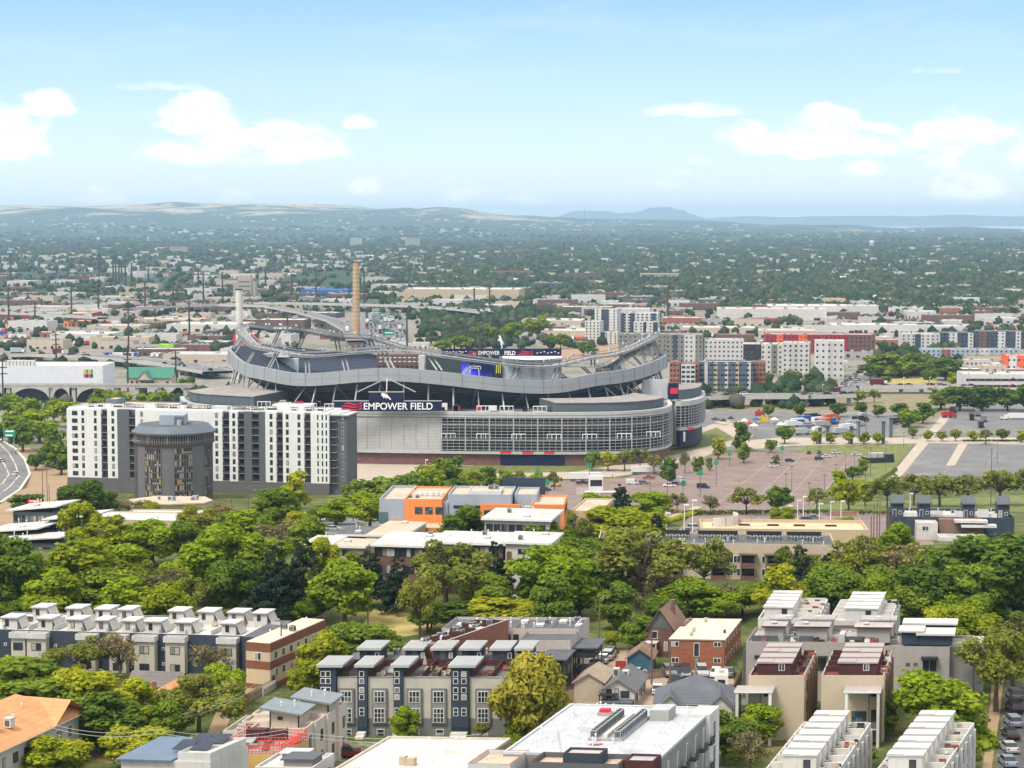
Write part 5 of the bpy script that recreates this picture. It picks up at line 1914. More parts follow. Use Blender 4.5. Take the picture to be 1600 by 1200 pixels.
def red_deck_house():
    D = 250.0
    k = D / FPX
    o = bld('townhouse', 'yellow walled house with bright red railings round its roof deck', 'house', 336, D, rz=-R(3), sk=.3)
    z0 = o.location.z
    zz = lambda p, d=D: Z(p, d) - z0
    RED = mat('red_railing', (.72, .09, .07), rough=.5)
    YEL = mat('yellow_stucco', (.58, .38, .13), var=.07)
    W = 8.2
    top = zz(1178)
    obj('wall', MB().box(0, W, 0, 8, 0, top, YEL, mat('deck_brown', (.33, .26, .23), var=.15)), o)
    obj('dark_parapet', MB().box(.6, 3.2, 6.6, 7.9, top + .005, top + 1.5, MAROON).box(3.4, 5.6, 6.8, 7.9, top + .005, top + 1.4, MAROON), o)
    m = MB()
    n = 0
    for (a, b) in (((0.1, .1), (W - .1, .1)), ((W - .1, .1), (W - .1, 7.9)), ((.1, .1), (.1, 7.9)), ((.1, 7.9), (W - .1, 7.9)), ((3.5, 3.9), (W - .1, 3.9))):
        L = math.hypot(b[0] - a[0], b[1] - a[1])
        for i in range(int(L / .45) + 1):
            t = i * .45 / L
            x, y = a[0] + (b[0] - a[0]) * t, a[1] + (b[1] - a[1]) * t
            m.box(x - .03, x + .03, y - .03, y + .03, top, top + (1.25 if i % 4 else 1.7), RED)
        for z in (.35, .8, 1.2): m.tube((a[0], a[1], top + z), (b[0], b[1], top + z), .05, n=4, mt=RED)
    obj('railing', m, o)
    obj('outside_stair', MB().slab([(W - 1.1, 5, top + .1), (W - .3, 5, top + .1), (W - .1, 6.6, top + 1.1), (W - .9, 6.6, top + 1.1)], .15, RED), o)
    obj('awning', MB().slab([(1, 2, top + .9), (3.6, 2.2, top + .9), (3.2, 4.2, top + 1.1), (1.4, 4, top + 1.1)], .06, MIDG), o)
    clutter(o, 1, 6, 1, 6, top, 7, 5)
    # neighbours along the bottom edge
    o = bld('townhouse', 'white house with flat stepped roofs below the yellow house with red railings', 'house', 396, 243, rz=-R(3), sk=.25)
    z0 = o.location.z
    t2 = Z(1203, 243) - z0
    block(o, 0, 7.2, 0, 7, 0, t2, WHITE, ROOFW, par=.4, t=.2)
    popup(o, 3.0, 6.6, 1.5, 4.6, t2 + .06, t2 + .9, GREY, SLATE, .3, .2)
    popup(o, 1.4, 4.4, 4.9, 6.6, t2 + .06, t2 + .8, GREY, WHITE, .3, .2)
    for y in (2, 5): win(o, 7.2, y, t2 - 2.4, .8, 1.4, 'R', 'd')
    o = bld('solar_house', 'house with blue grey metal roof carrying solar panels at the alley', 'house', 186, 240, rz=-R(6), sk=.35)
    z0 = o.location.z
    t3 = Z(1187, 240) - z0
    obj('wall', MB().box(0, 11.2, 0, 8, 0, t3, OFFW), o)
    obj('roof', MB().slab([(-.4, -.5, t3 + .02), (6.6, -.5, t3 + .02), (6.6, 8.5, t3 + .6), (-.4, 8.5, t3 + .6)], .2, mat('blue_metal_roof', (.12, .17, .25), rough=.4, kind='board', line=.7)), o)
    for i in range(2):
        for j in range(2):
            x, y = 5.0 + i * 2.3, 2.2 + j * 3.2
            obj('solar_panel', MB().slab([(x, y, t3 + .85), (x + 2.1, y, t3 + .85), (x + 2.1, y + 2.4, t3 + 1.5), (x, y + 2.4, t3 + 1.5)], .06, mat('solar_cell', (.03, .045, .075), rough=.2, kind='board', line=.35)), o)
    block(o, 7.0, 11.1, .2, 7.8, t3 + .01, t3 + .7, WHITE, ROOFW, par=.4, t=.15)


red_deck_house()


def pale_roof_shop():
    D = 247.0
    o = bld('low_building', 'brick building with stained white flat roof in front of the navy townhouses', 'building', 520, D, rz=-R(3.5), sk=.3)
    z0 = o.location.z
    W, L, top = 16.4, 16.5, 7.0
    obj('wall', MB().box(0, W, 0, L, 0, top, mat('tan_brick', (.36, .25, .17), kind='brick', line=1.2)), o)
    m = MB()
    parapet(m, -.05, W + .05, -.05, L + .05, top, .35, .3, CREAM)
    obj('parapet', m, o)
    obj('roof', MB().box(.26, W - .26, .26, L - .26, top + .01, top + .09, mat('stained_roof', (.66, .60, .55), kind='roof', sc=.35, c2=(.52, .38, .31), var=.1)), o)
    roofbits(o, 2, W - 2, 2, L - 1, top + .09, nv=10, seed=5)
    obj('rooftop_unit', MB().box(7, 7.8, 3, 3.9, top + .09, top + 1.2, BEIGE).box(8, 9.1, 2.6, 3.6, top + .09, top + 1.1, TAN), o)
    for i in range(5): win(o, W, 2 + i * 3, 3.6, 1.0, 1.8, 'R', 'd')


pale_roof_shop()


def big_white_roof():
    D = 222.0
    k = D / FPX
    o = bld('apartment_building', 'large apartment block with broad white flat roof and two lines of air conditioners', 'apartment block', 786, D, rz=-R(6), sk=.25)
    z0 = o.location.z
    W, L, top = 18.0, 23.5, 16.0
    obj('wall', MB().box(0, W, 0, L, 0, top, GREY), o)
    m = MB()
    parapet(m, 0, W, 0, L, top, .3, .3, LGREY)
    obj('parapet', m, o)
    obj('roof', MB().box(.31, W - .31, .31, L - .31, top + .01, top + .12, ROOFC), o)
    obj('corner_wall', MB().box(W - 2, W + .5, L - 4.5, L + .1, 0, top + .45, WHITE), o)
    for y in (2.5, 6.5, 10.5, 14.5, 18):
        for z in (top - 3.2, top - 6.4):
            win(o, W, y, z, .6, 2.3, 'R', 'w')
            b = MB().box(W + .02, W + .9, y + .6, y + 2.1, z - .1, z + .05, DARK)
            b.box(W + .84, W + .9, y + .6, y + 2.1, z + .05, z + 1.0, DARK)
            obj('balcony', b, o)
    for z in (top - 3, top - 6): win(o, W + .5, L - 2.2, z, .8, 2.0, 'R', 'd')
    zr = top + .12
    curb = obj('unit_platform', MB().box(7.6, 11.6, 6.4, 17.6, zr, zr + .3, MIDG), o)
    for side in (8.2, 11.0):
        for i in range(14): obj('air_conditioner', ac_mesh(0), o, (side, 6.9 + i * .78, zr + .3)).scale = (.8, .8, .95)
    obj('pipe_tray', MB().box(9.3, 9.8, 6.6, 17.4, zr + .3, zr + .75, CONCW), o)
    obj('stair_head', MB().box(11.9, 14.2, 16.4, 19.6, zr, zr + 1.35, MIDG, ROOFC), o)
    obj('red_vent', MB().box(5.0, 6.6, 18.2, 19.4, zr, zr + .4, MIDG).box(5.2, 6.4, 18.35, 19.25, zr + .4, zr + .8, SIGNR), o)
    r = random.Random(21)
    for i in range(46):
        x, y = r.uniform(1.2, W - 1.2), r.uniform(1.5, L - 1.5)
        if 7 < x < 14.4 and 6 < y < 22.5: continue
        obj('vent_pipe', ac_mesh(2), o, (x, y, zr)).scale = (.8, .8, r.uniform(.6, 1.2))
    obj('roof_stain', MB().prism([(8.2, 4.4), (9.4, 4.2), (10.1, 4.9), (9.5, 5.4), (8.9, 5.0), (8.4, 5.2)], zr + .004, zr + .03, BRICK), o)
    # lower roofs in front, with coloured parapets
    block(o, -2.2, 2.6, -5, 1.2, 0, top - .3, WHITE, ROOFT, par=.5, cap=BRICK, t=.2)
    block(o, 4.6, 14.5, -4.5, -.02, 0, top - .2, GREYP, ROOFT, par=.6, cap=MAROON, t=.25)
    block(o, 8.0, 12.2, -3.6, -1, top - .14, top + 1.0, NAVY, PINKW, par=.3, cap=MAROON, t=.2)
    block(o, 14.6, W - .1, -3, -.02, 0, top + .2, MAROON, ROOFC, par=.3, t=.2)


big_white_roof()


def small_houses():
    # beige garage
    o = bld('garage', 'beige garage with brown gabled roof between the lane and white house', 'garage', 897, 312, rz=-R(1), sk=.22)
    z0 = o.location.z
    obj('wall', MB().box(0, 4.7, 0, 8, 0, 3.3, mat('beige_board', (.47, .4, .31), kind='board', line=.5)), o)
    obj('roof', MB().gable(0, 4.7, 0, 8, 3.3, 4.7, SHINGB if False else mat('tan_shingle', (.36, .28, .22), kind='siding', line=.4, var=.15), MATS['beige_board'], 'y', .35), o)
    obj('lean_to', MB().box(-2.6, -.02, .5, 4, 0, 1.9, WOODL, SHINGB), o)
    # white two storey house
    o = bld('house', 'white two storey house with dark gabled roof and dark balcony wall', 'house', 940, 309, rz=-R(2), sk=.2)
    z0 = o.location.z
    zz = lambda p, d=309.: Z(p, d) - z0
    W = 5.2
    ev = zz(1079)
    obj('wall', MB().box(0, W, 0, 11, 0, ev, WHITE), o)
    obj('roof', MB().gable(0, W, 0, 11, ev, ev + 1.7, mat('charcoal_shingle', (.14, .145, .15), kind='siding', line=.4, var=.15), WHITE, 'y', .45), o)
    obj('balcony_wall', MB().box(0, W - .02, -2.4, -.02, 0, zz(1092), SLATE), o)
    obj('pergola', MB().box(-.2, 2.6, -1.6, -.05, ev - .5, ev - .35, DARK).box(-.1, .05, -1.5, -1.35, zz(1092), ev - .5, DARK), o)
    win(o, 1.2, 0, zz(1092) + .1, .9, 1.5, 'F', 'd'); win(o, 3.7, 0, zz(1092) + .2, 1.4, 1.1, 'F', 'd'); win(o, 2.4, 0, zz(1092) + .1, .7, 1.6, 'F', 'd', 'door')
    for y in (1.2, 2.6, 6.5, 9): win(o, W, y, ev - 2.4, .6, 1.4, 'R', 'd')
    for y in (1.4, 5, 8): win(o, W, y, .8, .8, 1.2, 'R', 'd')
    for x, y in ((1.1, 6.4), (2.9, 4.8)): obj('evaporative_cooler', MB().box(x - .5, x + .5, y, y + 1, ev + .7, ev + 2.1, OFFW).box(x - .35, x + .35, y - .02, y, ev + 1.0, ev + 1.9, SLATE), o)
    # dark hipped house
    o = bld('house', 'cream house with broad blue grey shingle roof and twin front gables', 'house', 1026, 300, rz=-R(1), sk=.1)
    z0 = o.location.z
    SB_ = mat('blue_grey_shingle', (.125, .135, .16), kind='siding', line=.4, var=.15)
    zz = lambda p, d=300.: Z(p, d) - z0
    k = 300 / FPX
    W, ev, rg = 125 * k, 2.9, zz(1066)
    obj('wall', MB().box(0, W, 0, 9, 0, ev, CREAM), o)
    m = MB()
    c = [(-.6, -.3, ev), (W + .6, -.3, ev), (W + .6, 9.6, ev), (-.6, 9.6, ev)]
    r0, r1 = (5.2, 4.6, rg), (6.6, 4.6, rg)
    for f in ((c[0], c[1], r1, r0), (c[1], c[2], r1), (c[2], c[3], r0, r1), (c[3], c[0], r0)):
        m.face(f, SB_); m.face([(x, y, z - .15) for x, y, z in reversed(f)], OFFW)
    obj('roof', m, o)
    for a, b in ((.3, 4.1), (8.0, 11.6)):
        q = MB().box(a, b, -2.2, -.02, 0, ev - .2, OFFW)
        g = obj('front_gable', q, o)
        obj('gable_roof', MB().gable(a, b, -2.2, 3.0, ev - .2, ev + 1.5, SB_, OFFW, 'y', .35), g)
    win(o, 2.2, -2.2, 1.3, 2.2, .7, 'F', 'd2'); win(o, 9.8, -2.2, .8, 1.6, 1.2, 'F', 'd2')
    for x in (5.2, 6.6): win(o, x, 0, 1.0, .9, 1.3, 'F', 'd')
    obj('side_shed', MB().box(W + .7, W + 3.8, 1, 5, 0, 2.4, SLATE, SB_), o)
    # blue garage, red fence
    o = bld('garage', 'blue garage with brown gabled roof and red fence panel by the lane', 'garage', 980, 333, rz=-R(2), sk=.15)
    BL = mat('blue_siding', (.055, .14, .2), kind='siding', line=.3)
    obj('wall', MB().box(0, 4.2, 0, 6, 0, 2.6, BL), o)
    obj('roof', MB().gable(0, 4.2, 0, 6, 2.6, 4.1, SHINGB, BL, 'y', .4), o)
    obj('garage_door', MB().box(.7, 3.4, -.05, -.01, .1, 2.2, mat('blue_door', (.04, .11, .16), kind='siding', line=.5)), o)
    obj('red_panel', MB().box(-1.9, -.1, -.5, -.4, 0, 2.2, mat('red_fence', (.36, .05, .035), var=.15)), o)
    # old brick house
    o = bld('house', 'old dark brick house with steep brown gable and white porch', 'house', 1012, 346, rz=-R(3), sk=.25)
    obj('wall', MB().box(0, 4.4, 0, 9, 0, 5.2, BRICK2), o)
    obj('roof', MB().gable(0, 4.4, 0, 9, 5.2, 8.4, SHINGB, mat('grey_green_gable', (.12, .14, .13)), 'y', .5), o)
    obj('porch', MB().box(-.3, 2.0, -1.8, -.02, 2.6, 2.85, WHITE).box(-.2, 0, -1.7, -1.5, 0, 2.6, WHITE).box(1.7, 1.9, -1.7, -1.5, 0, 2.6, WHITE), o)
    win(o, 1.2, 0, 3.2, 1.1, 1.4, 'F', 'w'); win(o, 3.2, 0, 1.0, .7, 1.7, 'F', 'w')
    obj('rear_wing', MB().box(4.41, 7.0, 2, 8, 0, 3.9, BRICK2), o)
    obj('wing_roof', MB().gable(4.5, 7.0, 2, 8, 3.9, 5.4, SHINGB, BRICK2, 'y', .3), o)
    obj('chimney', MB().box(3.0, 3.6, 5, 5.6, 6.0, 9.2, BRICK2), o)
    # small orange gable among trees
    o = bld('house', 'small house with orange gabled roof and brick chimneys among trees', 'house', 216, 300, rz=-R(14))
    obj('wall', MB().box(0, 6, 0, 7, 0, 3, BEIGE), o)
    obj('roof', MB().gable(0, 6, 0, 7, 3, 5, SHINGO, BEIGE, 'y', .4), o)
    for x, y in ((.8, 3), (4.4, 6), (5.2, 6)): obj('chimney', MB().box(x, x + .5, y, y + .5, 3, 5.6, BRICK), o)
    o = bld('house', 'grey shingle roofed house in front of navy end of the long row', 'house', 200, 312, rz=-R(8))
    obj('wall', MB().box(0, 8, 0, 6, 0, 2.8, BRICK2), o)
    obj('roof', MB().gable(0, 8, 0, 6, 2.8, 4.4, mat('grey_brown_shingle', (.17, .15, .15), kind='siding', line=.4), BRICK2, 'x', .4), o)


small_houses()


def brick_block():
    D = 337.0
    k = D / FPX
    o = bld('apartment_building', 'red brick apartment block with pale flat roof above the crowded parking yard', 'apartment block', 1046, D, rz=-R(4), sk=.2)
    z0 = o.location.z
    zz = lambda p, d=D: Z(p, d) - z0
    W, top = 86 * k * 1.01, zz(1000)
    BR = mat('orange_brick', (.36, .12, .06), kind='brick', line=.8)
    obj('wall', MB().box(0, W, 0, 18, 0, top, BR), o)
    obj('roof', MB().box(-.15, W + .15, -.15, 18.15, top + .005, top + .22, WOODL, mat('cream_roof', (.62, .55, .44), kind='roof', sc=.3, c2=(.55, .46, .34), var=.08)), o)
    for x in (1.0, W - 1.2):
        for z in (top - 1.1, top - 3.9): win(o, x, 0, z, 1.3, .9, 'F', 'w2')
    obj('stair_window', MB().box(W / 2 - .55, W / 2 + .45, -.08, -.01, top - 2.8, top - .4, FRAMEW).box(W / 2 - .45, W / 2 + .35, -.1, -.085, top - 2.7, top - .5, GLASSD), o)
    obj('name_panel', MB().box(W / 2 - .4, W / 2 + .3, -.05, -.01, top - 3.8, top - 3.2, mat('amber_panel', (.6, .3, .06))), o)
    win(o, W / 2, 0, .05, .8, 1.9, 'F', 'd', 'door')
    for i in range(6):
        for z in (top - 1.3, top - 4.1): win(o, W, 1.6 + i * 2.9, z, 1.2, 1.1, 'R', 'w2')
    for x, y in ((3.2, 3), (3.0, 6.5), (3.6, 15)): obj('roof_vent', MB().cyl(x, y, top + .22, top + .6, .2, .2, 8, BEIGE).cyl(x, y, top + .6, top + .95, .45, .35, 8, BEIGE), o)
    obj('roof_vent', MB().cyl(W - .9, 5.5, top + .22, top + .8, .25, .25, 8, SLATE), o)


brick_block()


def grey_row():
    D = 314.0
    k = D / FPX
    o = bld('townhouse_row', 'long grey stucco townhouse row with roof huts ending in a black hut', 'townhouses', 1166, D, rz=-R(3), sk=.2)
    z0 = o.location.z
    zz = lambda p, d=D: Z(p, d) - z0
    U = lambda p: (p - 1166) * k
    PG = mat('warm_grey_stucco', (.36, .33, .31), var=.06)
    RP = mat('pink_grey_roof', (.36, .33, .32), kind='roof', sc=.3, c2=(.5, .46, .45), var=.06)
    top, W = zz(1007), U(1480)
    block(o, 0, U(1360), 0, 11, 0, top, PG, RP, par=.5, cap=GREY, t=.2)
    block(o, U(1360) + .02, U(1485), .5, 11, 0, zz(1012), PG, RP, par=.4, cap=GREY, t=.2)
    block(o, U(1485) + .02, U(1522), 2, 11, 0, zz(1016), GREY, RP, par=.5, cap=CREAM, t=.2)
    obj('end_porch', MB().box(U(1522) + .1, U(1540), 3, 8, zz(1030), zz(1026), SLATE).box(U(1522) + .1, U(1537), 7, 12, 0, zz(1014), CREAM), o)
    for a, b in ((1192, 1222), (1242, 1291), (1338, 1390)):
        q = popup(o, U(a), U(b), 2.2, 5.4, top + .06, zz(984), PG, RP, .45, .28)
        obj('hut_trim', MB().box(U(a) - .47, U(b) + .47, 1.72, 1.745, zz(984) + .01, zz(984) + .28, MAROON), q)
        q = popup(o, U(a) + .6, U(b) + .3, 7.6, 10.4, top + .06, zz(984) + .15, PG, RP, .45, .28)
        for i in range(2): obj('skylight', ac_mesh(3), q, (U(a) + 1.4 + i * 1.6, 3.8 + i * 5, zz(984) + .42)).scale = (.6, .6, .5)
    for a, b, y0, y1, zt_ in ((1409, 1440, 1.2, 4.5, 987), (1437, 1488, .8, 5, 991), (1412, 1490, 6.8, 10, 986)):
        q = popup(o, U(a), U(b), y0, y1, top + .02, zz(zt_), NAVY, mat('pale_roof_edge', (.55, .53, .5)), .5, .3)
    for x in (1172, 1229, 1310): obj('roof_screen', MB().box(U(x), U(x) + 4.2, 1.8, 1.9, top + .06, top + 1.1, SLATE), o)
    obj('white_flue', MB().box(U(1312), U(1312) + .8, .4, 3.6, top + .06, top + 1.7, CREAM), o)
    clutter(o, U(1180), U(1400), .5, 2, top + .06, 22, 6)
    for a, b in ((1180, 1207), (1270, 1294), (1441, 1467)):
        obj('door_canopy', MB().box(U(a), U(b), -.7, -.02 if a < 1400 else .48, top - 2.1, top - 1.7, DARK), o)
        for c in (.28, .72): win(o, U(a + (b - a) * c), .0 if a < 1400 else .5, top - 4.1, 1.0, 1.9, 'F', 'd')
    for a in (1420, 1432): win(o, U(a), .5, top - 3.3, .6, .5, 'F', 'd')
    for a in (1306, 1315, 1330, 1356): obj('dark_slot', MB().box(U(a), U(a) + .8, -.05, -.01, top - (4 if a < 1340 else 9), top - 1.4, SLATE), o)
    obj('dark_slot', MB().box(U(1160), U(1165), 1, 1.5, 0, top - 1, SLATE), o)
    roofbits(o, 1, W - 2, 1, 10, top + .06, nv=14, nac=4, seed=4)


grey_row()


def stair_row(px, D, W, L, ytop, label, x0, x1, n, wall, roofm, hut, hut_roof, front=None, psi=4, sk=.22, step=None, hh=2.6, ac_side=None, porch=None, wood=None, zbase=None, deckm=None, huts_from=1.2):
    """a terrace seen end on: one roof hut behind another, decks along both sides"""
    o = bld('townhouse_row', label, 'townhouses', px, D, rz=-R(psi), sk=sk)
    z0 = o.location.z
    zz = lambda p, d=D: Z(p, d) - z0
    top = zz(ytop)
    block(o, 0, W, 0, L, 0, top, wall, deckm or roofm, par=.55, cap=hut_roof, t=.2)
    st = (L - huts_from - .6) / n
    for i in range(n):
        y0 = huts_from + st * i
        q = popup(o, x0, x1, y0, y0 + st * .62, top + .06, top + hh, hut, hut_roof, .18, .2)
        win(q, x0 + (x1 - x0) * .72, y0, top + .9, .9, 1.1, 'F', 'w2' if wood else 'd')
        if i % 2 == 0: obj('hut_step', MB().box(x0 - .18, x0 + (x1 - x0) * .45, y0 - .2, y0 + st * .5, top + hh + .215, top + hh + .3, hut_roof), q)
        for a, b in ((.2, x0 - .2), (x1 + .3, W - .2)):
            if b - a > .5: obj('deck_wall', MB().box(a, b, y0 + st * .8, y0 + st * .88, top + .06, top + .9, hut), o)
        if ac_side is not None:
            c = obj('air_conditioner', ac_mesh(0), o, (ac_side, y0 + .5, top + .06))
            c.scale = (.8, .8, 1)
    if front:
        for a, b, mt, dz in front: obj('front_panel', MB().box(a, b, -.08, -.01, 0, top + dz, mt), o)
    clutter(o, x1 + .4, W - .5, 1, L - 1, top + .06, n * 2, int(px))
    for i in range(n):
        y = huts_from + st * (i + .5)
        for z in (top - 2.6, top - 5.6): win(o, W, y, z, .8, 1.7, 'R', 'd')
        obj('bay_pier', MB().box(W + .01, W + .35, y + .8, y + 1.6, 0, top - .1, wood or wall), o)
    return o, top, z0


TANS = mat('sand_stucco', (.52, .43, .31), var=.05)
PKR = mat('pinkish_roof', (.38, .33, .315), var=.07)
DKM = mat('maroon_deck', (.16, .05, .05), var=.2)
WDP = mat('brown_timber', (.22, .15, .1), kind='board', line=.6)
GRB = mat('brown_grey_panel', (.16, .135, .135), var=.06)
stair_row(1184, 331, 10.0, 18, 971, 'white roofed row of stepped huts behind the west end of grey townhouses' if False else 'white terrace of stepped roof huts nearest the red brick block', .9, 5.6, 5, WHITE, ROOFW, OFFW, WHITE, front=((2.6, 9.6, GRB, -.3),), psi=3, sk=.2, hh=2.1)
stair_row(1294, 329, 10.2, 18, 974, 'white terrace of stepped roof huts nearest the dense dark green trees', 2.6, 8.0, 5, WHITE, ROOFW, OFFW, WHITE, front=((.3, 7.4, GRB, -.3),), psi=3, sk=.22, hh=2.2)
for px, D, W, lab, x0, x1, ps in ((1170, 289, 8.2, 'sand coloured terrace end with maroon roof huts and porch toward the brick block', 1.1, 6.1, 0), (1284, 288, 9.2, 'sand coloured terrace end with maroon roof huts and porch beside green tree', 2.4, 8.0, 1)):
    o, top, z0 = stair_row(px, D, W, 17, 1061, lab, x0, x1, 4, TANS, PKR, MAROON, PKR, psi=1, sk=.24, hh=2.0, wood=WDP, deckm=DKM, huts_from=1.6)
    xa, xb = (-1.6, 4.0) if ps == 0 else (3.6, 9.0)
    pt = top - 1.3
    m = MB().box(xa, xb, -3.4, -.02, pt, pt + .35, STEELW, PKR)
    p = obj('porch_roof', m, o)
    for x in (xa + .2, xb - .6): obj('porch_post', MB().box(x, x + .42, -3.3, -2.9, 0, pt, STEELW if (x > xa + .3) ^ ps else OFFW), o)
    obj('porch_side', MB().box(xb - .55 if ps else xa + .1, xb - .05 if ps else xa + .6, -2.8, -.05, 0, pt - .01, WDP), o)
    obj('porch_balcony', MB().box(xa + .3, xb - .3, -3.2, -.03, 2.6, 2.8, OFFW).box(xa + .3, xb - .3, -3.2, -3.1, 2.8, 3.7, SLATE), o)
    win(o, xa + 2.0, 0, 2.9, 2.2, 1.7, 'F', 'd8'); win(o, xb - 1.2, 0, 2.85, .9, 2.0, 'F', 'd', 'door')
    obj('down_pipe', MB().box(xa + 3.4, xa + 3.5, -.12, -.02, 2.8, pt, WOOD), o)
    win(o, xb - 1.3, 0, pt - 1.3, .8, .7, 'F', 'd')
stair_row(1165, 238, 9.4, 36, 1249, 'white terrace of roof huts and dark air conditioners in front of sand terrace ends', 2.4, 6.6, 7, WHITE, ROOFW, OFFW, WHITE, psi=2, sk=.31, hh=2.5, ac_side=7.3, huts_from=11)
stair_row(1341, 238, 8.4, 36, 1249, 'white terrace of roof huts with shaded side decks beside the street', 1.6, 5.9, 7, WHITE, ROOFW, OFFW, WHITE, psi=2, sk=.36, hh=2.5, ac_side=1.0, huts_from=11)

# ------------------------------------------------------------------ trees
LEAF = {
    'g': leafmat('leaf_bright', (.18, .275, .022), (.32, .40, .036), .45),
    'y': leafmat('leaf_yellow_green', (.26, .31, .022), (.43, .44, .045), .45),
    'm': leafmat('leaf_mid', (.135, .22, .03), (.24, .31, .048), .45),
    'd': leafmat('leaf_dark', (.085, .155, .03), (.155, .225, .04), .42),
    'o': leafmat('leaf_olive', (.18, .215, .04), (.28, .30, .065), .45),
    'c': leafmat('needles', (.02, .042, .03), (.045, .07, .045), .2),
    'b': leafmat('leaf_budding', (.22, .19, .10), (.34, .29, .15), .42),
    'w': leafmat('leaf_willow', (.28, .265, .04), (.45, .40, .075), .45),
}
TNAME = {'g': 'bright green leafy tree', 'y': 'yellow green leafy tree', 'm': 'mid green leafy tree', 'd': 'dark green leafy tree', 'o': 'olive green airy tree',
         'c': 'dark needled conifer', 'b': 'brown half bare tree', 'w': 'big yellow willow'}


def leaf_quads(P, Nn, size, rg, aspect=1.0, droop=None, out=None):
    """numpy quads at points P facing Nn"""
    n = len(P)
    up = rg.normal(size=(n, 3))
    if droop is not None: up = np.tile(np.array([0, 0, -1.]), (n, 1)) + rg.normal(size=(n, 3)) * droop
    t = np.cross(Nn, up)
    t /= np.linalg.norm(t, axis=1, keepdims=True) + 1e-9
    b = np.cross(t, Nn)
    s = (size * rg.uniform(.6, 1.35, n))[:, None]
    a, c = t * s * .5, b * s * .5 * aspect
    bend = Nn * s * .16
    V = np.stack([P - a - c, P + a - c * .9 - bend, P + a * .9 + c, P - a * 1.1 + c * .8 - bend], 1).reshape(-1, 3)
    F = np.arange(4 * n).reshape(-1, 4)
    if out is not None:          # all leaves turn their upper side outward
        g = np.cross(V[1::4] - V[0::4], V[2::4] - V[1::4])
        fl = (g * out).sum(1) < 0
        F[fl] = F[fl][:, ::-1]
    return V, F


def np_mesh(name, V, F, mats, mi=None):
    me = bpy.data.meshes.new(name)
    k = F.shape[1]
    me.vertices.add(len(V)); me.vertices.foreach_set('co', np.ascontiguousarray(V, dtype=np.float32).ravel())
    me.loops.add(F.size); me.loops.foreach_set('vertex_index', np.ascontiguousarray(F, dtype=np.int32).ravel())
    me.polygons.add(len(F)); me.polygons.foreach_set('loop_start', np.arange(0, F.size, k, dtype=np.int32))
    for m in mats: me.materials.append(m)
    if mi is not None: me.polygons.foreach_set('material_index', np.ascontiguousarray(mi, dtype=np.int32))
    me.update(calc_edges=True)
    return me


def crown_lobes(kind, rg):
    L = []
    if kind == 'round':
        for i in range(30):
            u = rg.normal(size=3); u /= np.linalg.norm(u)
            r = rg.uniform(.55, .95) if i > 4 else rg.uniform(0, .4)
            c = np.array([u[0] * 3.7 * r, u[1] * 3.7 * r, 6.9 + u[2] * 4.1 * r])
            if c[2] < 2.9: c[2] = 2.9 + rg.uniform(0, 1)
            L.append((c, rg.uniform(1.0, 1.75)))
    elif kind == 'tall':
        for i in range(24):
            z = rg.uniform(2.2, 11.0)
            R_ = 3.4 * math.sin(math.pi * min(1, max(0.12, (12.6 - z) / 10.5))) ** .7
            a = rg.uniform(0, 6.28)
            r = rg.uniform(.3, .9) * R_
            L.append((np.array([r * math.cos(a), r * math.sin(a), z]), rg.uniform(.9, 1.6)))
    elif kind == 'spread':
        for i in range(24):
            a, r = rg.uniform(0, 6.28), rg.uniform(.2, 1) ** .7 * 4.2
            L.append((np.array([r * math.cos(a), r * math.sin(a), 9.8 - .15 * r * r + rg.uniform(-2.6, .9)]), rg.uniform(.75, 1.45)))
    elif kind == 'cone':
        for i in range(44):
            z = 1.6 + 9.6 * (i / 44) ** 1.05
            R_ = 4.1 * (1 - (z - 1.2) / 11.4) ** .75 + .25
            a = i * 2.4 + rg.uniform(-.4, .4)
            r = R_ * rg.uniform(.45, .95)
            L.append((np.array([r * math.cos(a), r * math.sin(a), z + rg.uniform(-.4, .4)]), max(.5, R_ * .36) * rg.uniform(.7, 1.15)))
    return L


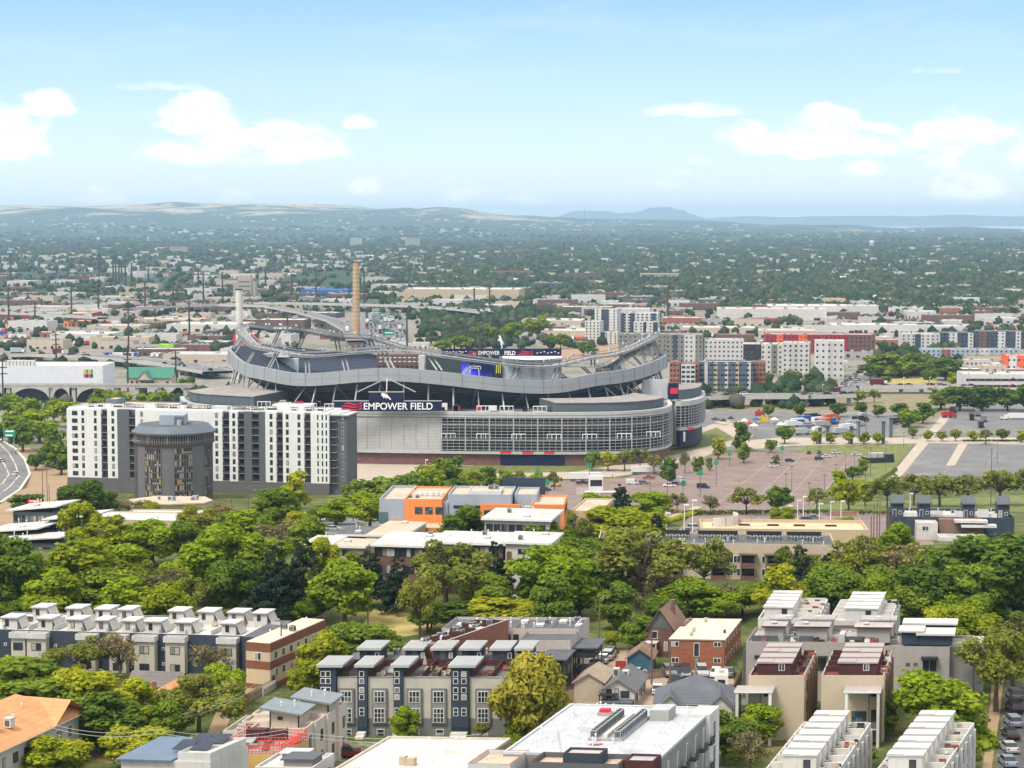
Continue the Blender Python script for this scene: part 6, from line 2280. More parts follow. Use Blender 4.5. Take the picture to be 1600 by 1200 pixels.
def make_tree_meshes(kind, seed, n_leaf, size, aspect=1.0, sparse=False, flat=1.0, droop=None):
    rg = np.random.default_rng(seed)
    L = crown_lobes(kind, rg)
    rad = np.array([r for _, r in L])
    pr = rad ** 2 / (rad ** 2).sum()
    idx = rg.choice(len(L), n_leaf, p=pr)
    u = rg.normal(size=(n_leaf, 3))
    u[:, 2] += .25
    u /= np.linalg.norm(u, axis=1, keepdims=True)
    rr = rad[idx] * rg.uniform(.5, 1.08, n_leaf) ** .6 * np.where(rg.uniform(size=n_leaf) < .14, rg.uniform(1.05, 1.4, n_leaf), 1)
    C = np.array([c for c, _ in L])[idx]
    P = C + u * rr[:, None] * np.array([1.12, 1.12, flat])
    Nn = u + rg.normal(size=(n_leaf, 3)) * .55
    Nn[:, 2] += .3
    Nn /= np.linalg.norm(Nn, axis=1, keepdims=True)
    out = u * .9 + np.array([0, 0, .35]) + Nn * .45
    out /= np.linalg.norm(out, axis=1, keepdims=True)
    V, F = leaf_quads(P, Nn, size, rg, aspect, droop, out)
    crown = np_mesh('crown', V, F, [LEAF['m']])
    crown.normals_split_custom_set_from_vertices(np.repeat(out, 4, axis=0).tolist())
    t = MB()
    hgt = 4.0 if kind != 'cone' else 11.3
    r0 = .34
    pts = [(0, 0, -.6), (.05, .02, hgt * .5), (-.03, .05, hgt)]
    t.tube(pts[0], pts[1], r0 * 1.15, r0 * .85, 7, BARK)
    t.tube(pts[1], pts[2], r0 * .85, r0 * .6 if kind != 'cone' else .08, 7, BARK)
    if kind != 'cone':
        for j, (c, r) in enumerate(L):
            if j % 2 and not sparse: continue
            m = Vector((c[0] * .45, c[1] * .45, hgt + (c[2] - hgt) * .45 + .3))
            t.tube(pts[2], m, r0 * .42, r0 * .26, 5, BARK)
            t.tube(m, c, r0 * .26, .05, 4, BARK)
            if sparse:
                for q in range(7):
                    d = rg.normal(size=3); d /= np.linalg.norm(d)
                    e = Vector(c) + Vector(d) * r * 1.15
                    b0 = m.lerp(Vector(c), rg.uniform(.3, 1))
                    t.tube(b0, e, .06, .02, 3, BARK)
                    for w_ in range(2):
                        d2 = rg.normal(size=3) * .6
                        t.tube(b0.lerp(e, rg.uniform(.4, .9)), e + Vector(d2), .035, .012, 3, BARK)
    return t.mesh('trunk'), crown


TM = {
    'round': [make_tree_meshes('round', 10 + i, 7200, .40) for i in range(4)],
    'tall': [make_tree_meshes('tall', 20 + i, 6400, .40) for i in range(2)],
    'airy': [make_tree_meshes('spread', 30 + i, 3600, .34, sparse=True) for i in range(3)],
    'bare': [make_tree_meshes('spread', 40 + i, 750, .36, sparse=True) for i in range(2)],
    'cone': [make_tree_meshes('cone', 50 + i, 6000, .42, aspect=.55, flat=.5) for i in range(3)],
    'willow': [make_tree_meshes('round', 60, 7000, .3, aspect=3.6, droop=.5)],
    'small': [make_tree_meshes('round', 70 + i, 1300, .8) for i in range(3)],
    'smalltall': [make_tree_meshes('tall', 80 + i, 1100, .8) for i in range(2)],
    'smallairy': [make_tree_meshes('spread', 90 + i, 700, .62, sparse=True) for i in range(2)],
    'smallcone': [make_tree_meshes('cone', 95, 1300, .8, aspect=.7, flat=.5)],
}
TW_ = {'round': 9.6, 'tall': 8.0, 'airy': 10.0, 'bare': 10.0, 'cone': 8.6, 'willow': 9.8, 'small': 9.6, 'smalltall': 8.0, 'smallairy': 10.0, 'smallcone': 8.6}
TH_ = {'round': 12.0, 'tall': 12.2, 'airy': 11.3, 'bare': 11.3, 'cone': 11.9, 'willow': 12.0, 'small': 12.0, 'smalltall': 12.2, 'smallairy': 11.3, 'smallcone': 11.9}
N_TREE = [0]


def tree(px, top, base, wpx, ty, shape=None, D=None):
    x, y, z = G(px, base)
    if D is not None: x, y, z = X(px, D, base), D, h(0, D)
    far = y > 640
    N_TREE[0] += 1
    i = N_TREE[0]
    r = random.Random(i * 31 + int(px))
    if shape is None:
        shape = {'c': 'cone', 'b': 'bare', 'w': 'willow', 'o': 'airy'}.get(ty) or ('tall' if (base - top) > wpx * 1.25 or r.random() < .2 else 'round')
        if far: shape = {'cone': 'smallcone', 'bare': 'smallairy', 'airy': 'smallairy', 'tall': 'smalltall', 'round': 'small', 'willow': 'small'}[shape]
    tm = TM[shape][i % len(TM[shape])]
    hgt = max(2.0, Z(top, y) - z)
    wid = wpx * y / FPX * (1.28 if y < 640 else 1.1)
    size = 'tall ' if hgt > 13 else ('small ' if hgt < 6.5 else '')
    o = thing('conifer' if ty == 'c' else ('willow' if ty == 'w' else 'tree'), '', 'tree', (x, y, z), r.uniform(0, 6.28))
    sx = wid / TW_[shape]
    o.scale = (sx, sx * r.uniform(.9, 1.1), hgt / TH_[shape])
    t = obj('trunk', tm[0], o)
    c = obj('crown', tm[1], o)
    c.material_slots[0].link = 'OBJECT'
    c.material_slots[0].material = LEAF[ty]
    auto(o, size + TNAME[ty], 'tree', px, (top + base) / 2, y)
    return o


TREES = [
    # park belt on the left
    (20, 838, 968, 95, 'd'), (118, 838, 958, 130, 'y'), (58, 905, 968, 60, 'm'), (176, 802, 885, 62, 'y'), (238, 810, 885, 84, 'g'), (285, 814, 885, 60, 'm'), (160, 878, 966, 105, 'm'),
    (218, 872, 950, 72, 'o'), (345, 822, 946, 116, 'g'), (262, 882, 952, 74, 'b'), (368, 864, 966, 82, 'm'), (300, 902, 968, 56, 'o'), (312, 790, 862, 66, 'o'), (378, 794, 850, 74, 'g'),
    (430, 844, 974, 80, 'c'), (474, 832, 966, 66, 'c'), (500, 842, 935, 52, 'y'), (538, 876, 980, 100, 'g'), (480, 930, 975, 50, 'm'), (578, 852, 950, 50, 'c'), (621, 866, 958, 54, 'c'), (555, 862, 925, 40, 'm'),
    (697, 840, 955, 116, 'o'), (775, 842, 946, 48, 'c'), (668, 936, 988, 60, 'm'), (718, 940, 985, 62, 'd'), (775, 898, 972, 56, 'm'), (780, 930, 978, 116, 'y'), (865, 848, 966, 124, 'g'), (832, 900, 962, 62, 'm'),
    (905, 900, 966, 66, 'd'), (748, 892, 950, 60, 'g'), (230, 930, 968, 70, 'y'), (282, 935, 970, 36, 'g'), (15, 930, 975, 60, 'm'), (400, 880, 960, 50, 'd'), (40, 860, 950, 80, 'm'), (190, 850, 930, 80, 'g'),
    # round the offices
    (730, 791, 884, 70, 'm'), (852, 804, 896, 82, 'm'), (895, 800, 888, 60, 'o'), (430, 762, 836, 72, 'm'), (468, 736, 796, 48, 'y'), (398, 790, 850, 56, 'm'), (466, 796, 842, 42, 'y'), (525, 776, 820, 54, 'g'), (578, 764, 828, 62, 'g'),
    (436, 806, 866, 62, 'b'), (134, 746, 818, 64, 'd'), (100, 756, 812, 34, 'c'), (164, 762, 814, 44, 'd'), (40, 768, 802, 56, 'd'), (72, 788, 810, 50, 'o'), (206, 776, 812, 44, 'b'), (234, 780, 812, 30, 'y'), (562, 816, 842, 26, 'm'),
    (930, 768, 815, 50, 'g'), (1015, 768, 822, 60, 'g'), (960, 786, 858, 96, 'y'), (1000, 790, 850, 74, 'y'), (970, 754, 806, 40, 'c'), (985, 826, 886, 96, 'g'), (905, 834, 905, 84, 'm'), (942, 850, 912, 92, 'm'), (1026, 798, 856, 28, 'c'),
    (1000, 826, 948, 140, 'o'), (1100, 842, 934, 84, 'o'), (1160, 908, 962, 56, 'm'), (1196, 904, 958, 56, 'm'), (1078, 905, 966, 96, 'g'), (1036, 930, 976, 64, 'm'), (962, 908, 986, 64, 'm'), (1134, 908, 960, 40, 'b'), (1000, 962, 1018, 56, 'm'),
    (957, 984, 1016, 28, 'y'), (1120, 920, 970, 70, 'g'), (985, 920, 972, 46, 'b'), (1025, 880, 950, 70, 'b'), (875, 790, 840, 44, 'm'), (1045, 960, 995, 50, 'd'),
    # right-hand belt
    (1250, 852, 952, 54, 'c'), (1290, 862, 948, 40, 'c'), (1312, 842, 934, 66, 'o'), (1352, 838, 934, 66, 'o'), (1402, 818, 905, 56, 'g'), (1412, 840, 932, 84, 'b'), (1382, 878, 962, 76, 'm'), (1470, 868, 986, 116, 'd'), (1540, 836, 978, 136, 'd'),
    (1604, 846, 982, 116, 'd'), (1432, 896, 986, 84, 'm'), (1264, 916, 968, 44, 'y'), (1332, 900, 972, 66, 'm'), (1370, 900, 975, 60, 'g'), (1472, 944, 1016, 76, 'y'), (1520, 940, 1024, 84, 'y'), (1582, 1000, 1080, 96, 'o'), (1590, 955, 1040, 90, 'o'),
    (1556, 985, 1112, 104, 'o'), (1470, 1042, 1158, 136, 'g'), (1130, 1108, 1196, 80, 'd'), (1192, 1100, 1166, 64, 'g'), (1172, 1140, 1215, 64, 'b'), (1230, 908, 952, 44, 'm'), (1440, 850, 930, 70, 'm'), (1520, 880, 990, 90, 'm'), (1212, 915, 960, 40, 'd'),
    # among the near houses
    (830, 1022, 1168, 108, 'w'), (632, 1106, 1160, 40, 'g'), (752, 970, 1052, 94, 'm'), (560, 968, 1046, 112, 'm'), (500, 985, 1085, 72, 'y'), (600, 985, 1030, 50, 'm'), (60, 1030, 1135, 150, 'm'), (128, 1038, 1140, 118, 'y'), (164, 1075, 1175, 112, 'd'),
    (212, 1060, 1150, 76, 'y'), (18, 1026, 1100, 84, 'g'), (312, 1050, 1158, 112, 'o'), (352, 1030, 1112, 74, 'g'), (332, 1004, 1066, 64, 'b'), (128, 992, 1066, 92, 'o'), (188, 985, 1068, 66, 'b'), (214, 1128, 1205, 92, 'y'), (82, 1148, 1225, 104, 'y'),
    (266, 1092, 1165, 66, 'm'), (368, 985, 1040, 66, 'b'), (95, 1060, 1145, 90, 'g'), (470, 1040, 1090, 40, 'y'), (1386, 1090, 1150, 40, 'm'), (1296, 1150, 1185, 26, 'd'), (810, 1130, 1172, 40, 'y'), (754, 1128, 1160, 24, 'o'),
    (300, 792, 818, 50, 'm'), (342, 786, 816, 46, 'b'), (352, 800, 832, 60, 'g'), (282, 800, 826, 50, 'o'), (500, 790, 815, 36, 'm'), (255, 800, 828, 40, 'g'), (322, 805, 835, 44, 'm'),
    # left of the white apartments, along the motorway
    (36, 652, 706, 56, 'm'), (62, 640, 692, 60, 'g'), (86, 664, 728, 42, 'm'), (96, 692, 742, 46, 'd'), (74, 694, 730, 38, 'd'), (44, 620, 668, 52, 'g'), (108, 624, 668, 60, 'g'), (152, 620, 660, 56, 'm'), (20, 640, 690, 40, 'm'), (14, 612, 650, 40, 'g'),
    (84, 620, 660, 40, 'm'), (188, 610, 642, 40, 'g'), (160, 604, 640, 40, 'm'), (228, 612, 640, 44, 'g'), (252, 610, 636, 40, 'm'), (290, 590, 612, 26, 'm'), (56, 706, 735, 30, 'd'), (130, 640, 672, 44, 'm'), (4, 660, 690, 30, 'd'),
    # in front of the stadium
    (590, 742, 790, 72, 'm'), (640, 736, 792, 64, 'm'), (704, 708, 768, 52, 'm'), (672, 722, 772, 48, 'g'), (738, 732, 774, 42, 'y'), (712, 748, 794, 62, 'd'), (656, 754, 798, 62, 'm'), (762, 728, 764, 32, 'm'), (788, 732, 766, 30, 'm'), (814, 734, 766, 30, 'o'),
    (840, 736, 768, 28, 'y'), (866, 736, 766, 28, 'o'), (925, 702, 736, 28, 'm'), (950, 704, 736, 30, 'y'), (976, 702, 736, 32, 'o'), (1000, 700, 736, 36, 'o'), (1046, 712, 758, 30, 'd'), (1022, 710, 742, 26, 'o'), (1090, 712, 742, 18, 'd'), (1108, 714, 736, 12, 'm'),
    (1122, 682, 718, 26, 'y'), (1156, 658, 706, 30, 'd'), (1162, 690, 724, 22, 'm'), (1070, 706, 740, 18, 'b'), (1204, 684, 708, 20, 'm'), (1058, 770, 802, 34, 'b'), (1110, 774, 804, 30, 'b'), (1166, 760, 804, 52, 'o'), (1216, 758, 804, 48, 'd'), (1276, 762, 798, 36, 'o'),
    (1326, 742, 798, 48, 'y'), (1308, 734, 782, 32, 'g'), (1222, 788, 824, 34, 'y'), (1322, 806, 828, 26, 'y'), (1332, 728, 752, 24, 'm'), (1348, 716, 742, 20, 'm'), (1352, 750, 790, 30, 'y'), (1212, 710, 728, 14, 'o'), (610, 780, 808, 36, 'g'), (552, 752, 790, 34, 'm'),
    # beside the right-hand car parks
    (1386, 742, 794, 54, 'o'), (1428, 740, 790, 60, 'o'), (1468, 742, 792, 62, 'o'), (1512, 742, 792, 64, 'o'), (1562, 732, 790, 78, 'o'), (1606, 732, 790, 64, 'o'), (1226, 664, 694, 32, 'm'), (1276, 672, 694, 18, 'y'), (1298, 674, 694, 18, 'y'), (1326, 673, 694, 22, 'y'),
    (1350, 674, 694, 20, 'm'), (1372, 674, 694, 18, 'y'), (1426, 667, 686, 18, 'm'), (1450, 671, 690, 16, 'y'), (1472, 671, 690, 16, 'y'), (1493, 669, 690, 18, 'y'), (1520, 671, 690, 18, 'y'), (1540, 671, 694, 26, 'o'), (1566, 669, 690, 24, 'm'), (1596, 671, 692, 20, 'y'),
    (1310, 627, 652, 26, 'd'), (1346, 627, 650, 22, 'd'), (1372, 631, 652, 24, 'd'), (1404, 627, 650, 28, 'd'), (1420, 638, 668, 42, 'g'), (1442, 628, 662, 36, 'm'), (1500, 598, 642, 62, 'd'), (1534, 603, 642, 52, 'd'), (1574, 603, 642, 52, 'd'), (1612, 600, 642, 50, 'd'),
    (1470, 604, 640, 44, 'm'), (1250, 628, 652, 22, 'd'), (1200, 630, 652, 22, 'm'), (1380, 553, 590, 62, 'm'), (1432, 548, 588, 54, 'm'), (1478, 558, 594, 50, 'd'), (1360, 566, 594, 36, 'd'), (1490, 580, 604, 22, 'g'), (1410, 560, 590, 50, 'g'), (1265, 582, 606, 18, 'd'), (1230, 580, 606, 18, 'm'),
    (1340, 608, 630, 26, 'm'), (1366, 608, 630, 22, 'o'), (1300, 590, 610, 16, 'm'), (1380, 586, 604, 24, 'm'), (1452, 575, 600, 30, 'd'), (840, 490, 530, 40, 'm'), (800, 500, 535, 40, 'g'), (760, 505, 540, 36, 'm'), (720, 522, 548, 40, 'm'), (690, 530, 550, 30, 'g'),
    (876, 520, 545, 26, 'm'), (860, 522, 545, 30, 'd'), (912, 530, 556, 24, 'm'), (925, 538, 558, 20, 'd'),
]
for t in TREES: tree(*t)


bpy.context.view_layer.update()
FOOT = []
for o in col.objects:
    if o.parent is None and o.type == 'EMPTY' and o.get('category') not in ('tree', 'stadium') and o.location.y < 640:
        q = [c.matrix_world @ Vector(b) for c in o.children if c.type == 'MESH' for b in c.bound_box]
        if q: FOOT.append((min(p.x for p in q) - 1, max(p.x for p in q) + 1, min(p.y for p in q) - 2, max(p.y for p in q) + 1))
FREE = [(1110, 1225, 880, 965), (390, 650, 925, 1000), (660, 735, 956, 985), (560, 690, 940, 1000), (120, 240, 935, 975), (905, 1000, 940, 1010), (860, 1160, 1012, 1140), (470, 600, 805, 850), (1540, 1620, 1060, 1200), (985, 1440, 795, 862), (480, 800, 1150, 1200), (330, 470, 1030, 1165), (690, 780, 770, 850)]


def free(px, py, pad=0):
    x, y, z = G(px, py)
    if any(a - pad < x < b + pad and c - pad < y < d + pad for a, b, c, d in FOOT): return False
    return not any(a < px < b and c < py < d for a, b, c, d in FREE)


r = random.Random(41)
n = t_ = 0
while n < 24 and t_ < 4000:
    t_ += 1
    px, py = r.uniform(-10, 1610), r.uniform(862, 1010)
    if not free(px, py, 3): continue
    if any(abs(px - q[0]) < 24 and abs(py - q[2]) < 9 for q in TREES): continue
    D_ = G(px, py)[1]
    hh = r.uniform(8, 13)
    TREES.append((px, 0, py, 0, ''))
    tree(px, py - hh * FPX / D_, py, r.uniform(7, 11) * FPX / D_, r.choice('gmmdyogm'))
    n += 1

# bushes under and between the trees
BU = []
for s_ in range(3):
    rg = np.random.default_rng(300 + s_)
    P = rg.normal(size=(520, 3)); P /= np.linalg.norm(P, axis=1, keepdims=True)
    P[:, 2] = np.abs(P[:, 2])
    lob = 1 + .3 * np.sin(P[:, 0] * 5 + s_) * np.cos(P[:, 1] * 6)
    Q = P * lob[:, None] * rg.uniform(.6, 1.05, (520, 1)) * np.array([1.6, 1.5, 1.7])
    Nn = P + rg.normal(size=P.shape) * .5
    Nn /= np.linalg.norm(Nn, axis=1, keepdims=True)
    V, F = leaf_quads(Q, Nn, .42, rg)
    BU.append(np_mesh('bush', V, F, [LEAF['m']]))
n = t_ = 0
while n < 130 and t_ < 9000:
    t_ += 1
    px, py = r.uniform(-10, 1610), r.uniform(850, 1190)
    if not free(px, py, 1.6): continue
    x, y, z = G(px, py)
    o = obj('bush', BU[n % 3], None, (x, y, z - .1), r.uniform(0, 6))
    s_ = r.uniform(.7, 1.7)
    o.scale = (s_ * r.uniform(.9, 1.4), s_, s_ * r.uniform(.7, 1.1))
    ty = r.choice('gmdyomo')
    o.material_slots[0].link = 'OBJECT'
    o.material_slots[0].material = LEAF[ty]
    auto(o, {'g': 'bright green', 'm': 'mid green', 'd': 'dark green', 'y': 'yellow green', 'o': 'olive'}[ty] + ' bush', 'bush', px, py, y)
    n += 1


def hedge(pts, wid, hgt, label, ty='d', nper=26):
    rg = np.random.default_rng(int(pts[0][0]))
    P = [Vector((*G(*p)[:2], 0)) for p in pts]
    pos = []
    for a, b in zip(P, P[1:]):
        n = int((b - a).length * nper)
        for _ in range(n):
            q = a.lerp(b, rg.uniform())
            pos.append((q.x + rg.uniform(-wid, wid) / 2, q.y + rg.uniform(-wid, wid) / 2, h(0, q.y) + rg.uniform(.1, 1) ** .5 * hgt))
    pos = np.array(pos)
    Nn = rg.normal(size=(len(pos), 3)); Nn[:, 2] += .6
    Nn /= np.linalg.norm(Nn, axis=1, keepdims=True)
    V, F = leaf_quads(pos, Nn, .5, rg)
    tag(obj('hedge', np_mesh('hedge', V, F, [LEAF[ty]])), label, 'hedge')


hedge([(1080, 805), (1190, 804)], 1.6, 1.5, 'clipped dark hedge beside the lower car park under the brown trees')
hedge([(1195, 804), (1295, 804)], 1.6, 1.5, 'clipped dark hedge along the lower car park left of red wall')
hedge([(1340, 805), (1420, 806)], 1.6, 1.5, 'clipped dark hedge along the lower car park right of red wall')
hedge([(985, 850), (1040, 818), (1095, 802)], 1.8, 1.2, 'sloping light hedge between lower car park and the lane', 'y')
hedge([(1330, 775), (1345, 765), (1400, 735)], 1.4, 1.2, 'thin hedge on the grass bank between two car parks', 'd')
hedge([(1410, 668), (1440, 655), (1470, 640)], 1.5, 1.2, 'thin dark hedge climbing the bank by the truck park', 'd')
hedge([(1505, 690), (1600, 690)], 1.5, 1.0, 'low scrub hedge on the edge of the dark car park', 'd')
hedge([(1040, 802), (1095, 803)], 1.6, 1.2, 'low red brown shrubs under the twin brown trees', 'b')

# ------------------------------------------------------------------ vehicles
PAINT = {}
for nm, c in {'white': (.72, .72, .71), 'silver': (.42, .43, .44), 'grey': (.17, .175, .18), 'black': (.018, .018, .02), 'dark blue': (.02, .03, .07), 'dark red': (.13, .012, .02), 'red': (.45, .03, .03), 'blue': (.03, .08, .32),
              'orange red': (.62, .13, .04), 'yellow': (.6, .45, .04), 'blue grey': (.2, .25, .31), 'beige': (.4, .35, .28)}.items():
    PAINT[nm] = mat('paint_' + nm.replace(' ', '_'), c, rough=.3, var=.05, spec=.5)
CARGLASS = mat('car_glass', (.02, .025, .03), rough=.1, spec=.6, var=.1)
CK = {}


def wheel_mesh(r=.33, w=.22):
    k = ('wheel', r)
    if k not in MCACHE:
        m = MB()
        m.tube((0, -w / 2, 0), (0, w / 2, 0), r, n=14, mt=TYRE)
        m.tube((0, -w / 2 - .01, 0), (0, w / 2 + .01, 0), r * .6, n=10, mt=RIM)
        MCACHE[k] = m.mesh('wheel')
    return MCACHE[k]


def car_parts(kind):
    """side outline of the lower body, then the glass house as a tapering box with a painted roof"""
    if kind in CK: return CK[kind]
    L, wd, body, cab, roofz = {
        'sedan': (4.7, 1.8, [(-2.35, .35), (2.35, .32), (2.38, .6), (2.2, .78), (1.15, .92), (-1.6, .95), (-2.3, .9), (-2.4, .6)], ((-1.65, 1.15), (-.95, .45)), 1.42),
        'suv': (4.7, 1.88, [(-2.3, .4), (2.3, .38), (2.36, .7), (2.25, .95), (1.15, 1.08), (-2.2, 1.1), (-2.36, .8)], ((-2.2, 1.1), (-1.95, .5)), 1.72),
        'pickup': (5.6, 1.95, [(-2.8, .5), (2.75, .45), (2.82, .8), (2.7, 1.05), (1.5, 1.12), (-2.75, 1.12), (-2.85, .8)], ((-.7, 1.45), (-.45, .75)), 1.85),
        'van': (5.6, 2.0, [(-2.75, .4), (2.7, .35), (2.82, .75), (2.6, 1.1), (2.0, 1.25), (-2.75, 1.25)], ((-2.74, 2.0), (-2.68, 1.0)), 2.4)}[kind]
    m = MB()
    n = len(body)
    w2 = wd / 2
    i0 = len(m.v)
    for y, k in ((-w2 * .97, 0), (-w2, 1), (w2, 1), (w2 * .97, 0)):
        for x, z in body:
            zz_ = z if k else z * .985
            m.v.append((x * (1 if k else .985), y, zz_))
    m.v[:] = [(x, y * .93 if abs(y) < w2 * .99 and False else y, z) for x, y, z in m.v]
    for s_ in range(3):
        for q in range(n):
            r_ = (q + 1) % n
            m.f.append((i0 + s_ * n + q, i0 + s_ * n + r_, i0 + (s_ + 1) * n + r_, i0 + (s_ + 1) * n + q)); m.m.append(m.mi('P'))
    m.f.append(tuple(i0 + q for q in reversed(range(n)))); m.m.append(0)
    m.f.append(tuple(i0 + 3 * n + q for q in range(n))); m.m.append(0)
    (b0, b1), (t0, t1) = cab
    zb = 1.0 if kind == 'sedan' else 1.1
    zb = {'sedan': .93, 'suv': 1.08, 'pickup': 1.11, 'van': 1.24}[kind]
    m.slab([(t0, -w2 * .8, roofz - .04), (t1, -w2 * .8, roofz - .04), (t1, w2 * .8, roofz - .04), (t0, w2 * .8, roofz - .04)], .06, 'P')
    if kind == 'van':
        m.box(-2.74, .9, -w2 * .97, w2 * .97, 1.24, roofz - .03, 'P')
    if kind == 'pickup':
        m.box(-2.72, -.8, -w2 * .84, w2 * .84, 1.125, 1.14, DARK)
    me = bpy.data.meshes.new('body')
    mats = [q for q in m.mats]
    me.from_pydata(m.v, [], m.f)
    for q in mats: me.materials.append(PAINT['white'] if q == 'P' else q)
    me.polygons.foreach_set('material_index', m.m)
    me.update()
    g = MB()
    gx0, gx1, hx0, hx1 = (b0, b1, t0, t1) if kind != 'van' else (.91, 1.98, .91, 1.02)
    v = [(gx0, -w2 * .95, zb), (gx1, -w2 * .95, zb), (gx1, w2 * .95, zb), (gx0, w2 * .95, zb), (hx0, -w2 * .8, roofz - .05), (hx1, -w2 * .8, roofz - .05), (hx1, w2 * .8, roofz - .05), (hx0, w2 * .8, roofz - .05)]
    for q in ((0, 1, 5, 4), (1, 2, 6, 5), (2, 3, 7, 6), (3, 0, 4, 7)): g.face([v[a] for a in q], CARGLASS)
    hl = MB().box(2.3 if kind != 'pickup' else 2.76, 2.4 if kind != 'pickup' else 2.85, -.16, .16, .62, .76, LAMPW)
    tl = MB().box(-2.42 if kind == 'sedan' else (-2.39 if kind == 'suv' else -2.87), -2.3 if kind == 'sedan' else (-2.28 if kind == 'suv' else -2.72), -.12, .12, .72, .95, LAMPR)
    CK[kind] = (me, g.mesh('windows'), hl.mesh('headlight'), tl.mesh('tail_light'), L, wd)
    return CK[kind]


def car(px, py, head, kind, colour, extra='', auto_label=True, group=None):
    x, y, z = G(px, py)
    me, gm, hl, tl, L, wd = car_parts(kind)
    o = thing({'sedan': 'parked_car', 'suv': 'parked_car', 'pickup': 'pickup_truck', 'van': 'van'}[kind], '', 'car', (x, y, z + .1), R(head))
    b = obj('body', me, o)
    for sl in b.material_slots:
        if sl.material == PAINT['white']:
            sl.link = 'OBJECT'
            sl.material = PAINT[colour]
    obj('windows', gm, o)
    wx = {'sedan': (1.4, -1.4), 'suv': (1.45, -1.4), 'pickup': (1.8, -1.7), 'van': (1.8, -1.7)}[kind]
    for a in wx:
        for s in (-1, 1): obj('wheel', wheel_mesh(.33 if kind == 'sedan' else .38), o, (a, s * (wd / 2 - .08), .33 if kind == 'sedan' else .38))
    for s in (-1, 1):
        obj('headlight', hl, o, (0, s * wd * .36, .0 if kind == 'sedan' else .15))
        obj('tail_light', tl, o, (0, s * wd * .38, 0))
    auto(o, '%s %s' % (colour, {'sedan': 'saloon car', 'suv': 'sport utility car', 'pickup': 'pickup truck', 'van': 'van'}[kind]), {'sedan': 'car', 'suv': 'car', 'pickup': 'pickup', 'van': 'van'}[kind], px, py, y)
    return o


CARS = [  # yard under the red brick block
    (1046, 1056, -85, 'suv', 'grey'), (1057, 1054, -88, 'sedan', 'black'), (1071, 1056, -92, 'suv', 'black'), (1097, 1056, -90, 'suv', 'silver'), (1119, 1057, -100, 'sedan', 'white'), (1054, 1072, 80, 'pickup', 'dark blue'),
    (1074, 1068, 10, 'sedan', 'blue grey'), (1099, 1073, 95, 'sedan', 'black'), (1027, 1083, 88, 'sedan', 'white'), (994, 1057, 60, 'sedan', 'white'), (1138, 1056, 80, 'sedan', 'grey'),
    # lane
    (934, 1042, 78, 'suv', 'grey'), (943, 1035, 76, 'sedan', 'white'), (951, 1030, 76, 'suv', 'silver'), (955, 1023, 76, 'sedan', 'grey'), (888, 1088, 74, 'suv', 'black'), (908, 1057, 74, 'sedan', 'grey'),
    # street on the right edge
    (1584, 1092, 92, 'suv', 'grey'), (1584, 1112, 92, 'suv', 'black'), (1582, 1134, 92, 'suv', 'blue grey'), (1578, 1153, 92, 'sedan', 'black'), (1576, 1174, 92, 'sedan', 'silver'), (1574, 1196, 92, 'sedan', 'blue grey'),
    (540, 1184, 8, 'suv', 'dark red'), (491, 829, 5, 'pickup', 'white'), (507, 828, 5, 'sedan', 'grey'), (520, 829, 5, 'sedan', 'silver'),
    # lower car park
    (1262, 816, 10, 'suv', 'dark blue'), (1271, 812, 10, 'sedan', 'grey'), (1074, 833, 8, 'sedan', 'grey'), (1086, 828, 8, 'suv', 'silver'), (1108, 828, 5, 'suv', 'black'), (1184, 818, 4, 'sedan', 'grey'), (1064, 841, 8, 'sedan', 'white'),
    # brown car park
    (836, 774, 10, 'sedan', 'grey'), (852, 768, 20, 'suv', 'dark blue'), (843, 763, 20, 'sedan', 'black'), (910, 757, 10, 'pickup', 'black'), (988, 757, 10, 'van', 'white'), (1006, 757, 12, 'suv', 'grey'), (1014, 749, 170, 'pickup', 'red'),
    (1041, 743, 10, 'sedan', 'grey'), (1046, 761, 175, 'pickup', 'white'), (1099, 764, -8, 'van', 'dark blue'), (1211, 725, 12, 'sedan', 'black'), (1209, 730, 10, 'sedan', 'white'), (1234, 722, 8, 'suv', 'dark blue'), (1264, 709, 80, 'suv', 'black'),
    (1280, 709, 80, 'suv', 'black'), (1283, 714, 20, 'sedan', 'grey'), (1280, 719, 15, 'suv', 'black'), (1291, 715, 15, 'sedan', 'white'), (1307, 709, 20, 'suv', 'white'), (1338, 712, 5, 'sedan', 'white'), (1462, 679, 60, 'sedan', 'white'),
    (840, 757, 15, 'suv', 'silver'), (825, 770, 10, 'sedan', 'white'), (760, 764, 12, 'sedan', 'white'), (772, 762, 12, 'sedan', 'silver'),
    # motorway
    (25, 743, 80, 'suv', 'white'), (2, 722, 60, 'suv', 'white'),
]
for c in CARS: car(*c)


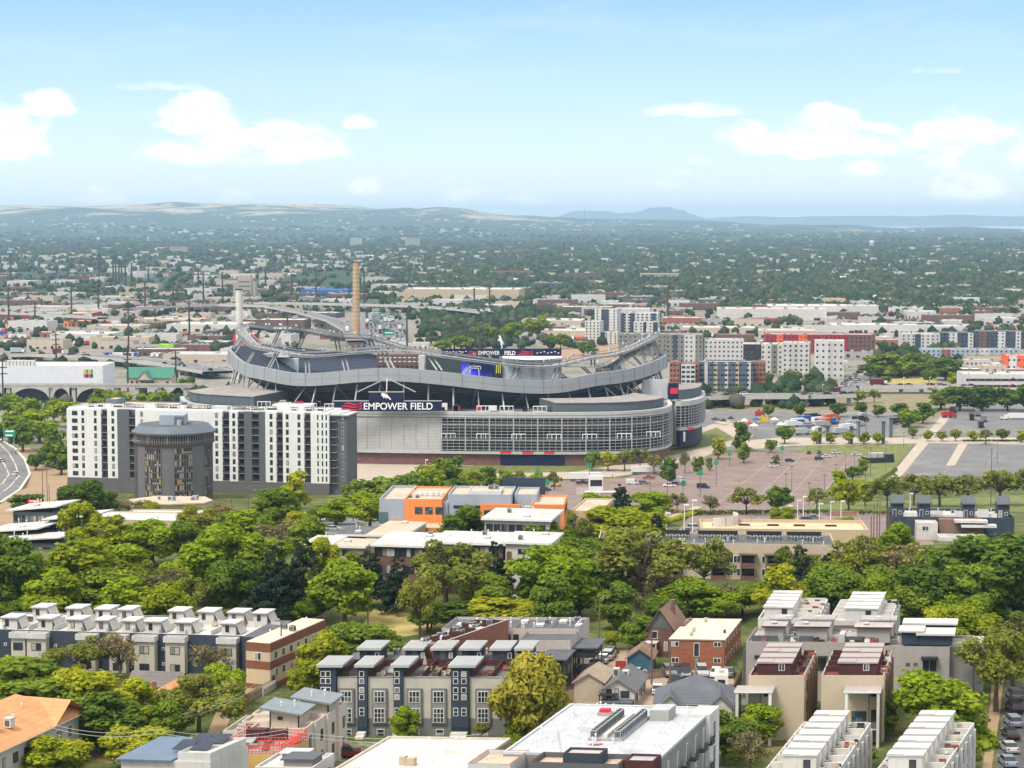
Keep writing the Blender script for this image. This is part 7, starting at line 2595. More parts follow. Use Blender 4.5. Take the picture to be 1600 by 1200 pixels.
def trailer(px, py, head, L, colour, label=None, cab=None, hh=2.7, second=None):
    x, y, z = G(px, py)
    o = thing('truck_trailer', label or '', 'truck', (x, y, z + .1), R(head))
    obj('box_body', MB().box(-L / 2, L / 2, -1.3, 1.3, 1.15, 1.15 + hh, PAINT[colour]), o)
    obj('skirt', MB().box(-L / 2 + .2, L / 2 - 1, -1.2, 1.2, .8, 1.14, DARK), o)
    if second: obj('stripe', MB().box(-L / 2 + .3, L / 2 - .3, -1.34, -1.31, 1.6, 1.15 + hh * .7, PAINT[second]), o)
    for a in (-L / 2 + 1.2, -L / 2 + 2.4):
        for s in (-1, 1): obj('wheel', wheel_mesh(.5, .5), o, (a, s * 1.0, .5))
    if cab:
        c = obj('cab', MB().box(L / 2 + .5, L / 2 + 3.0, -1.2, 1.2, .7, 2.9, PAINT[cab]).box(L / 2 + 3.0, L / 2 + 4.6, -1.0, 1.0, .7, 1.8, PAINT[cab]), o)
        obj('windscreen', MB().box(L / 2 + 3.01, L / 2 + 3.06, -1.1, 1.1, 1.9, 2.7, CARGLASS), c)
        for a in (L / 2 + .9, L / 2 + 4.0):
            for s in (-1, 1): obj('wheel', wheel_mesh(.5, .5), o, (a, s * 1.0, .5))
    else:
        for s in (-1, 1): obj('landing_leg', MB().box(L / 2 - 2.4, L / 2 - 2.2, s * .9 - .1, s * .9 + .1, 0, .8, DARK), o)
    if not label: auto(o, '%s box trailer' % colour, 'truck', px, py, y)
    return o


trailer(914, 752, 6, 14.5, 'white', 'long white box trailer parked beside the white screen trailer')
trailer(1009, 741, 8, 13.5, 'white', 'long white box trailer with truck under it beside red pickup', hh=2.6)
trailer(1057, 757, 8, 5.0, 'white', 'short white box trailer hitched behind the white pickup', hh=2.3)
for a in [(1246, 664, 35, 9, 'white', 'blue'), (1257, 660, 38, 9, 'blue', None), (1267, 656, 40, 9, 'dark blue', None), (1280, 668, 40, 9, 'silver', None), (1277, 662, 40, 8, 'white', 'red'), (1288, 664, 42, 9, 'orange red', None), (1296, 657, 42, 9, 'orange red', None),
          (1304, 663, 70, 6, 'blue', 'yellow'), (1312, 679, 35, 9, 'silver', None), (1322, 673, 35, 9, 'white', None), (1332, 667, 35, 9, 'silver', None), (1341, 660, 40, 8, 'black', None), (1346, 655, 60, 7, 'silver', None), (1236, 668, 30, 8, 'white', None), (1262, 674, 30, 8, 'grey', None), (1275, 678, 50, 6, 'white', None), (1252, 680, 25, 7, 'silver', None)]:
    trailer(a[0], a[1], a[2], a[3], a[4], None, a[4], second=a[5])
for a in [(1518, 656, 80, 11, 'black', None), (1527, 650, 80, 11, 'grey', None), (1532, 668, 82, 11, 'black', None), (1537, 659, 82, 10, 'grey', None), (1488, 646, 70, 10, 'black', 'silver'), (1497, 636, 75, 10, 'dark blue', None), (1530, 638, 75, 9, 'black', None), (1478, 653, 20, 5, 'red', 'red')]:
    trailer(a[0], a[1], a[2], a[3], a[4], None, a[5])
trailer(1596, 656, 184, 16, 'white', 'white semi trailer truck facing the black trailers on the far lot', 'white')
trailer(1400, 663, 20, 6, 'dark blue', 'short dark blue truck alone at the end of the truck park', 'blue grey')

# camper by the brick yard, screen trailer, loader, tents
x, y, z = G(1127, 1078)
o = thing('camper_trailer', 'white camper trailer standing beside dark fence below the red brick block', 'camper', (x, y, z + .1), R(84))
obj('body', MB().prism([(-2.6, -1.1), (2.4, -1.1), (2.7, -.6), (2.7, .6), (2.4, 1.1), (-2.6, 1.1)], .5, 2.9, PAINT['white'], OFFW), o)
obj('roof_unit', MB().box(-.6, .4, -.4, .4, 2.91, 3.2, ACU), o)
obj('rear_window', MB().box(-2.64, -2.61, -.6, .6, 1.5, 2.2, CARGLASS), o)
for s in (-1, 1): obj('wheel', wheel_mesh(.33), o, (0, s * 1.05, .33))
x, y, z = G(930, 772)
o = thing('screen_trailer', 'white trailer with dark video screen behind white barrier rails', 'screen', (x, y, z + .1), R(2))
obj('bed', MB().box(-4, 8, -1.2, 1.2, .6, 1.0, STEELW), o)
obj('cabinet', MB().box(-2.6, 3.0, -.9, .9, 1.0, 7.2, PAINT['white']), o)
obj('screen', MB().box(-2.0, 2.6, -.98, -.91, 3.2, 5.6, DARK), o)
m = MB()
for i in range(4): m.box(-7.6, 1.5, -5 - .1, -5, .6 + i * .75, .75 + i * .75, STEELW)
for i in range(6): m.box(-7.6 + i * 1.8, -7.4 + i * 1.8, -5.1, -5, 0, 3.0, STEELW)
obj('barrier', m, o)
for i in range(2): obj('wheel', wheel_mesh(.45), o, (-2 + 1.1 * i, -1.0, .45))
x, y, z = G(870, 761)
o = thing('wheel_loader', 'small yellow wheel loader parked among dark cars in the brown car park', 'loader', (x, y, z + .1), R(170))
obj('body', MB().box(-1.6, .6, -.9, .9, .9, 1.8, PAINT['yellow']), o)
obj('cab', MB().box(-.6, .7, -.8, .8, 1.81, 3.0, CARGLASS).box(-.7, .8, -.85, .85, 3.01, 3.15, PAINT['yellow']), o)
obj('bucket', MB().slab([(1.6, -1.1, .3), (2.4, -1.1, .2), (2.4, 1.1, .2), (1.6, 1.1, .3)], .5, DARK), o)
for a in (-1.1, .9):
    for s in (-1, 1): obj('wheel', wheel_mesh(.6, .5), o, (a, s * .9, .6))
x, y, z = G(1355, 724)
o = thing('stage_compound', 'black fenced stage compound with grey containers on the grass strip', 'compound', (x, y, z), R(12))
obj('black_screen', MB().box(0, 14, -.1, 0, 0, 2.6, PAINT['black']).box(0, .12, .01, 8, 0, 2.6, PAINT['black']), o)
for a, b in ((2.5, 6), (6.5, 9.5)): obj('container', MB().box(a, b, 2, 5, 0, 4.6, PAINT['silver'], ROOFW), o)
obj('tall_screen', MB().box(9.7, 13.8, .1, 3, 0, 4.2, PAINT['black']), o)
r = random.Random(9)
for i, (px, py, cl, lab) in enumerate(((1193, 660, 'yellow', 'yellow inflatable castle beside the trucks behind the stadium corner'), (1187, 650, 'red', 'red inflatable arch beside the trucks behind the stadium corner'))):
    x, y, z = G(px, py)
    m = MB()
    for j in range(4): m.cyl(-2.2 + 1.5 * j, 0, 0, 3.2 + (j % 2), .75, .65, 10, PAINT[cl])
    m.box(-2.6, 2.8, -.6, .6, .6, 2.2, PAINT[cl])
    tag(obj('inflatable', m, None, (x, y, z)), lab, 'inflatable')
for i, (px, py, cl) in enumerate(((1155, 668, 'white'), (1178, 672, 'white'), (1170, 668, 'red'), (1163, 664, 'white'), (1130, 664, 'black'), (1118, 662, 'black'), (1142, 660, 'black'), (1210, 662, 'white'), (1220, 670, 'white'), (1182, 662, 'blue'))):
    x, y, z = G(px, py)
    o = thing('event_tent', '', 'tent', (x, y, z), r.uniform(0, 1.5))
    m = MB()
    w_ = 1.9
    for a, b in (((-w_, -w_), (w_, -w_)), ((w_, -w_), (w_, w_)), ((w_, w_), (-w_, w_)), ((-w_, w_), (-w_, -w_))):
        m.face([(a[0], a[1], 2.6), (b[0], b[1], 2.6), (0, 0, 4.0)], PAINT[cl]); m.face([(a[0], a[1], 2.2), (b[0], b[1], 2.2), (b[0], b[1], 2.6), (a[0], a[1], 2.6)], PAINT[cl])
    obj('canopy', m, o)
    for a in (-1, 1):
        for b in (-1, 1): obj('tent_pole', MB().cyl(a * w_ * .95, b * w_ * .95, 0, 2.6, .05, .05, 5, STEELW), o)
    auto(o, '%s peaked event tent' % cl, 'tent', px, py, y)

# ------------------------------------------------------------------ poles, lamps, signs, fences
GREEN = mat('sign_green', (.03, .26, .15), rough=.5, var=.05)
LAMPM = mat('lamp_white', (.75, .74, .7), rough=.5, var=.05)


def pole(px, top, base, kind):
    x, y, z = G(px, base)
    H = Z(top, y) - z
    nm, base_l, cat = {'lot': ('street_lamp', 'tall grey lamp', 'lamp'), 'sign': ('lot_sign_post', 'lamp with green disc', 'sign'), 'white': ('street_lamp', 'white lamp post', 'lamp'),
                       'wood': ('utility_pole', 'dark wooden utility pole', 'pole'), 'tele': ('utility_pole', 'wooden pole with crossarm', 'pole'), 'steel': ('flood_mast', 'thin steel mast', 'mast')}[kind]
    o = thing(nm, '', cat, (x, y, z), (px * 7 % 30) / 30 - .5)
    if kind == 'lot':
        obj('post', MB().cyl(0, 0, 0, H, .13, .08, 6, SLATE), o)
        obj('lamp_head', MB().box(-.7, .7, -.25, .25, H, H + .25, SLATE), o)
    elif kind == 'sign':
        obj('post', MB().cyl(0, 0, 0, H + 1, .14, .1, 6, SLATE), o)
        s = MB()
        s.tube((0, -.28, H), (0, -.2, H), 1.1, n=16, mt=GREEN)
        obj('round_sign', s, o)
        obj('lamp_head', MB().box(-.7, .7, -.15, .25, H + 1.6, H + 1.85, SLATE), o)
    elif kind == 'white':
        obj('post', MB().cyl(0, 0, 0, H, .16, .11, 8, LAMPM), o)
        obj('lamp_head', MB().box(-.15, 1.2, -.3, .3, H, H + .35, LAMPM), o)
    elif kind in ('wood', 'tele'):
        obj('post', MB().cyl(0, 0, -.3, H, .17, .11, 7, WOOD), o)
        if kind == 'tele':
            for dz in (.4, 1.3)[: 1 + (int(px) % 2)]:
                obj('crossarm', MB().box(-1.25, 1.25, -.18, -.06, H - dz - .12, H - dz, WOOD), o)
            for s in (-1.1, -.4, .4, 1.1): obj('insulator', MB().cyl(s, -.12, H - .4, H - .2, .05, .04, 6, OFFW), o)
            if int(px) % 3 == 0: obj('transformer', MB().cyl(.35, 0, H - 2.6, H - 1.7, .25, .25, 10, ACU), o)
    else:
        obj('post', MB().cyl(0, 0, 0, H, .22, .1, 6, STEEL), o)
        obj('lamp_head', MB().box(-.6, .6, -.2, .2, H, H + .3, STEEL), o)
    auto(o, base_l, cat, px, (top + base) / 2, y)


for a in [(1237, 729, 768), (1228, 741, 764), (1288, 742, 770), (1306, 726, 752), (1321, 710, 733), (1335, 710, 735), (1043, 733, 775), (1016, 745, 770), (1200, 693, 712), (1029, 690, 735), (1264, 755, 790), (1281, 700, 722), (1412, 676, 700), (1384, 690, 735), (1360, 700, 745), (1448, 640, 668), (1476, 620, 650), (1558, 690, 725)]:
    pole(*a, 'lot')
for a in [(1094, 739, 778), (1119, 723, 760), (1067, 755, 786), (855, 753, 782), (921, 726, 764), (840, 736, 762), (1140, 709, 730), (1222, 700, 722)]: pole(*a, 'sign')
for a in [(1069, 790, 842), (1082, 783, 838), (1246, 783, 816), (1255, 777, 812), (1314, 784, 816), (1232, 791, 822), (1298, 785, 812), (1422, 772, 796), (1280, 788, 815), (665, 719, 745), (1041, 803, 835), (1285, 601, 622), (1411, 590, 615), (1452, 590, 615)]: pole(*a, 'white')
for a in [(1361, 806, 848), (1365, 786, 848), (1370, 784, 848), (1374, 782, 846), (1385, 782, 838), (1388, 800, 842), (1548, 700, 792), (1352, 740, 795), (440, 972, 1066), (1047, 1000, 1092), (1018, 985, 1070), (883, 1056, 1106), (936, 935, 1026), (1353, 640, 700), (67, 735, 786), (74, 735, 786), (77, 757, 786)]: pole(*a, 'wood')
for a in [(82, 1130, 1195), (247, 1138, 1195), (446, 1139, 1190), (345, 1142, 1190), (751, 1145, 1192), (553, 928, 985), (575, 920, 982), (674, 921, 985), (975, 880, 932), (1525, 520, 578), (388, 760, 800), (362, 780, 812), (552, 770, 815), (976, 925, 968)]: pole(*a, 'tele')
for a in [(1165, 665, 705), (1330, 640, 676), (1340, 648, 690), (1381, 660, 692), (1281, 660, 692)]: pole(*a, 'steel')
# dark gate pylons on the promenade
for px, t, b in ((1281, 670, 694), (1330, 668, 694), (1341, 660, 684), (1380, 660, 694), (1392, 655, 684), (1293, 668, 690)):
    x, y, z = G(px, b)
    o = obj('gate_pylon', MB().box(-.8, .8, -.8, .8, 0, Z(t, y) - z, SLATE).box(-1, 1, -1, 1, Z(t, y) - z, Z(t, y) - z + .5, DARK), None, (x, y, z))
    auto(o, 'dark square gate pylon', 'pylon', px, (t + b) / 2, y)


def wire(a, b, sag, lab):
    """three cables hung between two pole tops given as (column, row, depth)"""
    o = thing('power_line', lab, 'power line', (X(a[0], a[2], a[1]), a[2], Z(a[1], a[2])))
    p0 = Vector((X(a[0], a[2], a[1]), a[2], Z(a[1], a[2]))); p1 = Vector((X(b[0], b[2], b[1]), b[2], Z(b[1], b[2])))
    for k in range(2):
        m = MB()
        off = Vector((0, 0, -.5 * k))
        q = [p0.lerp(p1, t / 12) + off - Vector((0, 0, sag * 4 * (t / 12) * (1 - t / 12))) - p0 for t in range(13)]
        for u, v in zip(q, q[1:]): m.tube(u, v, .03, n=3, mt=LGREY)
        obj('cable', m, o)


wire((285, 1115, 250), (430, 1045, 320), 1.2, 'pale cable running over the alley towards the banded block')
wire((247, 1139, 252), (446, 1140, 254), .8, 'cables between two poles by the solar roofed house')
wire((82, 1132, 254), (247, 1139, 252), .8, 'cables between poles in front of the orange roofed house')
wire((446, 1141, 255), (751, 1147, 256), .9, 'cables crossing in front of the navy and cream townhouses')
wire((440, 974, 330), (575, 922, 420), 1.5, 'cable from the wooden pole by banded block towards the park')
wire((975, 882, 440), (936, 937, 350), 1.0, 'cables over the green lawn behind the blue garage')


def fence(pts, hgt, lab, mt, post=2.2):
    P = [Vector((*G(*p)[:2], 0)) for p in pts]
    o = thing('fence', lab, 'fence', (P[0].x, P[0].y, h(0, P[0].y)))
    z = h(0, P[0].y)
    for a, b in zip(P, P[1:]):
        L = (b - a).length
        m = MB()
        d = (b - a) / L
        n = int(L / .3)
        for i in range(n):
            q = a + d * (i * .3) - P[0]
            m.box(q.x, q.x + .2, q.y - .03, q.y + .03, 0, hgt - .05 * (i % 3), mt)
        for z_ in (.3, hgt - .4): m.tube((a.x - P[0].x, a.y - P[0].y + .06, z_), (b.x - P[0].x, b.y - P[0].y + .06, z_), .05, n=4, mt=mt)
        obj('paling', m, o)


fence([(372, 1112), (392, 1095), (440, 1068)], 1.7, 'weathered wooden fence along the alley to the banded block', WOODL)
fence([(410, 1088), (432, 1075)], 1.6, 'short grey wooden fence behind the stepped cream townhouses', CONC)
fence([(1136, 1108), (1150, 1078), (1158, 1060)], 1.9, 'dark board fence between the brick yard and sand terraces', WOOD)
fence([(1012, 1062), (1042, 1058)], 1.6, 'low brown wooden fence between blue garage and brick block', WOOD)
fence([(905, 1055), (925, 1042)], 1.6, 'brown wooden screen at the foot of steel balconies', WOOD)
fence([(1290, 806), (1340, 806)], 1.4, 'low red brick wall between the two clipped hedges', BRICK)


def board(px, py, D_, w_, hh, lab, mt, lines=2, legs=True, name='road_sign', cat='sign'):
    x, z = X(px, D_, py), Z(py, D_)
    g = h(x, D_)
    o = thing(name, lab, cat, (x, D_, g))
    obj('panel', MB().box(-w_ / 2, w_ / 2, -.1, .1, z - g - hh / 2, z - g + hh / 2, mt), o)
    for i in range(lines):
        zz_ = z - g + hh * (.28 - .56 * i / max(1, lines - 1)) if lines > 1 else z - g
        obj('text_line', MB().box(-w_ * .36, w_ * (.36 - .1 * i), -.13, -.105, zz_ - hh * .09, zz_ + hh * .09, SIGNW), o)
    if legs:
        for s in (-1, 1): obj('sign_leg', MB().box(s * w_ * .35 - .12, s * w_ * .35 + .12, .11, .3, 0, z - g + hh / 2, STEEL), o)


board(15, 677, 860, 5.0, 3.2, 'green motorway sign on posts beside the slip road curve', GREEN)
board(54, 785, 640, 4.4, 1.7, 'red and white shop sign among shrubs below the slip road', SIGNR)

# people far off in the car park
PSK = {}


def person(px, py, lab, top, legs):
    x, y, z = G(px, py)
    me = bpy.data.meshes.new('person')
    J = [((0, 0, .95), .15), ((0, 0, 1.2), .15), ((0, 0, 1.45), .16), ((0, 0, 1.56), .06), ((0, .02, 1.68), .1), ((.1, 0, .9), .09), ((.12, .06, .5), .065), ((.12, 0, .06), .05), ((-.1, 0, .9), .09), ((-.13, -.08, .5), .065), ((-.14, -.02, .06), .05),
         ((.21, 0, 1.4), .06), ((.27, .03, 1.12), .045), ((.25, .14, .88), .04), ((-.21, 0, 1.4), .06), ((-.27, .0, 1.12), .045), ((-.25, .1, .88), .04), ((.13, -.14, .03), .04), ((-.14, -.16, .03), .04)]
    E = [(0, 1), (1, 2), (2, 3), (3, 4), (0, 5), (5, 6), (6, 7), (0, 8), (8, 9), (9, 10), (2, 11), (11, 12), (12, 13), (2, 14), (14, 15), (15, 16), (7, 17), (10, 18)]
    me.from_pydata([p for p, _ in J], E, [])
    b = bmesh.new(); b.from_mesh(me); b.verts.layers.skin.verify(); b.to_mesh(me); b.free()
    for i, (_, q) in enumerate(J): me.skin_vertices[0].data[i].radius = (q, q)
    me.skin_vertices[0].data[0].use_root = True
    me.materials.append(legs)
    o = obj('person', me, None, (x, y, z + .08), 1.0)
    o.modifiers.new('skin', 'SKIN')
    o.modifiers.new('sub', 'SUBSURF').levels = 1
    c = obj('jacket', MB().cyl(0, 0, .93, 1.2, .19, .185, 10, top).cyl(0, 0, 1.2, 1.5, .185, .16, 10, top), o)
    tag(o, lab, 'person')


person(1155, 753, 'person in yellow top standing alone on the brown car park', PAINT['yellow'], PAINT['black'])
person(957, 747, 'person in dark clothes standing between the two long white trailers', PAINT['black'], PAINT['grey'])
person(1306, 716, 'person in black standing near the white car at lot edge', PAINT['black'], PAINT['black'])

# ------------------------------------------------------------------ the city beyond the stadium
def tower_block(px, base, wpx, top, dep, label, wall, n_fl, n_w, bays=(), rz=-.12, roof=ROOFW, st='g', ww=1.5, wh=1.5, name='apartment_building', cat='apartment block', wedge=None, par=.8, win_rows=None):
    x, y, z = G(px, base)
    o = thing(name, label, cat, (x, y, z - .3), rz)
    k = y / FPX
    W, H = wpx * k, Z(top, y) - z
    block(o, 0, W, 0, dep, 0, H, wall, roof, par=par)
    for a, b, mt in bays: obj('bay', MB().box(W * a, W * b, -.5, -.02, 0, H + .3, mt), o)
    fh = H / n_fl
    for i in range(n_w):
        for j in range(n_fl):
            if win_rows and j not in win_rows: continue
            xx = W * (i + .5) / n_w
            f = -.5 if any(W * a <= xx <= W * b for a, b, _ in bays) else 0
            win(o, xx, f, j * fh + fh * .3, ww, min(wh, fh * .55), 'F', st)
    ns = max(2, int(dep / 5))
    for i in range(ns):
        for j in range(n_fl): win(o, W, dep * (i + .5) / ns, j * fh + fh * .3, ww, min(wh, fh * .55), 'R', st)
    roofbits(o, 2, W - 2, 2, dep - 2, H + .06, nrtu=max(1, int(W / 12)), nac=3, seed=int(px))
    return o, W, H, k


GREYW = mat('pale_grey_wall', (.52, .51, .49), var=.06)
OLIVEG = mat('olive_grey_wall', (.21, .2, .175), var=.08)
DBLUE = mat('dark_blue_wall', (.05, .065, .1), var=.08)
CRIM = mat('crimson_wall', (.3, .03, .045), var=.12)
TEAL = mat('teal_roof', (.06, .2, .15), var=.1)
LIME = mat('lime_wall', (.36, .62, .03), var=.1)
BLUEP = mat('blue_shed', (.03, .12, .42), var=.1)

# tall white group
tower_block(929, 536, 36, 483, 16, 'tallest white tower with black corner strip in the far white group', WHITE, 12, 4, ((.3, .62, DBLUE),), rz=-.3, roof=ROOFD)
tower_block(914, 538, 24, 502, 14, 'stepped white wing with glass band at the west end of far white group', WHITE, 8, 4, ((.0, 1, WHITE),), rz=-.3)
tower_block(937, 538, 28, 519, 12, 'low black and white front building of the far white group', WHITE, 5, 4, ((0, .3, DBLUE),), rz=-.2)
tower_block(966, 533, 62, 489, 18, 'broad white slab with dark window strips in the far white group', WHITE, 10, 9, ((.05, .16, DBLUE), (.3, .42, DBLUE), (.84, .95, DBLUE)), rz=-.2, ww=2.2, wh=2.4)
tower_block(990, 535, 38, 503, 14, 'short white block with black stair slot before the far white slab', WHITE, 7, 5, ((.4, .52, DARK), (.8, 1, DBLUE)), rz=-.2)
# apartments right of the stadium
tower_block(1040, 566, 58, 523, 22, 'grey brown apartments with balcony columns directly behind stadium rim', OLIVEG, 6, 8, ((.2, .3, DBLUE), (.5, .8, GREYW)), rz=-.1)
tower_block(966, 556, 76, 522, 20, 'long olive apartments behind the rising right end of the rim', OLIVEG, 5, 10, (), rz=-.1)
tower_block(1100, 566, 62, 531, 20, 'pale olive five storey apartments with small square windows', GREYW, 5, 9, (), rz=-.06)
tower_block(1161, 584, 62, 538, 20, 'cream six storey wing with dark top floor near red long building', OFFW, 6, 7, ((0, .45, DARK), (.7, .85, OLIVEG)), rz=-.08, win_rows=(0, 1, 2, 3, 4, 5))
tower_block(1222, 588, 42, 536, 20, 'pale wing with grey stair tower beside the road bridge', GREYW, 7, 5, ((.3, .55, CONC),), rz=-.2)
tower_block(1272, 590, 46, 533, 18, 'white six storey wing nearest the road with grey end tower', WHITE, 6, 5, ((.46, .62, CONC), (.62, 1, GREYW)), rz=-.15)
tower_block(1046, 614, 16, 566, 14, 'dark red brick end of the long blue apartments', BRICK, 6, 3, (), rz=-.08)
tower_block(1064, 614, 22, 570, 14, 'narrow white balcony bay between two red brick bays', WHITE, 6, 3, (), rz=-.08, ww=2.4, wh=2)
tower_block(1062, 613, 30, 568, 12, 'red brick corner bay of the blue grey apartments', BRICK, 6, 4, (), rz=-.08)
tower_block(1092, 612, 84, 566, 16, 'long blue grey apartments with white balconies behind the stadium corner', mat('blue_slate_wall', (.10, .13, .17), var=.08), 6, 15, ((.1, .16, GREYW), (.28, .34, TAN), (.48, .54, GREYW), (.68, .74, TAN), (.9, .96, GREYW)), rz=-.08, ww=2.0)
tower_block(1176, 611, 20, 566, 14, 'red brick end bay at the right of blue grey apartments', BRICK, 6, 4, (), rz=-.08)
tower_block(930, 592, 40, 571, 14, 'blue and brown apartments seen through the gap under the light gantry', MATS['blue_slate_wall'], 4, 7, ((.2, .35, BRICK),), rz=-.08)
tower_block(1196, 556, 170, 523, 26, 'very long crimson and red brick apartment building with white roof', CRIM, 5, 26, ((.1, .16, RORANGE), (.3, .38, RORANGE), (.5, .56, CRIM), (.75, 1.0, BRICK2)), rz=-.06, ww=1.4)
tower_block(1408, 548, 60, 522, 20, 'pale grey apartments with white stair wall on the far right', GREYW, 5, 8, ((.35, .5, DBLUE), (.55, .85, WHITE)), rz=-.05)
tower_block(1465, 545, 55, 520, 20, 'navy and white apartments in the middle of far right row', DBLUE, 5, 8, ((.3, .55, WHITE), (.85, 1, OFFW)), rz=-.05)
tower_block(1522, 545, 80, 518, 20, 'navy apartments with brown and white bays at far right end', DBLUE, 5, 10, ((.1, .25, BRICK2), (.45, .6, WHITE), (.8, .9, OFFW)), rz=-.05)
tower_block(1440, 562, 150, 546, 16, 'low blue grey terrace in front of the far right apartments', BLUEG, 3, 20, ((.2, .3, BRICK), (.6, .7, WHITE)), rz=-.04)
# white garage, orange block, museum-like walls
o, W, H, k = tower_block(1507, 615, 150, 586, 30, 'white three level parking garage with open decks by orange building', WHITE, 3, 1, (), rz=-.04, name='parking_garage', cat='garage', par=1.0, win_rows=())
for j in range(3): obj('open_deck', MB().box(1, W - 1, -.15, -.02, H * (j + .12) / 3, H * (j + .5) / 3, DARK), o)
for j in range(3):
    for i in range(12): obj('deck_column', MB().box(3 + i * W / 12.2, 3.5 + i * W / 12.2, -.25, -.16, H * j / 3 + .05, H * (j + .5) / 3, RORANGE), o)
tower_block(1572, 588, 40, 556, 20, 'bright orange red building with dark strip window behind white garage', RORANGE, 3, 5, ((.1, .4, WHITE),), rz=-.05, name='office_building', cat='building')
tower_block(1536, 592, 36, 572, 18, 'brown grey windowless hall beside the bright orange building', BEIGE, 2, 3, (), rz=-.05, name='hall', cat='hall')
tower_block(1508, 580, 40, 563, 14, 'grey low hall behind trees left of brown hall', GREYW, 2, 6, (), rz=-.05, name='hall', cat='hall')

# left: viaduct, painted shed, green roofed hall
def viaduct():
    D1 = 1290.0
    o = thing('viaduct', 'concrete road viaduct with shallow arches beneath the white painted warehouse', 'bridge', (X(-40, D1), D1, 0))
    x0 = X(-40, D1)
    zt_ = Z(602, D1)
    W = X(300, D1) - x0
    obj('deck', MB().box(0, W, 0, 14, zt_ - 1.6, zt_, CONC, ASPHG), o)
    obj('railing', MB().box(0, W, -.3, -.05, zt_ - .2, zt_ + 1.3, CONC), o)
    u = lambda p: X(p, D1) - x0
    for a, b in ((-40, 8), (20, 78), (84, 110), (122, 178)):
        m = MB()
        n = 14
        lowz, hiz = Z(622, D1), zt_ - 1.6
        for i in range(n):
            t0, t1 = i / n, (i + 1) / n
            f = lambda t: lowz + (hiz - lowz) * (math.sin(math.pi * t) ** .55) * .95
            m.face([(u(a) + (u(b) - u(a)) * t0, -.1, f(t0)), (u(a) + (u(b) - u(a)) * t1, -.1, f(t1)), (u(a) + (u(b) - u(a)) * t1, -.1, hiz + .05), (u(a) + (u(b) - u(a)) * t0, -.1, hiz + .05)], CONC)
        obj('arch', m, o)
    for p in (-40, 14, 81, 116, 182, 215, 250, 290): obj('pier', MB().box(u(p) - 1.2, u(p) + 1.2, 1, 12, -1, zt_ - 1.6, CONC), o)
    obj('dark_wall', MB().box(0, u(160), 7, 8, 0, zt_ - 1.7, DBLUE), o)
    r = random.Random(1)
    for p in (68, 90, 140, 180):
        pass
    w_ = bld('warehouse', 'big white windowless warehouse with small coloured squares above the viaduct', 'warehouse', -60, 1335, rz=0, z=0)
    k = 1335 / FPX
    zt2 = Z(573, 1335)
    block(w_, 0, 224 * k, 0, 40, 0, zt2, mat('cool_white_wall', (.68, .69, .72), var=.05), ROOFW, par=.6)
    cs = [mat('mark_%s' % n, c, var=.05) for n, c in (('red', (.5, .06, .04)), ('green', (.05, .3, .15)), ('black', (.02, .02, .02)), ('yellow', (.65, .5, .04)))]
    for i in range(4):
        for j in range(2):
            obj('colour_mark', MB().box((194 + i * 3.7) * k, (197.2 + i * 3.7) * k, -.1, -.02, zt2 - 7.4 + j * 3, zt2 - 4.8 + j * 3, cs[(i * 2 + j * 3) % 4]), w_)
    for i in range(9): obj('rooftop_unit', MB().box((64 + i * 5.5) * k, (68.5 + i * 5.5) * k, 6, 12, zt2 + .1, zt2 + 3.6, OFFW), w_)
    g = bld('hall', 'brown hall with green gabled metal roof beside the white painted warehouse', 'hall', 200, 1420, rz=-.05, z=0)
    k = 1420 / FPX
    obj('wall', MB().box(0, 70 * k, 0, 16, 0, Z(590, 1420), BEIGE), g)
    obj('roof', MB().gable(0, 70 * k, 0, 16, Z(589, 1420), Z(575, 1420), TEAL, BEIGE, 'x', 1), g)
    obj('front_gable', MB().gable(20 * k, 42 * k, -8, 8, Z(590, 1420) - 1, Z(579, 1420), TEAL, BEIGE, 'y', .6), g)
    for i in range(8): win(g, (8 + 8 * i) * k, 0, 2, 2, 2, 'F', 'd')


viaduct()


def far_road(name, pts, wid, z, lab=None, cat='bridge', legs=0):
    """elevated road given by photo column, photo row at its own height"""
    P, zs = [], []
    for px, py in pts:
        lo, hi = 500., 20000.
        for _ in range(50):
            m_ = math.sqrt(lo * hi)
            if Z(py, m_) > z: lo = m_
            else: hi = m_
        # rows above the road's height keep falling towards the horizon
        P.append((X(px, lo, py), lo)); zs.append(z)
    o = strip(name, P, wid, ASPHG, z=z, world=True, thick=1.8, kind=None)
    tag(o, lab, cat)
    for q in range(len(P) - 1):
        a, b = Vector(P[q]), Vector(P[q + 1])
        d = (b - a).normalized()
        n = Vector((d.y, -d.x)) * (wid / 2 + .1)
        for s in (-1, 1):
            m = MB()
            p0, p1 = a + n * s, b + n * s
            m.face([(p0.x, p0.y, z - 1.7), (p1.x, p1.y, z - 1.7), (p1.x, p1.y, z + 1.0), (p0.x, p0.y, z + 1.0)], CONC)
            w_ = obj('barrier', m, o)
        if legs:
            for t in np.arange(0, (b - a).length, legs):
                c = a + d * t
                obj('pier', MB().box(c.x - 1.2, c.x + 1.2, c.y - 1.2, c.y + 1.2, -1, z - 1.8, CONC), o)
    return P


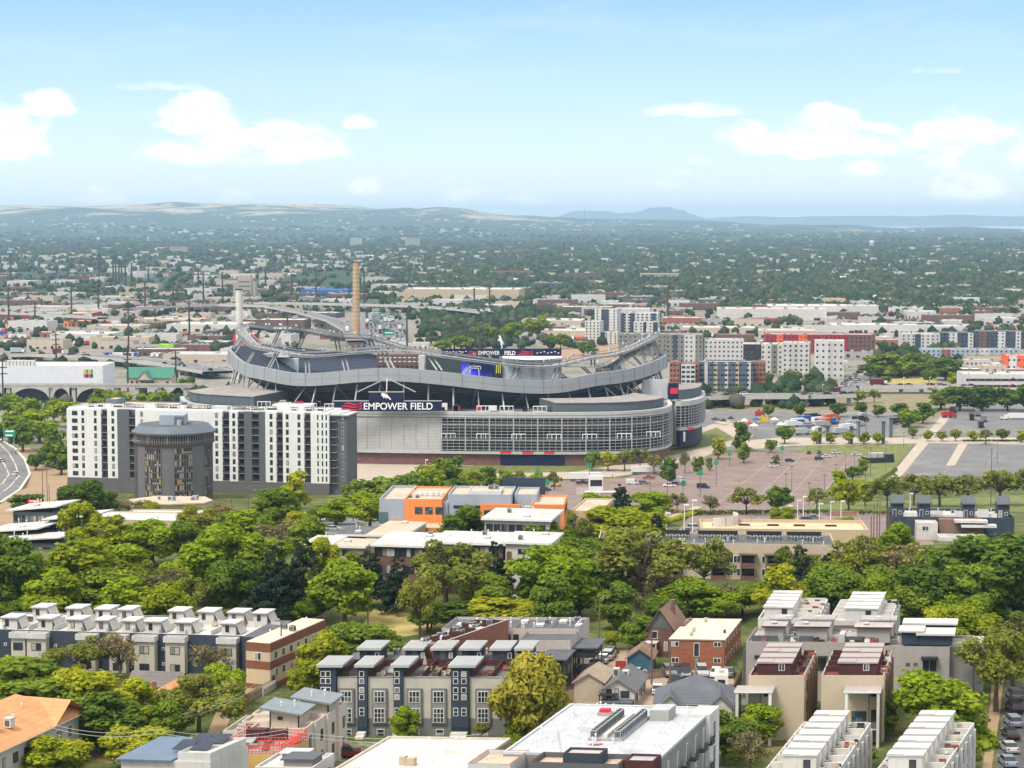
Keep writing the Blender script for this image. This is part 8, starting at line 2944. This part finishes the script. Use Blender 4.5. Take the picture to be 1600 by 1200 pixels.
ROADS = []
ROADS.append((far_road('flyover', [(-60, 487), (60, 490), (120, 494), (160, 496)], 14, 12, 'grey elevated flyover ending left behind the brick warehouses', legs=60), 12))
ROADS.append((far_road('flyover', [(200, 483), (270, 478), (340, 476), (420, 478), (470, 487), (520, 500), (548, 515), (556, 532)], 16, 12, 'curved elevated flyover sweeping down toward the chimney', legs=60), 12))
ROADS.append((far_road('flyover', [(400, 473), (480, 474), (560, 476), (640, 478), (720, 483), (760, 488)], 18, 9, 'long straight flyover passing behind the brick chimney', legs=70), 9))
ROADS.append((far_road('road_bridge', [(1085, 620), (1160, 618), (1260, 618), (1330, 616)], 14, 7, 'low concrete road bridge right of the stadium behind car parks', legs=30), 7))
ROADS.append((far_road('road_bridge', [(-60, 553), (60, 553), (150, 556), (260, 566), (340, 580)], 24, 6, 'motorway bridge full of cars above the white painted warehouse', legs=60), 6))
ROADS.append((far_road('road_bridge', [(1340, 603), (1440, 603), (1520, 604)], 12, 5, 'low light rail bridge behind scrub embankment', legs=30), 5))
sheet('motorway', [(556, 548), (558, 520), (566, 496), (576, 486), (622, 486), (634, 500), (640, 525), (642, 548), (620, 554)], ASPHG, .1)
sheet('motorway', [(470, 492), (540, 512), (560, 520), (560, 505), (490, 486)], ASPHG, .1)
sheet('street', [(1290, 622), (1322, 604), (1345, 590), (1362, 570), (1372, 560), (1380, 560), (1372, 575), (1352, 600), (1330, 622)], ASPHG, .1)
sheet('far_lawn', [(1376, 604), (1380, 590), (1440, 586), (1466, 592), (1460, 606)], DRYG, .1)
sheet('bare_bank', [(870, 560), (840, 548), (880, 532), (960, 535), (1000, 545), (960, 562)], mat('red_dirt', (.36, .2, .13), kind='two', c2=(.3, .24, .15), sc=.05), .1)
sheet('bare_bank', [(640, 545), (650, 525), (720, 520), (780, 535), (770, 550)], DIRT, .1)
sheet('bare_bank', [(1100, 640), (1090, 632), (1290, 628), (1280, 646), (1200, 650)], SCRUB, .08)
sheet('yard', [(1130, 655), (1100, 668), (1080, 655), (1110, 642), (1240, 645), (1200, 668)], ASPHG, .09)


# chimney, concrete stack, elevator
def stack(px, top, base, w0, w1, mt, lab, name, cat, rings=None):
    x, y, z = G(px, base)
    k = y / FPX
    H = Z(top, y) - z
    o = thing(name, lab, cat, (x, y, z))
    obj('shaft', MB().cyl(0, 0, 0, H, w0 * k / 2, w1 * k / 2, 20, mt), o)
    if rings:
        for i in range(rings):
            t = .3 + .68 * i / rings
            rr = (w0 + (w1 - w0) * t) * k / 2
            obj('band', MB().cyl(0, 0, H * t, H * t + 1.0, rr + .25, rr + .25, 20, BEIGE), o)
    obj('rim', MB().cyl(0, 0, H, H + .8, w1 * k / 2 + .3, w1 * k / 2 + .3, 20, DARK), o)
    return o


stack(557, 410, 546, 12.5, 9.5, mat('chimney_brick', (.48, .30, .15), kind='siding', line=3.2), 'tall banded tan brick chimney beside the crowded motorway', 'chimney', 'chimney', 14)
stack(375, 453, 592, 12.5, 10.5, CONCW, 'pale concrete stack rising behind the left loop of light gantry', 'concrete_stack', 'stack')
x, y, z = G(382, 468)
k = y / FPX
o = thing('grain_elevator', 'pinkish concrete grain elevator with stepped sides behind the concrete stack', 'elevator', (x, y, z))
PK = mat('pink_concrete', (.40, .335, .29), var=.12)
obj('silo_block', MB().box(-18 * k, -11 * k, 2, 28, 0, Z(441, y), PK).box(11 * k, 17 * k, 2, 28, 0, Z(441, y), PK).box(-10.99 * k, 10.99 * k, 0, 30, 0, Z(434, y), PK), o)
obj('head_house', MB().box(-10 * k, 9 * k, 4, 26, Z(434, y), Z(430, y), PK), o)
for i in range(4): obj('window_band', MB().box(-9 * k, 9 * k, -.3, -.02, Z(462 - i * 7, y), Z(460.4 - i * 7, y), SLATE), o)

# power poles
PPM = mat('pole_brown', (.06, .05, .045), var=.15)


def power_pole(px, top, base, arms=3):
    x, y, z = G(px, base)
    H = Z(top, y) - z
    o = thing('power_pole', 'tall dark transmission pole standing above the warehouses', 'pole', (x, y, z), (px % 7) / 7, 'transmission poles beyond the stadium')
    obj('post', MB().cyl(0, 0, 0, H, 1.25 * y / 2300, .75 * y / 2300, 6, PPM), o)
    for j in range(arms): obj('crossarm', MB().box(-3.2, 3.2, -.3, .3, H - 2 - j * 4, H - 1.4 - j * 4, PPM), o)


for a in [(14, 448, 508), (112, 443, 500), (155, 396, 440), (177, 398, 440), (181, 398, 442), (186, 404, 442), (190, 410, 440), (196, 416, 452), (206, 410, 448), (154, 440, 490), (227, 438, 486), (271, 433, 488), (296, 472, 524), (318, 428, 478), (348, 425, 474), (201, 478, 552), (17, 396, 440), (217, 392, 420), (232, 418, 450),
          (285, 394, 416), (325, 390, 412), (310, 420, 456), (55, 472, 512), (88, 520, 570), (415, 418, 452), (456, 427, 468), (494, 425, 466), (569, 424, 474), (527, 384, 402), (471, 390, 410), (449, 488, 520), (636, 482, 548), (765, 443, 490), (741, 450, 480), (1043, 447, 495), (881, 378, 398), (5, 560, 640), (200, 540, 612), (275, 548, 600), (704, 510, 548), (710, 508, 548), (728, 505, 548), (750, 510, 548)]:
    power_pole(*a, arms=2 if a[2] < 460 else 3)

# named sheds and colours of the industrial belt
def shed(px, base, wpx, top, dep, wall, roof, lab, cat='warehouse', rz=-.1, name='warehouse', dock=6, par=.6):
    x, y, z = G(px, base)
    k = y / FPX
    o = thing(name, lab, cat, (x, y, z - .2), rz)
    W, H = wpx * k, max(3.5, Z(top, y) - z)
    block(o, 0, W, 0, dep, 0, H, wall, roof, par=par, t=.4)
    for i in range(dock): obj('loading_door', MB().box(W * (i + .3) / dock, W * (i + .65) / dock, -.12, -.02, .3, 3.2, DARK), o)
    for i in range(max(1, int(W / 18))): obj('rooftop_unit', ac_mesh(1), o, (W * (i + .4) / max(1, int(W / 18)), dep * (.3 + .4 * (i % 2)), H + .06)).scale = (1.6, 1.6, 1.4)
    return o


for a in [(365, 544, 30, 523, 30, REDP, ROOFW, 'bright red windowless store beside the concrete stack', 'store'), (244, 549, 58, 539, 16, LIME, LIME, 'lime green low shed along the motorway', 'shed'), (212, 550, 31, 543, 14, BLUEP, BLUEP, 'small blue shed left of the lime green shed', 'shed'),
          (78, 534, 95, 522, 50, OFFW, ROOFW, 'white warehouse with big pale roof left of the brown sheds'), (140, 540, 95, 527, 20, BEIGE, ROOFT, 'long tan workshop with timber posts behind lime shed', 'workshop'), (0, 500, 140, 490, 60, CRIM, ROOFT, 'long dark red brick warehouse under the left flyover'),
          (205, 508, 110, 499, 50, TAN, ROOFT, 'wide tan warehouse left of the concrete stack'), (100, 510, 36, 502, 30, ORANGE, TAN, 'small orange fronted warehouse among grey roofs'), (260, 518, 120, 507, 60, OFFW, ROOFW, 'big white roofed warehouse behind the bright red store'),
          (90, 478, 60, 470, 40, MIDG, ROOFD, 'grey warehouse with dark roof under left power poles'), (470, 462, 74, 453, 60, BLUEP, BLUEP, 'long bright blue warehouse left of the brick chimney'), (632, 470, 180, 452, 90, TAN, ROOFW, 'huge tan distribution warehouse with white roof right of the chimney'),
          (560, 545, 4, 540, 8, OFFW, ROOFW, 'tiny white hut at the foot of the brick chimney', 'hut'), (582, 544, 38, 533, 14, WHITE, ROOFW, 'white billboard like shed behind the rim centre', 'shed'), (620, 546, 50, 536, 14, OFFW, ROOFW, 'cream low building right of the white shed behind rim', 'building'),
          (500, 530, 20, 522, 12, BRICK, ROOFW, 'small red brick house beside the flyover end', 'house'), (516, 533, 36, 522, 16, BRICK2, ROOFD, 'brown brick warehouse at the foot of the flyover'), (400, 515, 76, 500, 40, BRICK2, ROOFW, 'brick warehouse with white roof under the curved flyover'),
          (845, 531, 70, 517, 40, BEIGE, ROOFW, 'white roofed warehouse left of the far white group'), (814, 512, 95, 501, 60, BEIGE, ROOFW, 'broad pale roofed warehouse above the green river trees'), (866, 490, 90, 480, 50, SLATE, ROOFT, 'long dark fronted warehouse behind the far white group'),
          (1034, 508, 60, 497, 40, BRICK, ROOFT, 'brick warehouse right of the far white slab'), (1120, 500, 170, 483, 60, OFFW, ROOFT, 'long cream freight shed behind the apartments'), (1160, 506, 55, 499, 30, CRIM, CRIM, 'crimson roofed hall in front of the freight shed', 'hall'),
          (1200, 492, 125, 478, 60, WHITE, ROOFW, 'long white freight terminal on the right of rail yard'), (1327, 495, 45, 478, 40, GREYW, ROOFW, 'tall pale grey hall at the end of white freight terminal', 'hall'), (1418, 498, 38, 487, 30, GREYW, ROOFW, 'grey hall with white roof right of dark trees', 'hall'),
          (1300, 520, 90, 508, 50, OFFW, ROOFW, 'broad white roofed warehouse behind the crimson building'), (1390, 522, 45, 508, 30, WHITE, ROOFW, 'white barrel shed behind the pale grey apartments'), (1285, 476, 36, 467, 30, TAN, ROOFT, 'tan warehouse at the edge of far woodland'),
          (1266, 478, 18, 472, 20, BLUEP, BLUEP, 'small bright blue shed at edge of far woodland', 'shed'), (1470, 492, 30, 482, 20, BRICK, ROOFT, 'small brick house among far right trees', 'house'), (1220, 524, 70, 514, 40, BRICK, ROOFW, 'red brick warehouse with white roof behind crimson building'),
          (1050, 520, 130, 512, 40, BEIGE, ROOFW, 'pale roofed warehouse in front of freight shed'), (1440, 520, 70, 513, 20, OFFW, ROOFT, 'low cream strip behind far right apartments', 'building')]:
    shed(a[0], a[1], a[2], a[3], a[4], a[5], a[6], a[7], a[8] if len(a) > 8 else 'warehouse')

# all the other roofs of the industrial belt
r = random.Random(77)
WALLS = [BEIGE, TAN, OFFW, MIDG, BRICK, BRICK, BRICK2, BRICK2, GREYW, CONC, PINKW, SLATE, GREY]
ROOFS = [ROOFW, ROOFW, ROOFW, ROOFW, ROOFC, ROOFT, ROOFT, ROOFD, ROOFG, ROOFG, ROOFC, SHINGB, mat('rust_roof', (.27, .16, .12), var=.2), mat('grey_tar_roof', (.2, .19, .185), var=.25, sc=.2)]
SM = []
for i in range(24):
    W, Dp, H = r.uniform(14, 56), r.uniform(14, 42), r.uniform(4.5, 9.5)
    wl, rf = r.choice(WALLS), r.choice(ROOFS)
    m = MB().box(0, W, 0, Dp, 0, H, wl)
    parapet(m, 0, W, 0, Dp, H, .6, .5, wl)
    m.box(.55, W - .55, .55, Dp - .55, H + .01, H + .08, rf)
    for j in range(int(W / 7)): m.box(W * (j + .3) / int(W / 7), W * (j + .3) / int(W / 7) + 3, -.1, -.01, .3, r.choice((2.2, 3.4)), DARK)
    for j in range(5):
        a, b = r.uniform(3, W - 5), r.uniform(3, Dp - 5)
        m.box(a, a + 2.4, b, b + 2, H + .09, H + 1.9, ACU)
    SM.append((m.mesh('warehouse'), W, Dp))
taken = [(o.location.x, o.location.y) for o in col.objects if o.parent is None and o.get('category') in ('warehouse', 'apartment block')]


def zone(px, py):
    if py < 452: return .25 if px < 620 else (.12 if py > 440 else .0)
    if px < 640: return 1.0 if py > 462 else .7
    if px < 860 and 490 < py < 545: return .0
    if py < 470: return .5 if px < 1130 else .1
    return .9 if py < 545 else .3


n = 0
tries = 0
while n < 262 and tries < 9000:
    tries += 1
    px, py = r.uniform(-20, 1620), r.uniform(424, 590) if r.random() < .75 else r.uniform(424, 500)
    if r.random() > zone(px, py): continue
    if py > 545 and (350 < px < 1200 or px < 170): continue
    if 480 < px < 660 and py > 488: continue
    x, y, z = G(px, py)
    me, W, Dp = r.choice(SM)
    if any(abs(x + W / 2 - a) < 22 + W * .5 and abs(y - b) < 30 + y * .007 for a, b in taken): continue
    if any(abs(x + W / 2 - p[0]) < 46 and abs(y - p[1]) < 40 for P, _ in ROADS for p in P): continue
    taken.append((x + W / 2, y))
    o = obj('warehouse', me, None, (x, y, z - .1), -.1 + r.choice((0, 0, .12, -.15)))
    s = .7 + .25 * r.random() + y / 9000
    o.scale = (s, s, s * .9)
    tag(o, 'flat roofed warehouse or workshop in the industrial belt beyond the stadium', 'warehouse', 'warehouses of the industrial belt')
    n += 1

# trailers, containers and vans standing in the yards
CM = []
for i, c in enumerate((PAINT['white'], PAINT['white'], PAINT['silver'], PAINT['red'], PAINT['blue'], PAINT['dark blue'], PAINT['orange red'], PAINT['grey'])):
    m = MB().box(-6, 6, -1.25, 1.25, 1.0, 3.9, c)
    for a in (-4.5, 4.5): m.box(a - .6, a + .6, -1.1, 1.1, 0, 1.0, TYRE)
    CM.append(m.mesh('yard_trailer'))
n = 0
while n < 230:
    px, py = r.uniform(-20, 1620), r.uniform(462, 575)
    if r.random() > zone(px, py) or (py > 545 and 340 < px < 1230) or (470 < px < 660 and py > 485): continue
    x, y, z = G(px, py)
    if any(abs(x - a) < 24 and abs(y - b - 12) < 22 for a, b in taken): continue
    for k in range(r.randint(1, 5)):
        o = obj('yard_trailer', r.choice(CM), None, (x + k * 4.4, y + k * .4, z), 1.5 if r.random() < .7 else .05)
        tag(o, 'boxy trailer or van parked in a yard of the industrial belt', 'trailer', 'trailers in the industrial yards')
        n += 1

# far blocks that stand above the woodland
for a in [(265, 396, 26, 386, 30, TAN, 'orange tan office slab standing in far woodland at left'), (547, 384, 18, 372, 20, GREYW, 'pale grey slab standing in far woodland left of brown slab'), (633, 385, 22, 372, 24, BEIGE, 'brown tower slab standing in far woodland'), (97, 394, 26, 383, 24, DBLUE, 'dark blue office block standing in far woodland at left'),
          (130, 371, 20, 360, 24, MIDG, 'hazy cluster slab far away at left'), (800, 397, 26, 390, 20, BRICK, 'red brown block in far woodland at centre'), (772, 433, 60, 424, 30, BRICK, 'long brick school in the far woodland at centre', ), (880, 437, 60, 427, 24, BRICK2, 'dark brick school wing in far woodland', ), (1000, 437, 60, 428, 30, BEIGE, 'long pale stepped building in far woodland at centre')]:
    x, y, z = G(a[0], a[1])
    k = y / FPX
    o = thing('office_building', a[6], 'building', (x, y, z), -.1)
    H = max(6, Z(a[3], y) - z)
    block(o, 0, a[2] * k, 0, a[4], 0, H, a[5], ROOFW, par=.8)
    nf = max(2, int(H / 4))
    for j in range(nf): obj('window_band', MB().box(1, a[2] * k - 1, -.3, -.02, H * (j + .35) / nf, H * (j + .7) / nf, SLATE), o)
x, y, z = G(1362, 387)
k = y / FPX
o = thing('water_tower', 'white domed water tower above the far woodland on the right', 'water tower', (x, y, z))
obj('tank', MB().cyl(0, 0, Z(383, y) - z, Z(378, y) - z, 3.2 * k, 4.2 * k, 16, WHITE).cyl(0, 0, Z(378, y) - z, Z(375.5, y) - z, 4.2 * k, 1.5 * k, 16, WHITE), o)
for i in range(6): obj('leg', MB().cyl(3 * k * math.cos(i), 3 * k * math.sin(i), 0, Z(382, y) - z, .9, .9, 5, WHITE), o)
x, y, z = G(913, 382)
o = thing('radio_mast', 'thin red and white radio mast above the far hills', 'mast', (x, y, z))
obj('lattice', MB().tube((0, 0, 0), (0, 0, Z(325, y) - z), 1.6, .7, 4, mat('mast_red', (.3, .12, .1))), o)

# houses on the wooded slopes
HM = []
for i in range(8):
    W, Dp = r.uniform(11, 18), r.uniform(9, 12)
    wl = r.choice((WHITE, OFFW, CREAM, TAN, BRICK, GREYW, PINKW))
    m = MB().box(0, W, 0, Dp, 0, 3.6, wl)
    m.gable(0, W, 0, Dp, 3.6, 6.2, r.choice((SHINGLE, SHINGB, ROOFG, OFFW, MIDG, ROOFT)), wl, r.choice('xy'), .5)
    m.box(W * .2, W * .35, -.1, -.01, .8, 2.4, SLATE)
    m.box(W * .6, W * .75, -.1, -.01, .8, 2.4, SLATE)
    HM.append(m.mesh('house'))
n = 0
while n < 150:
    px, py = r.uniform(-10, 1610), 400 + 76 * r.random() ** .9
    if px < 640 and py > 432: continue
    if px < 1130 and py > 456: continue
    x, y, z = G(px, py)
    o = obj('house', r.choice(HM), None, (x, y, z), r.choice((-.1, -.1, 1.47, .3)))
    s = .75 + y / 14000
    o.scale = (s, s, s * 1.05)
    tag(o, 'small gabled house among the trees of the far wooded suburbs', 'house', 'houses of the far suburbs')
    n += 1


# ------------------------------------------------------------------ woodland of the far suburbs, one mass
def far_woodland():
    rg = np.random.default_rng(5)
    base = []
    ico = bmesh.new()
    bmesh.ops.create_icosphere(ico, subdivisions=1, radius=1.0)
    ico.verts.ensure_lookup_table()
    IV = np.array([v.co[:] for v in ico.verts])
    IF = np.array([[v.index for v in f.verts] for f in ico.faces])
    ico.free()
    for s in range(9):
        b = IV * rg.uniform(.72, 1.25, (len(IV), 1))
        b[:, 2] = np.where(b[:, 2] < 0, b[:, 2] * .5, b[:, 2] * 1.05) + .35
        base.append(b)
    Vs, Fs, Ms, off = [], [], [], 0
    spots = []
    nz_ = lambda a, b: .5 + .5 * math.sin(a * .021 + b * .31) * math.sin(a * .013 - b * .5 + 1)

    def add(n, px0, px1, py0, py1, f, big=1.0, power=1.0):
        px = rg.uniform(px0, px1, n)
        py = py0 + (py1 - py0) * rg.uniform(0, 1, n) ** power
        for a, b in zip(px, py):
            pt = 1 if b > 462 else .55 + .75 * nz_(a, b)
            if f(a, b) * pt < rg.uniform(): continue
            spots.append((a, b, big))
    add(11500, -20, 1620, 384, 470, lambda a, b: 1.0 if (a > 640 or b < 425) else .22)
    add(6500, 600, 1620, 400, 462, lambda a, b: 1.0 if (a > 1100 or b < 440 + 14 * math.sin(a * .02)) else .15)
    add(9500, -20, 1620, 367, 400, lambda a, b: .97, 1.4)
    add(1700, 1130, 1620, 440, 490, lambda a, b: .8)
    add(3400, -20, 1620, 440, 545, lambda a, b: .42 if not (470 < a < 650 and b > 485) else 0)
    add(520, 660, 880, 484, 520, lambda a, b: .9)
    add(420, 600, 900, 470, 500, lambda a, b: .35)
    add(260, 100, 600, 455, 490, lambda a, b: .6)
    add(260, 1370, 1500, 545, 590, lambda a, b: .5)
    add(330, -20, 360, 540, 640, lambda a, b: .35 if b > 615 or b < 575 else .05)
    add(260, 1080, 1300, 590, 640, lambda a, b: .4)
    add(160, 690, 800, 520, 545, lambda a, b: .8)
    for (a, b, big) in spots:
        x, y, z = G(a, b)
        s = min(13, (3.6 + y * .0005)) * big * rg.uniform(.6, 1.25)
        q = base[rg.integers(9)]
        ang = rg.uniform(0, 6.28)
        ca, sa = math.cos(ang), math.sin(ang)
        tall = rg.uniform(.9, 1.5) if big == 1 else rg.uniform(.5, .8)
        rot = np.stack([q[:, 0] * ca - q[:, 1] * sa, q[:, 0] * sa + q[:, 1] * ca, q[:, 2] * tall], 1) * s + np.array([x, y, h(x, y) + s * .12])
        n_ = len(rot)
        tri = IF
        Vs.append(rot); Fs.append(tri + off); off += n_
        kx = rg.uniform()
        Ms.append(np.full(len(tri), 0 if kx < .42 else (1 if kx < .74 else (2 if kx < .92 else 3))))
    FL = [leafmat('far_mid', (.04, .075, .035), (.065, .105, .045), .35), leafmat('far_dark', (.025, .05, .03), (.04, .07, .038), .3), leafmat('far_olive', (.065, .09, .038), (.095, .115, .05), .3), leafmat('far_grey', (.09, .085, .075), (.12, .11, .1), .2)]
    me = np_mesh('far_woodland', np.concatenate(Vs), np.concatenate(Fs), FL, np.concatenate(Ms))
    tag(obj('far_woodland', me), 'hazy mass of suburban trees reaching to the far hills', None, None, 'stuff')


far_woodland()


def far_specks():
    """the roofs of the most distant suburbs, too many and too small to count"""
    rg = np.random.default_rng(8)
    m = MB()
    mts = [WHITE, OFFW, CREAM, TAN, GREYW]
    for i in range(1500):
        a = rg.uniform(-20, 1620)
        b = 362 + 72 * rg.uniform() ** .8
        if b > 425 and a < 640 or (a > 700 and i < 800 and i % 2): continue
        x, y, z = G(a, b)
        if i > 800 or y > 9000:
            y = (9000 if i <= 800 else 13500) + 9500 * rg.uniform() ** .8
            x = (a - CX) / FPX * y
        z = h(x, y)
        s = (8 + y * .0006) * rg.uniform(.6, 1.5)
        hh = (3 + y * .00022) * rg.uniform(.7, 1.3)
        m.box(x, x + s * rg.uniform(1, 2.2), y, y + s, z - 2, z + hh * (2.2 if i < 800 else 1), mts[int(rg.integers(5))], rot=rg.uniform(-.3, .3))
    tag(obj('far_suburb', m), 'pale roofs of the most distant suburbs below the hills', None, None, 'stuff')


far_specks()

# traffic on the far roads
TCAR = []
for i in range(5):
    m = MB()
    c = PAINT[('white', 'silver', 'black', 'dark red', 'grey')[i]]
    m.box(-2.2, 2.2, -.9, .9, .3, .95, c)
    m.box(-1.5, .9, -.8, .8, .951, 1.5, CARGLASS, c)
    for a in (-1.4, 1.4): m.box(a - .35, a + .35, -.95, .95, 0, .6, TYRE)
    TCAR.append(m.mesh('car'))
    m = MB()
    m.box(-4.5, 3, -1.2, 1.2, .9, 3.8, c)
    m.box(3.1, 4.8, -1.1, 1.1, .5, 2.8, PAINT['white'])
    for a in (-3.4, 3.8): m.box(a - .5, a + .5, -1.15, 1.15, 0, .9, TYRE)
    TCAR.append(m.mesh('car'))


def traffic(x, y, z, a):
    o = obj('car', r.choice(TCAR[::2]) if r.random() < .9 else r.choice(TCAR[1::2]), None, (x, y, z), a)
    o.scale = (1.25,) * 3
    tag(o, 'car in the dense traffic of the far motorway', 'car', 'traffic on the far motorways')


for i in range(250):
    py = 490 + 56 * r.random()
    lane = r.randint(0, 9)
    t = (py - 490) / 56
    cx = 596 + 8 * math.sin(t * 2.2)
    px = cx + (lane - 4.5) * (5.2 + 2.6 * t) + r.uniform(-.6, .6)
    x, y, z = G(px, py)
    traffic(x, y, z + .15, 1.57 + .25 * (t - .5))
for P, zr in ROADS:
    for _ in range(26 if zr == 6 else 9):
        q = r.randint(0, len(P) - 2)
        a, b = Vector(P[q]), Vector(P[q + 1])
        c = a.lerp(b, r.random())
        d = (b - a).normalized()
        c += Vector((-d.y, d.x)) * r.choice((-4.5, -1.5, 1.5, 4.5) if zr != 6 else (-9, -5, -2, 2, 5, 9))
        traffic(c.x, c.y, zr + .03, math.atan2(d.y, d.x))
for _ in range(26):
    t = r.random()
    x, y, z = G(1300 + 60 * t + r.uniform(-8, 12), 618 - 46 * t)
    traffic(x, y, z + .14, 1.0)
for _ in range(30):
    x, y, z = G(r.uniform(1382, 1460), r.uniform(583, 588))
    traffic(x, y, z + .05, 1.5)
for i, (px, py, w_) in enumerate(((608, 520, 13), (598, 492, 9), (612, 494, 9), (588, 488, 9))):
    board(px, py, 2150 - i * 20 if i else 1900, w_ * .8, w_ * .36, 'green overhead motorway sign above the traffic jam, %s' % ('lowest and largest', 'leftmost of upper three', 'rightmost of upper three', 'topmost of all')[i], GREEN, 1, name='motorway_sign')
board(206, 538, 1900, 9, 4.5, 'green motorway sign above the lime green shed', GREEN, 1, name='motorway_sign')

# ------------------------------------------------------------------ labels that single each thing out by what stands next to it
LM = [(272, 720, 742, 'round grey tower'), (160, 700, 795, 'white apartment block'), (440, 700, 795, 'white apartment block'), (620, 700, 955, 'pale stadium panels'), (860, 690, 955, 'stadium glass facade'), (700, 815, 458, 'orange office'), (840, 810, 458, 'orange office'), (1010, 880, 425, 'long tan apartments'),
      (1200, 880, 425, 'long tan apartments'), (1490, 815, 520, 'dark navy townhouses'), (580, 1090, 292, 'cream front townhouses'), (720, 1090, 292, 'cream front townhouses'), (810, 985, 326, 'pale court townhouses'), (80, 1000, 338, 'white hut row'), (280, 1000, 338, 'white hut row'),
      (460, 1010, 330, 'brown banded block'), (50, 1140, 262, 'orange roofed house'), (430, 1130, 267, 'stepped cream townhouses'), (650, 1180, 250, 'stained white roof'), (900, 1150, 225, 'broad white roof'), (1020, 1150, 225, 'broad white roof'), (920, 1090, 312, 'beige garage'),
      (975, 1085, 309, 'white gabled house'), (1090, 1095, 300, 'blue grey roofed house'), (998, 1045, 333, 'blue garage'), (1030, 990, 346, 'old brick house'), (1100, 1025, 337, 'red brick block'), (1240, 1030, 314, 'grey townhouse row'), (1450, 1030, 314, 'black roof hut'),
      (1225, 950, 331, 'white back terrace'), (1345, 950, 329, 'white back terrace'), (1215, 1105, 288, 'sand terraces'), (1335, 1105, 288, 'sand terraces'), (1250, 1165, 238, 'nearest white terraces'), (1430, 1165, 238, 'nearest white terraces'), (80, 835, 478, 'grey green apartments'), (235, 800, 690, 'tan pavilion'),
      (640, 868, 408, 'white roofed apartments'), (770, 880, 402, 'white roofed apartments'), (1090, 745, 800, 'brown car park'), (1250, 740, 800, 'brown car park'), (1500, 715, 960, 'dark car park'), (1250, 830, 560, 'lower car park'), (20, 735, 870, 'motorway curve'), (640, 745, 900, 'stadium steps'),
      (1400, 690, 1020, 'pale promenade'), (1560, 690, 1020, 'pale promenade'), (1280, 660, 1150, 'truck park'), (1540, 655, 1150, 'trailer park'), (1380, 630, 1250, 'scrub embankment'), (1540, 600, 1350, 'white garage'), (1420, 560, 1650, 'far lawn'), (80, 610, 1350, 'concrete viaduct'), (250, 590, 1450, 'green roofed hall'),
      (780, 520, 2000, 'white horse statue'), (920, 540, 1900, 'tall white towers'), (1250, 560, 1500, 'pale apartment wings'), (1570, 1130, 285, 'kerbside street'), (600, 520, 2200, 'busy motorway'), (480, 830, 490, 'corner parking'), (640, 965, 345, 'dry park lawn'), (185, 955, 350, 'dry park lawn')]
NUM = ['first', 'second', 'third', 'fourth', 'fifth', 'sixth', 'seventh', 'eighth', 'ninth', 'tenth', 'eleventh', 'twelfth', 'thirteenth', 'fourteenth', 'fifteenth', 'sixteenth', 'seventeenth', 'eighteenth', 'nineteenth', 'twentieth']
CNT = {1: 'one', 2: 'two', 3: 'three', 4: 'four', 5: 'five', 6: 'six', 7: 'seven', 8: 'eight', 9: 'nine', 10: 'ten'}
groups = {}
for (o, base, px, py, D) in AUTO:
    lm = min(LM, key=lambda l: abs(l[0] - px) / 60 + abs(l[1] - py) / 45)
    dx, dd = px - lm[0], D - lm[2]
    if lm[3].endswith(('car park', 'park', 'promenade', 'lawn', 'street', 'curve', 'parking', 'motorway', 'embankment', 'steps')):
        rel = 'beside the'
    elif abs(dx) > 55 and abs(dx) > abs(py - lm[1]):
        rel = ('left of the' if dx < 0 else 'right of the')
    else:
        rel = 'behind the' if dd > 4 else 'in front of the'
    groups.setdefault('%s %s %s' % (base, rel, lm[3]), []).append((px, py, o))
for key, l in groups.items():
    l.sort(key=lambda q: q[0])
    for i, (px, py, o) in enumerate(l):
        if len(l) == 1: lab = key
        elif len(l) == 2: lab = key + (', the left one', ', the right one')[i]
        else: lab = key + ', %s of %s from left' % (NUM[i] if i < 20 else str(i + 1), CNT.get(len(l), str(len(l))))
        o['label'] = lab

# ------------------------------------------------------------------ haze: the air between here and the far hills
def haze():
    m = MB()
    m.box(-30000, 30000, -3000, 40500, -1.2, 440, None)
    me = m.mesh('haze')
    ma = bpy.data.materials.new('haze')
    ma.use_nodes = True
    N = NT(ma.node_tree)
    o = N.n('ShaderNodeOutputMaterial')
    p = N.n('ShaderNodeVolumePrincipled')
    p.inputs['Color'].default_value = (.52, .75, 1.0, 1)
    p.inputs['Density'].default_value = HAZE
    p.inputs['Anisotropy'].default_value = .2
    ma.node_tree.links.new(p.outputs[0], o.inputs['Volume'])
    me.materials.clear()
    me.materials.append(ma)
    tag(obj('haze', me), kind='stuff')


HAZE = 4.2e-5
haze()
